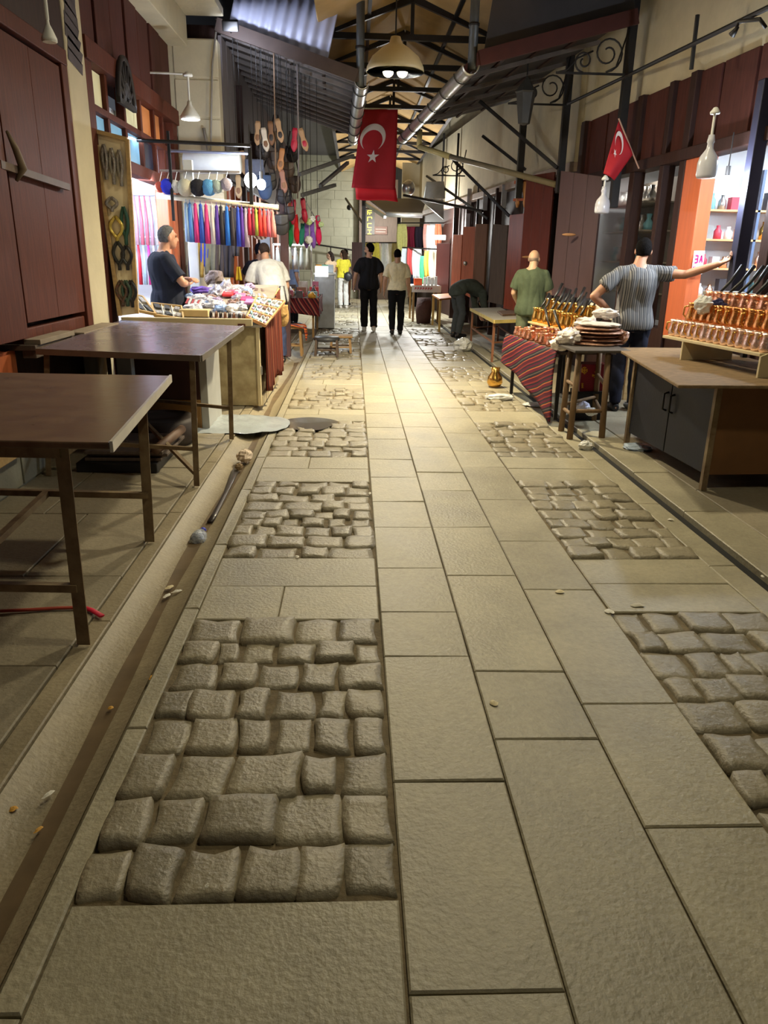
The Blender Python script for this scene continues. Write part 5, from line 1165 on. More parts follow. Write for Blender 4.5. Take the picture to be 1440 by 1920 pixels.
for row, (z1, l) in enumerate(((2.26, .62), (1.72, .60))):
    cs = [(206, 212, 220), (160, 186, 200), (206, 200, 196), (196, 150, 166), (150, 172, 210), (200, 206, 214)]
    m = MB(); m.tube([(XB0, YB + .02, z1 + .02), (XB1, YB + .02, z1 + .02)], .012, 8); m.tube([(XB0, YB + .02, z1 + .02), (XB0, YB + .25, z1 + .02)], .012, 8); m.tube([(XB1, YB + .02, z1 + .02), (XB1, YB + .25, z1 + .02)], .012, 8); m.build('bead_rail', M('pale_rail', S(206, 208, 214), .4), label=('upper', 'lower')[row] + ' pale rail inside the bright bead shop', cat='rail')
    for k in range(13):
        x = XB0 + .03 + .068 * k; col = cs[rs.randrange(6)]; nm = 'pale'
        if row == 1 and k == 7: col, nm = (200, 40, 60), 'red'
        if row == 1 and k == 9: col, nm = (214, 40, 140), 'magenta'
        if row == 0 and k == 4: col, nm = (80, 96, 170), 'slate blue'
        if row == 0 and k in (8, 9): col, nm = (206, 110, 130), 'rosy'
        m = MB(); m.tube([(x, YB, z1), (x + .01, YB - .01, z1 - l * .5), (x, YB, z1 - l)], [.010, .022, .027], 8)
        m.build('bead_string', M('beads_%d_%d_%d' % col, S(*col), .4, var=.15, scale=30), smooth=True, label='%s bead string, %s from the pillar, %s rail of the bright shop' % (nm, ORD[k], ('upper', 'lower')[row]), cat='bead string', group='bead strings in the bright shop')
# awning roll, conduit on the pier
m = MB(); a, b = onY(345, 305, 10.7), onY(452, 305, 10.7); m.tube([a, a.lerp(b, .02), b.lerp(a, .02), b], [.10, .135, .135, .11], 16); [m.tube([a.lerp(b, f), Vector((a.lerp(b, f).x, 11.29, a.z + .05))], .02, 6) for f in (.2, .7)]; m.build('awning_roll', M('pale_fabric_roll', S(196, 200, 202), .6, var=.12, scale=4), smooth=True, label='pale rolled awning above the rail of pompoms', cat='awning')
m = MB(); m.tube([onY(382, 240, 11.22), onY(390, 280, 11.22), onY(388, 300, 11.22), onY(372, 322, 11.1)], .022, 8); m.tube([onY(405, 60, 11.22), onY(398, 120, 11.22), onY(395, 290, 11.22)], .012, 8); m.build('cable_conduit', M('grey_conduit', S(140, 134, 126), .6), smooth=True, label='grey cables running down the cream block pier', cat='cable')
# dark shoulder bags and scarves
def hang_cloth(name, lab, cat, px, py0, py1, Y, w, mat, group=None, taper=.2, fold=.02, th=.012):
    a = onY(px, py0, Y); b = onY(px, py1, Y); sd = px * .37
    m = MB(); m.sheet(lambda u, v: (a.x + (b.x - a.x) * v + (u - .5) * w * (1 - taper + taper * math.sin(PI * min(1, v * 1.1))), Y + fold * math.sin(u * 13 + sd) * (.4 + v) + .01 * math.sin(v * 7), a.z + (b.z - a.z) * v), 14, 10, th)
    return m.build(name, mat, smooth=True, label=lab, cat=cat, group=group)
for px, y0, y1, w, cn, col in ((372, 440, 520, .15, 'mustard brown', (130, 104, 50)), (384, 445, 500, .10, 'deep blue', (44, 52, 120)), (398, 440, 515, .22, 'olive', (92, 88, 72)), (414, 440, 520, .18, 'dark brown', (56, 48, 46)), (428, 395, 520, .16, 'black', (44, 40, 44)), (440, 390, 480, .14, 'blackish grey', (60, 56, 60)), (361, 460, 530, .10, 'navy', (44, 46, 66))):
    hang_cloth('hanging_bag', '%s cloth bag hanging behind the bead counter' % cn, 'bag', px, y0, y1, 10.75, w, cloth('bagcloth_' + cn.replace(' ', '_'), col))
m = MB(); a = onY(362, 436, 10.8); b = onY(445, 436, 10.8); m.tube([a, Vector((a.x, 11.29, a.z))], .01, 6); m.tube([a.lerp(b, .6), Vector((a.lerp(b, .6).x, 11.29, a.z))], .01, 6); m.tube([a, b], .014, 8); m.build('bag_rail', black_metal, label='dark rail carrying the cloth bags behind the bead counter', cat='rail')

# ---- slippers and bags hanging from the canopy
def canopy_z(x, y): return 4.36 - .54 * (x + 1.80 + .12 * (y - 11.3) / 5.4) / 1.83
def slipper(lab, px, py, Y, sole, upper, tilt=0.0, L=.30, turn=0.0, group='slippers hanging from the canopy', show_sole=True, up=.25):
    Y = max(Y, 11.42); c = onY(px, py, Y); up = canopy_z(c.x, Y) - c.z - L / 2 + .06; t = T('slipper', lab, 'slipper', tuple(c), turn, group)
    R = Matrix.Rotation(tilt, 3, 'Y'); s = -1 if show_sole else 1
    Wp = [.030, .040, .036, .032, .042, .048, .040, .012]; P = [R @ Vector((0, 0, L * (.5 - k / 7))) for k in range(8)]
    m = MB(); m.tube(P, [(w, .010) for w in Wp], 14, right=(R @ Vector((1, 0, 0)))); m.build('sole', sole, t, smooth=True, local=True)
    m = MB(); m.tube([p + R @ Vector((0, -s * .018, 0)) for p in P[3:]], [(.030, .014), (.044, .032), (.047, .034), (.040, .026), (.012, .012)], 14, right=(R @ Vector((1, 0, 0)))); m.build('upper', upper, t, smooth=True, local=True)
    m = MB(); m.tube([P[0], P[0] + Vector((0, 0, up))], .004, 6); m.build('string', black_metal, t, local=True)
tan = M('tan_leather', S(176, 142, 108), .6, var=.12); brn = M('brown_leather', S(124, 88, 62), .55, var=.15); redl = M('red_leather', S(176, 34, 62), .45, var=.1); drk = M('dark_leather', S(48, 42, 44), .5, var=.2); pale = M('pale_leather', S(214, 204, 190), .6)
for lab, px, py, Y, so, upm, ti in (('tan slipper, first in the high row below the canopy', 483, 250, 11.0, tan, brn, .05), ('slipper with a white sole in the high row', 497, 262, 11.05, pale, brn, -.15), ('brownish slipper behind the white-soled one', 508, 250, 11.2, brn, drk, -.05), ('tan slipper turned outward at the end of the high row', 524, 245, 11.0, tan, drk, -.18), ('red slipper high beside the rope', 552, 262, 11.6, redl, redl, .08), ('tan-soled slipper hanging right beside the red one', 569, 262, 11.6, tan, redl, -.3),
        ('orange brown slipper halfway down the dark bunch', 527, 300, 11.3, M('orange_leather', S(170, 116, 72), .5), brn, .15), ('dusty pink slipper below the orange brown one', 531, 340, 11.2, M('dusty_sole', S(150, 106, 92), .6), brn, -.15), ('tan slipper hanging near the glaring bulb', 456, 305, 10.3, tan, tan, -.1), ('brown slipper beside the pompoms', 447, 350, 10.2, M('beige_leather', S(176, 150, 116), .6), brn, 0)):
    slipper(lab, px, py, Y, so, upm, ti)
slipper('red slipper hanging in a pair, on the pier side', 550, 398, 12.4, redl, redl, .06, .36, group='pair of red slippers', show_sole=False); slipper('red slipper hanging in a pair, on the lane side', 570, 395, 12.4, redl, redl, -.12, .36, group='pair of red slippers', show_sole=False)
for lab, px, py, col, ti in (('green felt slipper under the red pair', 545, 435, (44, 140, 84), .05), ('bright red felt slipper under the red pair', 556, 430, (218, 40, 44), -.05), ('sea green felt slipper in the low bunch', 567, 432, (50, 136, 116), .1), ('violet felt slipper in the low bunch', 575, 438, (140, 104, 190), .02), ('second violet felt slipper beside the first', 586, 438, (132, 92, 186), -.08), ('crimson felt slipper at the lane end of the bunch', 597, 432, (206, 36, 84), -.05)):
    mm = cloth('felt_%d_%d' % (col[0], col[1]), col); slipper(lab, px, py, 12.6, mm, mm, ti, .44, group='felt slippers in the low bunch', show_sole=False, up=.08)
for lab, px, py, r, col in (('white pompom flower above the green felt slipper', 567, 413, .045, (220, 228, 216)), ('pale green flower in the middle of the felt slippers', 579, 416, .05, (190, 214, 150)), ('white flower above the violet slippers', 586, 411, .045, (226, 230, 224)), ('pale green flower at the lane end of the felt slippers', 602, 421, .04, (198, 220, 170)), ('white tuft between the violet slippers', 579, 450, .06, (232, 236, 236))):
    crumple('felt_flower', lab, 'flower', onY(px, py, 12.5), r, cloth('flower_%d' % col[0], col), px)
m = MB(); c = onY(593, 412, 12.6); m.tube([onY(566, 366, 12.45), c], .008, 6); m.ell(onY(597, 410, 12.6), (.025, .025, .045)); m.build('hook_stick', M('pole_grey', S(150, 150, 150), .5), smooth=True, label='thin slanting stick with a knob above the felt slippers', cat='stick')
m = MB(); m.tube([Vector((onY(558, 175, 11.9).x, 11.9, canopy_z(onY(558, 175, 11.9).x, 11.9))), onY(560, 300, 12.0), onY(558, 372, 12.2)], .012, 6); m.build('hanging_rope', M('grey_rope', S(150, 140, 140), .8), smooth=True, label='long grey rope from the canopy to the red slippers', cat='rope')
m = MB(); m.tube([Vector((onY(516, 205, 11.5).x, 11.5, canopy_z(onY(516, 205, 11.5).x, 11.5))), onY(517, 320, 11.5)], .010, 6); m.build('hanging_rope', M('tan_rope', S(160, 130, 106), .8), smooth=True, label='tan rope among the high slippers', cat='rope')
# bags hanging in the dark bunch
def hang_bag(lab, px, py, Y, w, h, mat, strap=.2, group=None):
    Y = max(Y, 11.42) if py < 425 else Y; c = onY(px, py, Y); t = T('leather_bag', lab, 'bag', tuple(c), group=group)
    m = MB(); m.ell(c, (w / 2, .06, h / 2), n=18, m=12, fn=lambda d: 1 + .12 * (abs(d.x) * abs(d.z)) - .12 * max(0, d.z)); m.build('pouch', mat, t, smooth=True)
    m = MB(); m.sheet(lambda u, v: (c.x + (u - .5) * w * .9, c.y - .066 + .04 * abs(u - .5), c.z + h * (.42 - .5 * v * (1 - 1.2 * (u - .5) ** 2))), 10, 6, .008); m.build('flap', mat, t, smooth=True)
    if 425 <= py < 500: MB().tube([c + Vector((0, 0, h * .5 + strap * .9)), Vector((c.x, Y, max(pb_.z, c.z + h * .5 + strap)))], .004, 5).build('string', black_metal, t)
    if py < 425: MB().tube([c + Vector((0, 0, h * .5 + strap)), Vector((c.x, Y, canopy_z(c.x, Y)))], .004, 5).build('string', black_metal, t)
    m = MB(); m.tube([c + Vector((-w * .4, 0, h * .35)), c + Vector((-w * .15, 0, h * .5 + strap)), c + Vector((w * .15, 0, h * .5 + strap)), c + Vector((w * .4, 0, h * .35))], .010, 6); m.build('strap', drk, t, smooth=True)
hang_bag('round black leather bag with folds beside the end of the cream rail', 527, 420, 11.0, .24, .30, M('black_bag_leather', S(52, 50, 50), .4, var=.2, bump=.5, bscale=12), .3)
hang_bag('small black bag with a drooping strap by the dark post', 543, 400, 11.8, .16, .22, drk)
hang_bag('dark brown bag halfway up the dark bunch', 541, 318, 11.9, .17, .22, M('dark_brown_bag', S(74, 60, 54), .5, var=.2))
hang_bag('blackish bag low in the dark bunch above the red slippers', 532, 368, 11.9, .22, .22, M('grey_black_bag', S(60, 60, 66), .45, var=.2))
hang_bag('orange leather bag peeping beside the red slippers', 541, 388, 12.6, .12, .14, M('orange_bag', S(196, 96, 50), .5))
hang_bag('blue grey cloth bag hung next to the glaring bulb', 497, 350, 10.8, .2, .34, cloth('blue_grey_bag', (66, 84, 120)))
hang_bag('pale blue cloth bag behind the glaring bulb', 478, 322, 10.9, .28, .36, cloth('pale_blue_bag', (96, 104, 128)))
hang_bag('striped white and brown bag below the coral tassels', 488, 436, 9.62, .20, .16, stripes('white_brown_zigzag', (1, 0, .4), .05, [(0, S(214, 208, 204)), (.5, S(120, 90, 84))]))
m = MB(); q = onY(533, 430, 12.0); m.box(q.x - .06, q.x + .06, 11.95, 12.07, .03, 2.6); m.build('wooden_post', M('purple_brown_post', S(84, 56, 54), .55, var=.2, stretch=(9, 9, .8)), bev=.008, label='thick dark post beside the white t-shirt', cat='post')
m = MB(); q = onY(497, 440, 11.9); m.box(q.x - .07, q.x + .07, 11.9, 11.93, 1.0, 2.2); m.build('white_door_strip', M('pale_door_paint', S(176, 182, 190), .6), bev=.004, label='pale upright board behind the white t-shirt', cat='board')
for lab, a, b in (('grey slanting bar above the felt slippers', onY(562, 327, 12.0), onY(662, 292, 13.2)), ('lower grey slanting bar by the red slippers', onY(566, 366, 12.2), onY(628, 347, 13.2)), ('third grey bar under the canopy, rising to its gutter', onY(600, 349, 12.75), onY(652, 305, 14.6))):
    MB().beam(a, b, .05, .05).build('steel_bar', M('pale_steel', S(130, 132, 134), .45, .5), label=lab, cat='bar')
for k, (px, py, Y, w, h, lab) in enumerate(((492, 285, 11.6, .2, .22, 'dark pouch right under the first high slippers'), (512, 300, 11.8, .2, .26, 'dark pouch between the ropes under the high slippers'), (505, 340, 11.9, .22, .26, 'dark pouch below the high slippers, behind the glaring bulb'), (548, 290, 12.2, .18, .22, 'dark pouch beside the grey rope, under the red slipper'), (552, 345, 12.3, .2, .26, 'dark pouch low beside the grey rope'), (518, 262, 12.0, .18, .24, 'dark pouch behind the tan slipper turned outward'))):
    hang_bag(lab, px, py, Y, w, h, (drk, MATS['dark_brown_bag'], MATS['grey_black_bag'])[k % 3])
# added tube fixture for the light thrown on the second table
tb = T('added_fluorescent_tube', 'added white fluorescent tube glowing inside the bead shop doorway', 'lamp', (-2.86, 9.2, 2.34))
MB().tube([(-2.84 - .40, 9.2 - .57, 2.36), (-2.84 + .40, 9.2 + .57, 2.36)], .016, 10).build('tube', bulb_cool, tb, smooth=True)
MB().beam((-2.86 - .42, 9.22 - .6, 2.40), (-2.86 + .42, 9.22 + .6, 2.40), .07, .04).build('housing', white_paint, tb, bev=.005)
for s_ in (-.3, .3): MB().tube([(-2.86 + s_, 9.22 + s_ * 1.43, 2.41), (-2.86 + s_, 9.22 + s_ * 1.43, 2.85)], .008, 6).build('hanger', white_paint, tb)
hang_bag('yellow straw bag at the lane side of the bead counter', 530, 590, 9.9, .16, .3, M('straw_weave', S(176, 140, 84), .7, var=.25, bump=1))

# ---- stool with orange cloth, low stools
woodst = M('stool_wood', S(168, 132, 84), .6, var=.15, stretch=(6, 6, .8)); dkst = M('dark_stool_wood', S(84, 66, 52), .6, var=.2)
def stool(lab, x, y, w, d, h, seatm, legm, seat_h=.04, rz=0.0, pad=False):
    t = T('stool', lab, 'stool', (x, y, .0), rz)
    if pad: MB().lathe([(0, h - .07), (w * .46, h - .07), (w * .5, h - .05), (w * .5, h - .02), (w * .45, h), (0, h + .006)], (0, 0, 0), 26).build('seat', seatm, t, smooth=True, local=True)
    else: MB().box(-w / 2, w / 2, -d / 2, d / 2, h - seat_h, h).build('seat', seatm, t, bev=.006, local=True)
    for sx in (-1, 1):
        for sy in (-1, 1): MB().beam((sx * (w / 2 - .05), sy * (d / 2 - .05), h - seat_h), (sx * (w / 2 - .03), sy * (d / 2 - .03), .0), .038, .038).build('leg', legm, t, local=True)
    for sy in (-1, 1): MB().beam((-(w / 2 - .04), sy * (d / 2 - .04), h * .35), (w / 2 - .04, sy * (d / 2 - .04), h * .35), .022, .022).build('stretcher', legm, t, local=True)
    return t
p = onZ(612, 670); stool('low stool with a round black padded seat on the cobbles', p.x, p.y + .18, .42, .34, .31, M('black_pad', S(62, 62, 64), .4), dkst, pad=True)
p = onZ(645, 666); stool('low pale wooden stool beside the padded one', p.x - .06, p.y + .42, .40, .36, .28, woodst, woodst, .03)
p = onZ(549, 668); stool('wooden stool draped with an orange cloth by the gutter', p.x + .02, p.y + .15, .30, .30, .47, woodst, woodst)
orc = stripes('orange_kilim', (.25, .1, 1), .085, [(0, S(206, 100, 50)), (.3, S(70, 30, 34)), (.42, S(220, 120, 60)), (.7, S(150, 50, 40)), (.85, S(60, 40, 50))], wob=.3)
sx, sy = p.x + .02, p.y + .15
m = MB(); 
def drape(u, v):
    x = (u - .5) * .62; z = .482 + .006 * math.sin(v * 9); y = sy - .19 + .38 * v; ax = abs(x) - .175
    if ax > 0: z -= ax * (1.25 if x > 0 else .9) + .0; x = math.copysign(.175 + .05 * math.sin(min(1, ax * 4)) + .012 * math.sin(v * 17), x)
    return (sx + x, y, z - (.12 * max(0, u - .5) * (1 - v)))
m.sheet(drape, 30, 16, .006); m.build('orange_cloth', orc, smooth=True, label='orange patterned cloth draped over a wooden stool', cat='cloth')
# ================================================================== COPPER STALLS (right)
copper = M('polished_copper', S(246, 176, 140), .2, .9, var=.15, scale=30, bump=.6, bscale=50); copper_d = M('amber_copper', S(236, 160, 92), .2, .9, var=.15, scale=30, bump=.6, bscale=50)
gold = M('polished_brass', S(226, 176, 90), .22, .95, var=.12); pinkc = M('pinkish_copper', S(250, 208, 190), .22, .8, var=.12, scale=30, bump=.6, bscale=50); tin = M('tinned_lining', S(206, 204, 200), .3, .9)
blackh = M('black_handle', S(26, 24, 24), .4)
blackh0 = M('black_handle', S(26, 24, 24), .4)
# ---- big counter cabinet
zt = 0.80
A, Bc = onZ(1153, 651, zt), onZ(1272, 722, zt)
C_, D_ = Vector((3.34, Bc.y + .04, zt)), Vector((3.34, A.y + .05, zt))
ct = T('counter_cabinet', 'big dark counter cabinet with worn wooden top, nearest on the copper side', 'cabinet', (2.8, 5.6, .014))
m = MB(); q = .022; m.hexa([p - Vector((0, 0, q)) for p in (A, Bc, C_, D_)] + [A, Bc, C_, D_]); m.build('counter_top', M('worn_plank_top', S(128, 106, 78), .75, var=.3, scale=4, stretch=(3, 8, 8), bump=.3, bscale=16, spec=.2), ct, bev=.006)
f0, f1 = Vector((2.42, 6.34, 0)), Vector((2.50, 4.99, 0)); zb, zq = .13, zt - q - .005
bl = M('blue_black_sheet', S(32, 34, 43), .5, .0, var=.3, spec=.3, scale=4, rvar=.1, bump=.1)
m = MB(); m.hexa([Vector((f0.x + .01, f0.y, zb)), Vector((f1.x + .01, f1.y + .01, zb)), Vector((3.3, f1.y + .06, zb)), Vector((3.3, f0.y, zb)), Vector((f0.x + .01, f0.y, zq)), Vector((f1.x + .01, f1.y + .01, zq)), Vector((3.3, f1.y + .06, zq)), Vector((3.3, f0.y, zq))]); m.build('body', M('tan_brown_board', S(124, 86, 50), .55, var=.15, scale=3), ct)
n = (f1 - f0).normalized(); out = Vector((n.y, -n.x, 0)) * 1.0
for a, b in ((.0, .495), (.505, 1.0)):
    p, q2 = f0.lerp(f1, a), f0.lerp(f1, b); d = MB().plate([p + Vector((0, 0, zb)) + out * .0, q2 + Vector((0, 0, zb)), q2 + Vector((0, 0, zq)), p + Vector((0, 0, zq))], .015).build('door', bl, ct, bev=.003)
    hx = f0.lerp(f1, .46 if a == 0 else .54) + out * .03; mm = MB(); mm.tube([hx - out * .03 + Vector((0, 0, .45)), hx + Vector((0, 0, .46)), hx + Vector((0, 0, .58)), hx - out * .03 + Vector((0, 0, .59))], .009, 8); mm.build('handle', blackh0, d, smooth=True)
for p in (f0, f1, Vector((3.28, f1.y + .08, 0)), Vector((3.28, f0.y - .02, 0))): MB().box(p.x - .02, p.x + .02, p.y - .0, p.y + .04, .014, zq).build('leg', rust, ct)
# ---- stepped rack of copper pots standing on it
P0, P1 = onY(1243, 624, 6.36), onY(1424, 668, 5.12)
rk = T('stepped_rack', 'cream stepped display rack full of copper pots on the big counter', 'rack', (2.9, 5.7, zt))
e = (P1 - P0); el = e.length; eh = Vector((e.x, e.y, 0)).normalized(); back = Vector((-eh.y, eh.x, 0)); back = back if back.x > 0 else -back
z0 = (P0.z + P1.z) / 2; P0.z = z0; P1.z = z0
steps = []
for k in range(3):
    a = P0 + back * .15 * k + Vector((0, 0, .10 * k)); b = P1 + back * .15 * k + Vector((0, 0, .10 * k)); steps.append((a, b))
    m = MB(); m.hexa([a - Vector((0, 0, .022)), b - Vector((0, 0, .022)), b + back * .15 - Vector((0, 0, .022)), a + back * .15 - Vector((0, 0, .022)), a, b, b + back * .15, a + back * .15]); m.build('shelf', cream_paint, rk, bev=.003)
for p in (P0 + eh * .3, P1 + eh * .0):
    m = MB(); s_ = eh * .018; m.hexa([Vector((p.x, p.y, zt + .001)), Vector((p.x, p.y, zt + .001)) + s_, Vector((p.x, p.y, zt + .001)) + s_ + back * .46, Vector((p.x, p.y, zt + .001)) + back * .46, Vector((p.x, p.y, z0 - .02)), Vector((p.x, p.y, z0 - .02)) + s_, Vector((p.x, p.y, z0 + .15)) + s_ + back * .46, Vector((p.x, p.y, z0 + .15)) + back * .46]); m.build('side_board', cream_paint, rk)
def pot(name, lab, cat, c, r, h, mat, handle=None, hl=.12, ang=0.0, group=None, lid=False):
    t = T(name, lab, cat, tuple(c), ang, group)
    MB().lathe([(0, 0), (r * .82, 0), (r, h * .12), (r * .98, h * .35), (r * .72, h * .72), (r * .74, h * .86), (r * .86, h), (r * .80, h), (r * .66, h * .8), (r * .88, h * .35), (r * .7, h * .08), (0, h * .06)], n=16).build('vessel', mat, t, smooth=True, local=True)
    if handle == 'long': MB().tube([(r * .7, 0, h * .86), (r * .7 + hl * .45, 0, h * .86 + hl * .45), (r * .7 + hl * .85, 0, h * .86 + hl)], [.008, .010, .013], 8).build('handle', blackh, t, smooth=True, local=True)
    elif handle == 'ring': MB().tube([(r * .9, 0, h * .82), (r * 1.45, 0, h * .78), (r * 1.5, 0, h * .4), (r * .98, 0, h * .25)], .006, 8).build('handle', gold, t, smooth=True, local=True)
    note(t); return t
proto = {}
def put(kind, lab, c, rz, group, s=1.0):
    if kind not in proto:
        if kind == 'cup': proto[kind] = pot('copper_cup', lab, 'cup', c, .042, .115, pinkc, 'ring', ang=rz, group=group)
        elif kind == 'jug': proto[kind] = pot('copper_coffee_pot', lab, 'pot', c, .046, .135, copper_d, 'ring', ang=rz, group=group)
        elif kind == 'cezve': proto[kind] = pot('long_handled_pot', lab, 'pot', c, .055, .12, copper, 'long', .17, ang=rz, group=group)
        elif kind == 'bowl': proto[kind] = pot('copper_bowl', lab, 'bowl', c, .05, .06, pinkc, None, ang=rz, group=group)
        elif kind == 'gold': proto[kind] = pot('brass_coffee_pot', lab, 'pot', c, .048, .13, gold, 'long', .14, ang=rz, group=group)
        elif kind == 'mug': proto[kind] = pot('copper_mug', lab, 'cup', c, .043, .09, copper, 'ring', ang=rz, group=group)
        for ch in proto[kind].children: pass
        proto[kind].scale = (s,) * 3; return proto[kind]
    return dup(proto[kind], tuple(c), (0, 0, rz), lab, group, s)
rr = random.Random(5)
for tier, (kind, n, lab) in enumerate((('cup', 14, 'pinkish copper cup, lowest step of the cream rack, %s from its far end'), ('jug', 13, 'amber copper pot, middle step of the cream rack, %s from its far end'), ('cezve', 11, 'long-handled copper pot, top step of the cream rack, %s from its far end'))):
    a, b = steps[tier]
    for k in range(n): put(kind, lab % ORD[k], a.lerp(b, (k + .5) / n) + back * .075, (rr.uniform(-.3, .3) + 2.2) if tier < 2 else math.atan2(back.y, back.x) + rr.uniform(-.12, .12), ('cups on the lowest rack step', 'pots on the middle rack step', 'pots on the top rack step')[tier], (1.15, 1.25, 1.35)[tier])
for px, py, lab, mm in ((1320, 572, 'crumpled clear bag on the top of the cream rack', bagm), (1345, 578, 'dark blue bundle on the top of the cream rack', cloth('navy_bundle', (40, 40, 72)))):
    c = onY(px, py, 6.1); crumple('wrapped_bundle', lab, 'bundle', c, (.07, .08, .07), mm, px)
m = MB(); a, b = onY(1318, 545, 6.7), onY(1446, 566, 5.75); m.hexa([a - Vector((0, 0, .03)), b - Vector((0, 0, .03)), b + back * .35 - Vector((0, 0, .03)), a + back * .35 - Vector((0, 0, .03)), a, b, b + back * .35, a + back * .35]); m.build('window_shelf', M('grey_shelf_board', S(136, 132, 122), .6, var=.12), bev=.005, label='grey shelf board behind the rack, below the shop window', cat='shelf')
sh_a, sh_b = a, b
for k in range(3): m = MB(); p = a.lerp(b, (k + .4) / 3) + back * .2; m.box(p.x - .02, p.x + .02, p.y - .02, p.y + .02, .82 if p.x < 3.3 else .014, p.z - .03); m.build('shelf_leg', black_metal, label='%s leg under the grey window shelf, from its far end' % ORD[k], cat='leg')
# ---- tall stool / trestle with wrapped plates
hs = T('high_stool', 'tall rough wooden stand with a dark top by the big counter', 'stand', (2.15, 6.85, 0.0))
tw = M('rough_pole_wood', S(122, 96, 66), .7, var=.25, stretch=(5, 5, .8), bump=.3, bscale=20)
L4 = [(onZ(1068, 823), 0), (onZ(1052, 808), 1), (onZ(1128, 823), 2), (onZ(1113, 790), 3)]
tops = [onZ(1090, 660, .775), onZ(1060, 655, .775), onZ(1150, 660, .775), onZ(1112, 652, .775)]
tops = [L4[k][0].lerp(Vector((2.16, 6.98, 0)), .12) + Vector((0, 0, .775)) for k in range(4)]
for k in range(4): m = MB(); p = L4[k][0]; m.tube([p, p.lerp(tops[k], .5), tops[k]], [.030, .028, .026], 10); m.build('leg', tw, hs, smooth=True)
for i, j, f in ((0, 1, .28), (0, 2, .33), (2, 3, .28), (1, 3, .33), (0, 1, .62), (2, 3, .62)): m = MB(); m.tube([L4[i][0].lerp(tops[i], f), L4[j][0].lerp(tops[j], f)], .017, 8); m.build('rung', tw, hs, smooth=True)
xs = [p.x for p in tops]; ys = [p.y for p in tops]
m = MB(); m.hexa([Vector(v) for z in (.778, .802) for v in ((min(xs) - .06, min(ys) - .08, z), (max(xs) + .05, min(ys) - .02, z), (max(xs) + .05, max(ys) + .12, z), (min(xs) - .08, max(ys) + .12, z))]); m.build('top_board', M('dark_stand_top', S(70, 62, 54), .6, var=.2), hs, bev=.006)
tc_ = Vector(((min(xs) + max(xs)) / 2 + .03, (min(ys) + max(ys)) / 2 + .1, .802))
wrapm = M('wrapped_copper', S(200, 160, 136), .3, .35, rgb2=S(150, 104, 80), scale=14, bump=.8, bscale=30); wrapw = M('frosted_wrap', S(216, 206, 196), .3, .1, var=.15, scale=14, bump=1)
for k in range(6):
    c = tc_ + Vector((.05 + .03 * (k % 2), .02 * (k % 3), .012 + .034 * k)); m = MB(); m.ell(c, (.26 - .012 * k, .20, .020), n=22, m=8, fn=lambda d: 1 + .16 * noise.noise(d * 4 + Vector((k, 0, 0)))); m.build('wrapped_plate', wrapm if k < 5 else wrapw, smooth=True, label='wrapped copper plate on the wooden stand, %s from the bottom of its stack' % ORD[k], cat='plate', group='stack of wrapped copper plates')
for k, (px, py, Y, r, lab) in enumerate(((1068, 632, 7.1, (.12, .12, .08), 'frosty clear wrap bundle in front of the plate stack'), (1050, 645, 7.2, (.09, .1, .06), 'small frosty wrap bundle hanging over the stand edge'), (1100, 606, 7.35, (.10, .10, .06), 'frosty wrap bundle behind the plate stack'), (1135, 588, 7.4, (.13, .09, .05), 'flat box of white wrapped pieces on top of the plate stack'), (1165, 632, 7.1, (.06, .09, .07), 'clear wrapped copper piece at the shop side of the stack'))):
    c = onY(px, py, Y); crumple('wrapped_bundle', lab, 'bundle', c, r, wrapw if k < 4 else wrapm, k * 3.7)
# red carton with yellow marks
cr_ = T('red_carton', 'dark red carton with yellow lettering on the crate under the wooden stand', 'carton', (2.42, 7.45, .36))
c0, c1_ = onY(1086, 735, 7.4), onY(1124, 735, 7.4); zt_ = onY(1086, 683, 7.4).z
MB().box(c0.x, c0.x + .26, 7.4, 7.62, c0.z, zt_).build('box', M('carton_red', S(138, 26, 44), .5, var=.1), cr_, bev=.004)
ye = M('carton_yellow', S(236, 170, 50), .5)
m = MB()
def strokes(px, py, sets, s):
    for x0, y0, x1, y1 in sets:
        a = onY(px + x0 * s, py + y0 * s, 7.394); b = onY(px + x1 * s, py + y1 * s, 7.394); m.beam(a, b, .012, .004, (0, 1, 0))
strokes(1096, 694, ((-3, -4, 3, -4), (-4, 0, 4, 0), (-3, 4, 3, 4), (0, -6, 0, 7), (-4, -3, -4, 4), (4, -2, 4, 3)), 1.1)
strokes(1116, 703, ((-4, -1, -4, 3), (-1, -5, 3, -5), (0, -2, 4, -1), (-2, 4, 3, 4), (2, -4, 2, 5), (-5, 0, -1, 1)), 1.1)
strokes(1092, 723, ((-2, -4, 2, -4), (-2, 0, 2, 0), (-2, 4, 2, 4), (0, -5, 0, 5)), .9)
m.build('lettering', ye, cr_)
m = MB(); m.box(c0.x - .02, c0.x + .30, 7.41, 7.66, .014, c0.z - .002); m.build('dark_crate', M('dark_crate_board', S(40, 38, 38), .7), bev=.006, label='dark crate under the red carton', cat='crate')
crumple('paper_ball', 'white crumpled paper under the wooden stand', 'litter', onY(1092, 762, 7.2), (.07, .06, .05), M('bluish_paper', S(204, 206, 232), .6), 31)
crumple('plastic_bag', 'clear plastic piece on the pavement beside the dark crate', 'bag', onY(1108, 772, 7.1), (.06, .06, .04), bagm, 33)
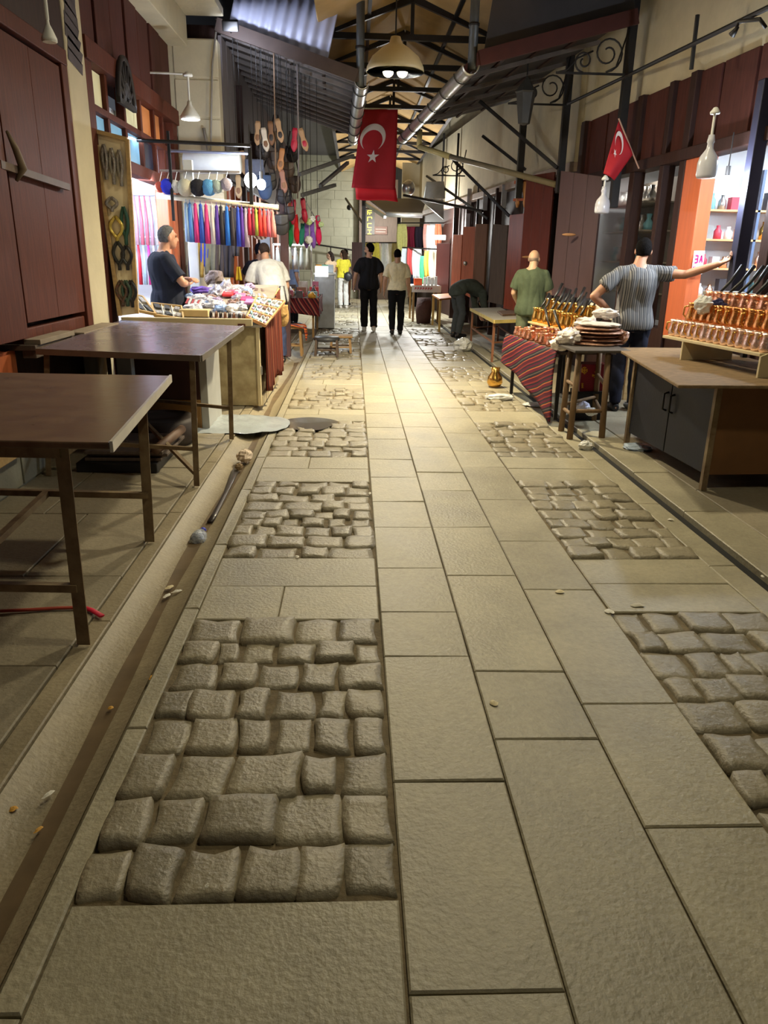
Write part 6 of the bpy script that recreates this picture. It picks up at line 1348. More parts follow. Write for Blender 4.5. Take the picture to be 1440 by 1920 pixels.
# ---- table with the striped cloth and copper goods
tt = T('goods_table', 'low table of copper goods, striped cloth over its lane side', 'table', (2.3, 8.2, .014))
zc = .70; K = [onZ(938, 622, zc), onZ(1050, 656, zc), None, None]
K[1] = Vector((2.02, 7.32, zc)); K[0] = Vector((1.86, 9.0, zc)); K[2] = Vector((2.60, 7.40, zc)); K[3] = Vector((2.56, 9.1, zc))
m = MB(); m.hexa([p - Vector((0, 0, .025)) for p in (K[0], K[1], K[2], K[3])] + [K[0], K[1], K[2], K[3]]); m.build('table_top', wood_grey, tt)
for p in K: q = p.lerp(Vector((2.33, 8.2, zc)), .1); MB().beam(q - Vector((0, 0, .03)), Vector((q.x, q.y, .014)), .035, .035).build('leg', black_metal, tt)
MB().beam(K[1].lerp(K[2], .1) - Vector((0, 0, .4)), K[1].lerp(K[2], .9) - Vector((0, 0, .4)), .025, .025).build('stretcher', black_metal, tt)
kil = stripes('woven_kilim', (.0, .32, 1.0), .22, [(0, S(76, 22, 38)), (.17, S(156, 74, 46)), (.22, S(38, 32, 40)), (.33, S(86, 82, 74)), (.38, S(36, 30, 38)), (.46, S(92, 26, 44)), (.60, S(166, 92, 50)), (.65, S(40, 50, 48)), (.72, S(84, 24, 46)), (.84, S(36, 30, 40)), (.92, S(118, 42, 42))], wob=.12)
m = MB()
def kl(u, v):
    p = (K[0] + Vector((0, .05, 0))).lerp(K[1], u); drop = (.34 + .34 * u ** 1.5) * v
    return (p.x - .03 - .05 * v * (1 + .3 * math.sin(u * 15)) - .012 * math.sin(v * 5), p.y - .18 * v * (u - .2), p.z + .012 - drop)
m.sheet(kl, 40, 14, .008); m.build('striped_cloth', kil, smooth=True, label='red and orange striped woven cloth hanging down the copper goods table', cat='cloth')
kk = 0
for i in range(9):
    for j in range(6):
        u, v = (i + .5) / 9, (j + .5) / 6
        if v > .62 and u > .5: continue
        p = K[0].lerp(K[1], u).lerp(K[3].lerp(K[2], u), v) + Vector((rr.uniform(-.02, .02), rr.uniform(-.02, .02), .002)); kk += 1
        kind = 'mug' if j < 2 else ('bowl' if i > 6 else rr.choice(['cup', 'cup', 'mug', 'cezve']))
        labs = {'mug': 'small copper mug crowded on the low table with the striped cloth', 'cup': 'copper cup crowded on the low table with the striped cloth', 'cezve': 'long-handled copper pot crowded on the low table with the striped cloth', 'bowl': 'small copper bowl crowded on the low table with the striped cloth'}
        put(kind, labs[kind], p, rr.uniform(0, 6.28), kind + 's crowded on the low copper table', rr.uniform(1.05, 1.35))
rk2 = T('tiered_shelf', 'sloping two-step shelf of brass pots behind the copper table', 'shelf', (2.6, 8.4, zc))
s0, s1 = Vector((2.06, 9.0, zc + .16)), Vector((2.30, 7.95, zc + .14)); ee = (s1 - s0); bk = Vector((.93, .35, 0))
for k in range(2):
    a, b = s0 + bk * .17 * k + Vector((0, 0, .09 * k)), s1 + bk * .17 * k + Vector((0, 0, .09 * k)); q = Vector((0, 0, .02))
    m = MB(); m.hexa([a - q, b - q, b + bk * .17 - q, a + bk * .17 - q, a, b, b + bk * .17, a + bk * .17]); m.build('step', wood_lt, rk2, bev=.003)
    for n_ in range(8): put('gold', 'brass long-handled pot on the %s step behind the copper table' % ('lower', 'upper')[k], a.lerp(b, (n_ + .5) / 8) + bk * .085, .75 + rr.uniform(-.15, .15), 'brass pots on the %s step' % ('lower', 'upper')[k], rr.uniform(1.1, 1.35))
for p in (s0, s1): MB().beam(p + bk * .2, Vector((p.x + bk.x * .2, p.y + bk.y * .2, zc)), .03, .03).build('support', wood_lt, rk2)
zk = .80; k4 = [Vector((2.66, 9.55, zk)), Vector((2.62, 8.62, zk)), Vector((3.2, 8.55, zk)), Vector((3.25, 9.5, zk))]
bt2 = T('plain_table', 'plain pale table behind the brass pots', 'table', tuple(k4[1].lerp(k4[3], .5) - Vector((0, 0, zk - .014))))
m = MB(); m.hexa([p - Vector((0, 0, .03)) for p in k4] + k4); m.build('table_top', M('pale_table_top', S(188, 172, 136), .5, var=.1), bt2, bev=.004)
cc = k4[1].lerp(k4[3], .5)
for p in k4: q = p.lerp(cc, .08); MB().beam(q - Vector((0, 0, .03)), Vector((q.x, q.y, .014)), .04, .04).build('leg', wood_lt, bt2)
m = MB(); a, b = onY(1100, 568, 8.75), onY(1150, 588, 8.6); m.hexa([a - Vector((0, 0, .08)), b - Vector((0, 0, .08)), b + Vector((.1, .15, -.08)), a + Vector((.1, .15, -.08)), a, b, b + Vector((.1, .15, 0)), a + Vector((.1, .15, 0))]); m.build('wooden_tray', M('cream_tray', S(196, 180, 146), .6), bev=.004, label='cream tray of small pieces beside the striped shirt', cat='tray')
# ---- white table and orange table farther on
def table(lab, corners_px, z, legm, topm, legs_px=None, w=.04, edge=None, rails=True):
    c = [onZ(x, y, z) for x, y in corners_px]; ce = (c[0] + c[2]) / 2; t = T('market_table', lab, 'table', (ce.x, ce.y, .014)); q = Vector((0, 0, .035))
    m = MB(); m.hexa([p - q for p in c] + c); m.build('table_top', topm, t, bev=.004)
    if edge: 
        m = MB(); m.beam(c[0] - q * .5 + Vector((-.006, -.004, 0)), c[1] - q * .5 + Vector((-.006, -.004, 0)), .012, .05); m.beam(c[1] - q * .5 + Vector((0, -.008, 0)), c[2] - q * .5 + Vector((0, -.008, 0)), .012, .05); m.build('edge_strip', edge, t)
    g = [Vector((p.x, p.y, .014)).lerp(Vector((ce.x, ce.y, .014)), .1) for p in c]
    for p in g: MB().beam(p, Vector((p.x, p.y, z - .035)), w, w).build('leg', legm, t)
    if rails:
        for i in range(4): a, b = g[i], g[(i + 1) % 4]; MB().beam(a + Vector((0, 0, .3)), b + Vector((0, 0, .3)), .024, .024).build('stretcher', legm, t)
    return t
table('white-topped market table with yellow edge beside the bent person', ((882, 578), (927, 601), (984, 599), (938, 576)), .66, M('red_rust_leg', S(140, 92, 64), .6, var=.2), M('dirty_white_top', S(206, 200, 186), .45, var=.1), edge=M('yellow_edge', S(216, 194, 116), .5), w=.035)
p4 = [onZ(x, y, .663) for x, y in ((932, 586), (942, 593), (974, 591), (962, 584))]; m = MB(); m.hexa(p4 + [p + Vector((0, 0, .03)) for p in p4]); m.build('shallow_tray', M('brown_tray', S(122, 94, 70), .6), bev=.004, label='brown shallow tray on the white-topped market table', cat='tray')
table('bare table with an orange-brown top by the row of doors', ((810, 552), (824, 560), (872, 556), (858, 549)), .72, M('yellow_leg', S(206, 170, 96), .5), M('orange_top', S(206, 128, 56), .45, var=.1), w=.045, rails=False)
c = onY(960, 612, 9.4); m = MB(); m.lathe([(0, 0), (.07, 0), (.10, .05), (.09, .12), (.05, .18), (.06, .24), (.05, .24)], Vector((1.80, 9.45, .014)), 18); m.build('brass_vase', gold, smooth=True, label='brass vase on the pavement behind the striped cloth', cat='vase')
c = onY(905, 560, 15.6)

# ================================================================== DOORS AND SHUTTERS (right)
dn = [20]
def leaf(px4, Ys, mat, th=.04, knob=None, km=None):
    """leaf given by left-top, right-top, right-bottom, left-bottom pixels and the depth of its two upright edges"""
    (a, b, c, d) = px4; n = dn[0]; dn[0] += 1
    P = [onY(*d, Ys[0]), onY(*c, Ys[1]), onY(*b, Ys[1]), onY(*a, Ys[0])]
    for i, j in ((0, 3), (1, 2)): P[i].x = P[j].x = (P[i].x + P[j].x) / 2; 
    t = bpy.data.objects.new('door_%d' % n, None); COL.objects.link(t); t.location = P[0]; WL[t.name] = P[0].copy(); t['kind'] = 'structure'
    k = 3 if abs(b[0] - a[0]) > 40 else 1
    m = MB()
    for i in range(k):
        f0_, f1_ = i / k, (i + 1) / k - (.008 if i < k - 1 else 0); m.plate([P[0].lerp(P[1], f0_), P[0].lerp(P[1], f1_), P[3].lerp(P[2], f1_), P[3].lerp(P[2], f0_)], th)
    m.build('leaf', mat, t, bev=.003)
    if knob:
        q = onY(knob[0], knob[1], (Ys[0] + Ys[1]) / 2 - .08); m = MB(); m.ell(q, (knob[2], .02, knob[3]), n=12, m=8); m.build('handle', km or gold, t, smooth=True)
    return t
purple = M('purple_brown_paint', S(84, 62, 62), .5, var=.12, scale=2, stretch=(6, 6, .8)); redd = M('red_varnished_wood', S(134, 58, 34), .38, var=.25, scale=3, stretch=(8, 8, .7)); redl2 = M('light_red_wood', S(176, 100, 72), .5, var=.25, scale=3, stretch=(8, 8, .7))
leaf(((1043, 320), (1121, 331), (1114, 560), (1040, 554)), (11.3, 10.7), purple, knob=(1067, 440, .10, .02), km=M('worn_patch', S(190, 140, 96), .6))
leaf(((980, 330), (1031, 322), (1026, 582), (976, 578)), (12.9, 12.5), M('dark_red_door', S(102, 46, 36), .42, var=.2, scale=3, stretch=(8, 8, .7)), knob=(990, 482, .10, .02), km=M('worn_patch', S(190, 140, 96), .6))
leaf(((953, 403), (981, 400), (976, 585), (946, 578)), (13.9, 13.5), redd)
leaf(((921, 420), (950, 422), (944, 572), (918, 566)), (15.2, 14.8), wood_grey)
leaf(((890, 420), (911, 420), (908, 566), (886, 560)), (16.6, 16.2), M('brown_door', S(120, 84, 62), .55, var=.2, stretch=(8, 8, .7)))
leaf(((868, 425), (891, 425), (886, 560), (864, 548)), (17.6, 17.2), redl2, knob=(873, 494, .05, .05), km=M('chrome_metal', S(200, 200, 200), .25, .9))
leaf(((848, 440), (866, 440), (862, 552), (846, 548)), (18.4, 18.0), redl2)
leaf(((818, 456), (843, 456), (841, 552), (816, 550)), (20.2, 19.9), M('dark_oxblood_panel', S(92, 44, 38), .5, var=.1))
# wooden gallery over the red door
gl = T('wooden_gallery', 'small wooden gallery of turned pegs above the red door', 'shelf rail', tuple(onY(1000, 375, 13.1)))
m = MB(); a, b = onY(964, 375, 13.4), onY(1037, 371, 12.7); m.beam(a, b, .05, .04); m.build('rail', wood_or, gl)
m = MB(); a2, b2 = onY(966, 342, 13.4), onY(1037, 336, 12.7); m.beam(a2, b2, .05, .05); m.build('rail', wood_or, gl)
for k in range(5):
    a_, b_ = a.lerp(b, (k + .5) / 5), a2.lerp(b2, (k + .5) / 5); m = MB(); m.tube([a_ - Vector((0, 0, .12)), a_ - Vector((0, 0, .05)), a_, a_.lerp(b_, .5), b_], [.02, .04, .03, .055, .05], 10); m.build('peg', M('light_peg_wood', S(196, 140, 88), .5, var=.15), gl, smooth=True)
mb = MB(); rbox(mb, 12.2, 26, -.03, .09, 2.95, 4.6); struct(mb, 'wall_right', plaster)
mb = MB(); rbox(mb, 12.2, 26, -.09, .09, 2.82, 2.95); struct(mb, 'trim_14', M('pale_ledge', S(170, 150, 136), .6), bev=.01)
mb = MB()
for px, Y in ((935, 16.2), (912, 17.4), (880, 19.2), (856, 20.6), (1035, 13.6)):
    q = onY(px, 400, Y); mb.box(q.x - .07, q.x + .07, Y, Y + .12, 0, 2.9)
struct(mb, 'trim_15', wood_dark, bev=.008)
for px, py0, py1, Y in ((833, 250, 400, 22), (898, 350, 560, 18.2), (860, 250, 545, 20.4)):
    a, b = onY(px, py0, Y), onY(px - 2, py1, Y); m = MB(); m.beam(a, Vector((a.x, Y, max(0, b.z))), .05, .05); m.build('steel_post', black_metal, label={833: 'thin dark post far off beside the zinc duct', 898: 'thin dark post between the dark doors', 860: 'thin dark post beside the light red doors'}[px], cat='post')
for k, (px, py, Y) in enumerate(((880, 372, 19.0), (910, 375, 17.6), (945, 368, 16.0), (877, 418, 19.2))):
    q = onY(px, py, Y - .2); m = MB(); m.cbox(q, (.10, .03, .42)); m.build('notice_board', M('pale_notice', S(176, 176, 180), .5), bev=.004, label=('pale narrow notice above the light red doors', 'pale narrow notice above the brown door', 'pale narrow notice beside the wooden gallery', 'pale notice low over the light red doors')[k], cat='notice')

# ================================================================== INSIDE THE SHOPS
def shelf_unit(lab, x0, x1, y, zs, depth, mat):
    t = T('wall_shelves', lab, 'shelves', ((x0 + x1) / 2, y, zs[0]))
    for z in zs: MB().box(x0, x1, y - depth, y, z - .02, z).build('shelf', mat, t)
    for x in (x0, x1, (x0 + x1) / 2): MB().box(x - .015, x + .015, y - depth, y, .05, zs[-1] + .4).build('upright', M('slate_blue_upright', S(84, 100, 130), .5), t)
zs = [.9, 1.2, 1.5, 1.8, 2.1]
shelf_unit('lit wall shelves in the copper shop behind the orange board', 3.82, 4.94, 8.79, zs, .26, M('warm_shelf_board', S(206, 160, 112), .5))
cols = [copper, tin, gold, M('white_box', S(226, 226, 226), .5), M('teal_box', S(120, 176, 186), .5), M('dark_item', S(70, 66, 72), .4), M('red_box', S(196, 60, 80), .5), pinkc]
n = 0
for zi, z in enumerate(zs):
    for k in range(9):
        x = 3.90 + .118 * k + (.04 if k > 4 else 0); mm = cols[(k * 5 + zi * 3) % 8]; h = .12 + .012 * ((k * 7 + zi) % 8); r = .042
        m = MB()
        if (k + zi) % 3: m.lathe([(0, 0), (r, 0), (r, h * .6), (r * .45, h * .8), (r * .5, h), (0, h)], (x, 8.66, z), 12)
        else: m.box(x - .04, x + .04, 8.6, 8.7, z, z + h * .9)
        m.build('shop_item', mm, smooth=bool((k + zi) % 3), label='small item on the %s lit shelf of the copper shop, %s from doorway' % (('lowest', 'second', 'middle', 'fourth', 'top')[zi], ORD[k]), cat='shop item', group='goods on the lit shelves')
shelf_unit('shelves along the back of the copper shop window', 4.2, 5.5, 7.0, [.95, 1.3, 1.65, 2.0], .25, glass and M('pale_glass_shelf', S(190, 206, 214), .3))
for zi, z in enumerate([.95, 1.3, 1.65, 2.0]):
    for k in range(7):
        x = 4.28 + .17 * k; m = MB(); r = .05; h = .18; m.lathe([(0, 0), (r, 0), (r * 1.1, h * .4), (r * .4, h * .75), (r * .55, h), (0, h)], (x, 6.88, z), 12); m.build('display_vessel', cols[(k * 3 + zi * 2) % 8], smooth=True, label='vessel on the %s glass shelf of the shop window, %s from lane' % (('lowest', 'second', 'third', 'top')[zi], ORD[k]), cat='vessel', group='vessels in the shop window')
wcl = T('display_shelves', 'dim shelves of silvery goods in the window beside the brown shutter', 'shelves', (4.0, 11.2, .8))
for z in (1.15, 1.55, 1.95, 2.3): MB().box(3.75, 4.15, 10.3, 11.8, z - .02, z).build('shelf', M('dim_shelf', S(150, 140, 126), .6), wcl)
MB().box(4.15, 4.18, 10.3, 11.8, .8, 2.6).build('back_panel', M('dim_back', S(120, 112, 104), .7), wcl)
for zi, z in enumerate((1.15, 1.55, 1.95, 2.3)):
    for k in range(6):
        m = MB(); r = .06; h = .2; m.lathe([(0, 0), (r, 0), (r * 1.1, h * .4), (r * .4, h * .7), (r * .6, h), (0, h)], (3.9, 10.45 + .23 * k, z), 12); m.build('silver_vessel', [tin, pinkc, M('teal_box', S(120, 176, 186), .5), tin][(k + zi) % 4], smooth=True, label='silvery vessel on the %s shelf in the dim window, %s from near side' % (('lowest', 'second', 'third', 'top')[zi], ORD[k]), cat='vessel', group='vessels in the dim window')
nt_ = T('pink_notice', 'white paper with a pink patch in the copper shop doorway', 'notice', tuple(onY(1306, 505, 8.3)))
P = [onY(1296, 514, 8.3), onY(1316, 514, 8.3), onY(1322, 470, 8.3), onY(1302, 470, 8.3)]; MB().plate(P, .006).build('sheet', M('notice_white', S(232, 232, 236), .6), nt_)
P2 = [P[0].lerp(P[3], f).lerp(P[1].lerp(P[2], f), g) + Vector((0, -.003, 0)) for f, g in ((.05, .05), (.05, .9), (.32, .9), (.32, .05))]; m = MB(); m.plate(P2, .004)
for f0_, g0, f1_, g1 in ((.5, .15, .5, .4), (.65, .4, .5, .4), (.8, .15, .8, .4), (.65, .15, .65, .4), (.8, .4, .65, .4), (.5, .6, .8, .72), (.8, .72, .5, .85), (.62, .65, .62, .8)): m.beam(P[0].lerp(P[3], f0_).lerp(P[1].lerp(P[2], f0_), g0) + Vector((0, -.006, 0)), P[0].lerp(P[3], f1_).lerp(P[1].lerp(P[2], f1_), g1) + Vector((0, -.006, 0)), .012, .004, (0, 1, 0))
m.build('lettering', M('notice_pink', S(238, 40, 130), .6), nt_)
# carved lattice ornament on the transom and sign panels
lt = T('fan_ornament', 'dark arched fan ornament on the lit transom above the bead shop', 'ornament', tuple(onX(238, 205, XL + .07)))
cx = onX(238, 197, XL + .07)
m = MB()
for k in range(9):
    a = PI * k / 8; m.beam(cx, cx + Vector((0, .26 * math.cos(a), .40 * math.sin(a))), .03, .03, (1, 0, 0))
m.tube([cx + Vector((0, .27 * math.cos(PI * k / 16), .42 * math.sin(PI * k / 16))) for k in range(17)], .03, 6); m.tube([cx + Vector((0, .13 * math.cos(PI * k / 16), .2 * math.sin(PI * k / 16))) for k in range(17)], .022, 6); m.build('fan', M('dark_carved_iron', S(44, 40, 44), .6), lt, smooth=True)
m = MB(); m.beam(cx + Vector((0, -.3, 0)), cx + Vector((0, .3, 0)), .04, .05); m.build('base_bar', black_metal, lt)
# ================================================================== FAR END OF THE LANE
# left: goods table under a plaid cloth
zt7 = .76
t = T('goods_table', 'far table of souvenirs under a dark plaid cloth, before the pale wall', 'table', (-1.1, 15.6, .024))
MB().box(-1.62, -.70, 14.9, 16.8, zt7 - .03, zt7).build('table_top', wood_grey, t)
for x in (-1.55, -.78):
    for y in (15.0, 16.7): MB().box(x - .02, x + .02, y - .02, y + .02, .024, zt7 - .03).build('leg', woodst, t)
plaid = stripes('dark_plaid', (.8, .3, .5), .14, [(0, S(110, 36, 44)), (.3, S(56, 30, 40)), (.45, S(150, 64, 62)), (.6, S(70, 34, 44)), (.85, S(176, 110, 100))], wob=.5)
m = MB(); m.sheet(lambda u, v: (-1.64 + .98 * u, 14.87 - .02 * math.sin(u * 18) * v, zt7 + .012 - (.22 + .12 * u) * v), 24, 6, .006)
m.sheet(lambda u, v: (-.67 + .02 * math.sin(u * 18) * v, 14.87 + 1.95 * u, zt7 + .012 - .34 * v), 24, 6, .006)
m.build('plaid_cloth', plaid, smooth=True, label='dark red plaid cloth hanging from the far souvenir table', cat='cloth')
r7 = random.Random(77)
cs = [((226, 226, 224), 'white'), ((206, 60, 70), 'red'), ((226, 170, 60), 'orange yellow'), ((150, 110, 90), 'brown'), ((150, 190, 200), 'pale blue'), ((210, 120, 150), 'pink'), ((90, 80, 84), 'dark grey')]
for i in range(4):
    for j in range(6):
        x = -1.52 + .24 * i; y = 15.05 + .29 * j; c, nm = cs[(i * 3 + j * 2) % 7]; h = r7.uniform(.10, .28); w = r7.uniform(.06, .10)
        m = MB(); mm = M('souvenir_%s' % nm.replace(' ', '_'), S(*c), .4, var=.2, scale=20)
        if (i + j) % 2: m.lathe([(0, 0), (w * .9, 0), (w, h * .5), (w * .5, h * .8), (w * .3, h), (0, h)], (x, y, zt7 + .002), 12)
        else: m.box(x - w, x + w, y - .08, y + .08, zt7 + .002, zt7 + h)
        m.build('souvenir', mm, smooth=bool((i + j) % 2), label='%s souvenir, %s row of the far plaid table, %s from the wall' % (nm, ORD[j], ORD[i]), cat='souvenir', group='souvenirs on the far plaid table')
hb = T('souvenir_rack', 'white rack of hanging white tassels over the far plaid table', 'rack', (-1.25, 15.9, zt7))
for x in (-1.6, -.85): MB().box(x - .015, x + .015, 15.86, 15.9, zt7, 1.75).build('upright', white_paint, hb)
MB().box(-1.6, -.85, 15.86, 15.9, 1.72, 1.76).build('bar', white_paint, hb)
for k in range(6): tassel('white tassel on the far rack, %s from the wall' % ORD[k], Vector((-1.52 + .12 * k, 15.84, 1.72)), .42, .05, ((224, 226, 224), (206, 214, 210), (190, 190, 170))[k % 3], 'rack_%d' % (k % 3), 'white tassels on the far rack')
gc = T('grey_case', 'pale grey upright display case at the lane end of the far table', 'case', (-.6, 17.2, .024))
MB().box(-.85, -.42, 17.0, 17.7, .024, 1.15).build('body', M('pale_case', S(186, 192, 198), .4, .2), gc, bev=.01)
MB().box(-.87, -.40, 16.98, 17.72, 1.15, 1.19).build('top', white_paint, gc, bev=.006)
for k, (x, c, nm) in enumerate(((-.76, (230, 160, 50), 'orange'), (-.62, (120, 190, 160), 'sea green'), (-.5, (200, 214, 224), 'white'))):
    m = MB(); m.box(x - .06, x + .06, 17.2, 17.35, 1.191, 1.36); m.build('small_box', M('box_' + nm.replace(' ', '_'), S(*c), .5), bev=.006, label='%s box on top of the pale grey case' % nm, cat='box')
m = MB(); q = onY(603, 508, 16.95); m.box(q.x - .14, q.x + .14, 16.93, 16.975, q.z - .12, q.z + .1); m.build('lit_sign_box', M('white_lightbox', (1, 1, .97), emit=1.6), bev=.01, label='small glowing white light box in front of the grey case', cat='light box')
# chair and far stuff on the left
m = MB(); q = onZ(628, 575); 
ch = T('plastic_chair', 'white plastic chair behind the long-haired person', 'chair', (-.98, 23.2, 0))
MB().box(-1.2, -.78, 23.0, 23.4, .42, .45).build('seat', white_paint, ch, bev=.01); MB().box(-1.2, -.78, 23.38, 23.42, .45, .85).build('backrest', white_paint, ch, bev=.01)
for x in (-1.17, -.81):
    for y in (23.03, 23.37): MB().box(x - .02, x + .02, y - .02, y + .02, 0, .42).build('leg', white_paint, ch)
m = MB(); m.tube([onY(590, 458, 29.5), onY(668, 470, 29.5)], .03, 8); m.tube([onY(620, 462, 29.5), onY(620, 500, 29.5)], .02, 6); m.build('wall_rail', black_metal, label='dark handrail along the pale block wall', cat='rail')
m = MB(); a = onY(648, 372, 28); b = onY(681, 420, 24.5); m.beam(a, b, .05, .05); m.ell(onY(655, 389, 27.5), .09); m.build('steel_strut', black_metal, label='slanting strut with a round boss before the pale wall', cat='strut')
q = onY(682, 400, 24.5); m = MB(); m.box(q.x - .06, q.x + .06, 24.44, 24.56, 0, onY(682, 378, 24.5).z + .8); m.build('steel_post', black_metal, label='dark post under the large flag at the end of the pale wall', cat='post')
q = onY(672, 460, 24.4); m = MB(); m.box(q.x - .2, q.x + .12, 24.3, 24.35, .55, 1.95); m.build('wooden_board', wood_dark, label='dark board hung with gold trinkets behind the black t-shirt', cat='board')
# vertical sign with yellow lettering
vs = T('vertical_sign', 'narrow black upright sign with yellow lettering above the walking men', 'sign', tuple(onY(694, 432, 29.4)))
a, b = onY(684, 392, 29.4), onY(700, 440, 29.4); MB().box(max(a.x, .21), b.x + .04, 29.4, 29.5, b.z, a.z).build('panel', M('sign_black', S(44, 40, 30), .5), vs)
m = MB(); cxs = (max(a.x, .21) + b.x + .04) / 2
for k, ss in enumerate((((-1, 1, 1, 1), (-1, 1, -1, -1), (-1, 0, 1, 0), (0, 0, 0, -1)), ((-1, 1, -1, -1), (-1, 1, 1, 1), (1, 1, 1, .2)), ((1, 1, -1, 1), (-1, 1, -1, -1), (-1, -1, 1, -1)), ((-1, 1, 1, 1), (0, 1, 0, -1), (-1, -1, 1, -1)))):
    zc_ = a.z - .12 - .22 * k
    for x0, z0_, x1, z1 in ss: m.beam((cxs + x0 * .075, 29.385, zc_ + z0_ * .07), (cxs + x1 * .075, 29.385, zc_ + z1 * .07), .03, .01, (0, 1, 0))
m.build('lettering', M('sign_yellow', S(226, 206, 70), .5, emit=.5), vs)
q = onY(714, 432, 29.4); bs = T('brown_sign', 'small brown wooden sign hung beside the yellow lettering', 'sign', tuple(q))
MB().box(q.x - .24, q.x + .24, 29.42, 29.5, q.z - .14, q.z + .14).build('panel', M('sign_brown', S(96, 66, 54), .6), bs)
m = MB(); m.box(q.x - .19, q.x + .19, 29.40, 29.43, q.z + .03, q.z + .05); m.box(q.x - .19, q.x + .17, 29.40, 29.43, q.z - .06, q.z - .04); m.build('lettering', M('sign_grey_letters', S(170, 150, 140), .6), bs)
# end shop: dark sloping awning with a metal roll
m = MB(); P = [onY(x, y, Y) for x, y, Y in ((690, 372, 25), (800, 372, 25), (790, 402, 22.5), (728, 402, 22.5))]; P = [P[3], P[2], P[1], P[0]]
m.plate(P, .03); m.build('shop_awning', dark_sheet, label='dark sloping awning over the end shop', cat='awning')
a, b = onY(724, 402, 22.45), onY(792, 404, 22.45); m = MB(); m.tube([a, b], .07, 14); m.build('awning_roller', zinc, smooth=True, label='pale metal roller along the edge of the end awning', cat='roller')
m = MB(); a = onY(715, 380, 25.5); m.beam(onY(682, 380, 24.6), onY(722, 406, 22.6), .06, .1); m.build('awning_strut', zinc, label='pale slanting strut of the end awning', cat='strut')
duct = T('zinc_duct', 'shiny zinc funnel and duct hanging under the far canopy', 'duct', tuple(onY(790, 355, 19)))
c = onY(766, 352, 18.6); MB().ell(c, (.15, .15, .17), n=20, m=12).build('ball', zinc, duct, smooth=True)
P = [onY(800, 340, 19), onY(833, 340, 19), onY(835, 372, 19), onY(795, 372, 19)]; MB().plate([P[3], P[2], P[1], P[0]], .25).build('box', zinc, duct, bev=.01)
P = [onY(785, 372, 19.2), onY(832, 374, 19.2), onY(832, 412, 19.2)]; m = MB(); m.add([P[0], P[1], P[2], P[0] + Vector((0, .05, 0)), P[1] + Vector((0, .05, 0)), P[2] + Vector((0, .05, 0))], [(0, 2, 1), (3, 4, 5), (0, 1, 4, 3), (1, 2, 5, 4), (2, 0, 3, 5)]); m.build('gusset', zinc, duct)
m = MB(); a, b = onY(757, 366, 18.2), onY(905, 396, 16.8); m.tube([a, b], .03, 8); m.build('steel_bar', black_metal, label='long thin bar running under the zinc duct to the doors', cat='bar')
# clothes of the end shop
for k, (px, y0, y1, Y, w, nm, c) in enumerate(((754, 420, 478, 25.0, .34, 'yellow green', (206, 206, 130)), (767, 425, 466, 25.2, .26, 'maroon', (110, 34, 52)), (776, 425, 466, 25.1, .26, 'wine', (124, 36, 56)), (787, 425, 466, 24.8, .30, 'near black', (44, 38, 50)), (800, 420, 470, 23.4, .22, 'dusty pink', (190, 140, 130)), (806, 422, 480, 23.3, .22, 'off white', (222, 214, 206)), (814, 422, 490, 23.1, .24, 'white', (238, 238, 236)), (822, 420, 460, 22.9, .2, 'orange brown', (190, 110, 80)),
        (762, 466, 520, 24.2, .34, 'pale blue', (206, 222, 230)), (772, 465, 515, 24.0, .30, 'red and white', (206, 90, 90)), (782, 465, 522, 23.9, .32, 'white patterned', (226, 230, 234)), (796, 480, 535, 22.6, .3, 'green', (70, 160, 120)), (803, 470, 520, 22.4, .24, 'mustard', (220, 176, 80)), (812, 470, 525, 22.2, .26, 'cream', (236, 226, 200)), (704, 455, 505, 26.35, .3, 'lemon', (220, 210, 90)), (690, 455, 500, 26.3, .25, 'olive gold', (170, 150, 70)), (720, 456, 515, 26.4, .22, 'pale grey', (206, 210, 206)), (742, 456, 520, 26.2, .3, 'gold cream', (214, 200, 140)), (730, 456, 500, 26.4, .3, 'glowing white', (246, 246, 244)))):
    hang_cloth('hanging_garment', '%s garment hanging in the far end shop' % nm, 'garment', px, y0, y1, Y, w, cloth('garment_' + nm.replace(' ', '_'), c), fold=.03)
m = MB(); m.tube([onY(748, 418, 25.1), onY(832, 418, 22.8)], .02, 8); m.build('clothes_rail', black_metal, label='rail carrying the upper row of far garments', cat='rail')
m = MB(); m.tube([onY(684, 455, 26.3), onY(722, 455, 26.4), onY(746, 455, 26.2)], .02, 8); m.tube([onY(684, 455, 26.3), onY(684, 455, 26.3) + Vector((0, 3.7, 0))], .015, 6); m.build('clothes_rail', black_metal, label='rail carrying the lemon and gold garments above the walking men', cat='rail')
m = MB(); m.tube([onY(755, 464, 24.4), onY(832, 468, 22.0)], .02, 8); m.build('clothes_rail', black_metal, label='rail carrying the lower row of far garments', cat='rail')
m = MB(); m.box(.2, 1.6, 29.5, 29.6, 0, 4.2); struct(m, 'wall_back', wood_grey)
m = MB(); m.box(1.6, 3.4, 27.0, 27.1, 0, 4.5); struct(m, 'wall_back', plaster)
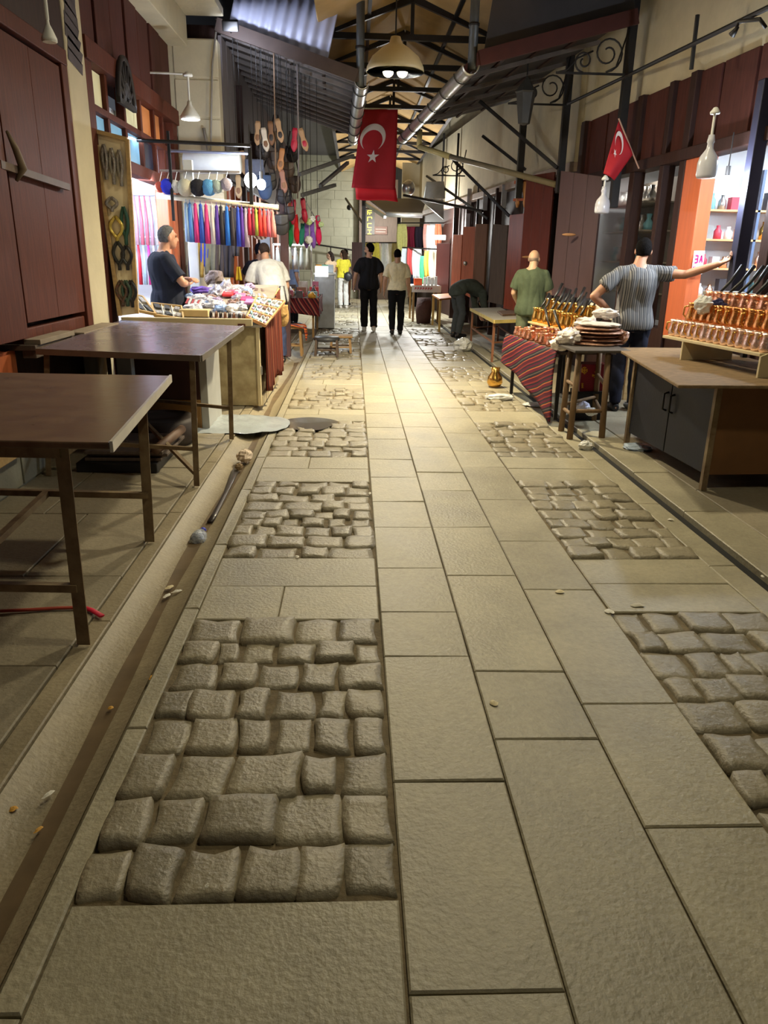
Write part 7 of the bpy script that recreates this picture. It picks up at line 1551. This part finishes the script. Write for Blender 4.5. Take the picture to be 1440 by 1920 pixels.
q = onY(815, 445, 21.5); m = MB(); m.box(q.x - .22, q.x + .3, 21.5, 21.56, q.z - .06, q.z + .06); m.build('lit_sign_box', M('white_lightbox', (1, 1, .97), emit=1.6), label='glowing white strip sign above the oxblood panel', cat='light box')
# white-covered table with red marks and an orange box
wt = T('covered_table', 'far table with a white cover bearing red marks, before the oxblood panel', 'table', (1.75, 19.2, .014))
a, b = onY(772, 574, 19.2), onY(818, 574, 19.2); zt8 = onY(790, 536, 19.2).z
MB().box(a.x, b.x + .1, 19.2, 20.4, zt8 - .03, zt8).build('table_top', white_paint, wt)
mm = M('white_cover', S(236, 234, 234), .6, var=.05)
MB().box(a.x - .01, b.x + .1, 19.17, 19.195, onY(790, 548, 19.2).z, zt8 + .01).build('cover', mm, wt)
for x in (a.x + .04, b.x + .05):
    for y in (19.25, 20.35): MB().box(x - .025, x + .025, y - .025, y + .025, .014, zt8 - .03).build('leg', woodst, wt)
m = MB(); zr = onY(790, 541, 19.2).z
for k in range(7): x = a.x + .06 + k * .065; m.beam((x, 19.163, zr - .025), (x + .03, 19.163, zr + .03), .016, .008, (0, 1, 0)); m.beam((x, 19.163, zr + .02), (x + .045, 19.163, zr + .0), .012, .008, (0, 1, 0))
m.build('lettering', M('red_marks', S(214, 60, 80), .6), wt)
m = MB(); m.box(a.x + .06, a.x + .26, 19.4, 19.6, zt8 + .001, zt8 + .17); m.build('orange_box', M('vivid_orange', S(236, 92, 36), .5), bev=.006, label='bright orange box on the white-covered table', cat='box')
for k in range(4): m = MB(); x = a.x + .33 + .09 * k; m.box(x - .035, x + .035, 19.4, 19.5, zt8 + .001, zt8 + .2 + .02 * (k % 2)); m.build('white_packet', M('white_packet', S(236, 236, 236), .5), bev=.006, label='white packet standing on the white-covered table, %s from the orange box' % ORD[k], cat='packet', group='white packets on the covered table')
m = MB(); m.lathe([(.0, 0), (.17, 0), (.20, .3), (.17, .6), (0, .6)], (a.x + .28, 18.95, .014), 16); m.build('dark_sack', M('dark_brown_sack', S(78, 50, 46), .8, var=.3, bump=1, bscale=20), smooth=True, label='dark brown patterned sack under the white-covered table', cat='sack')
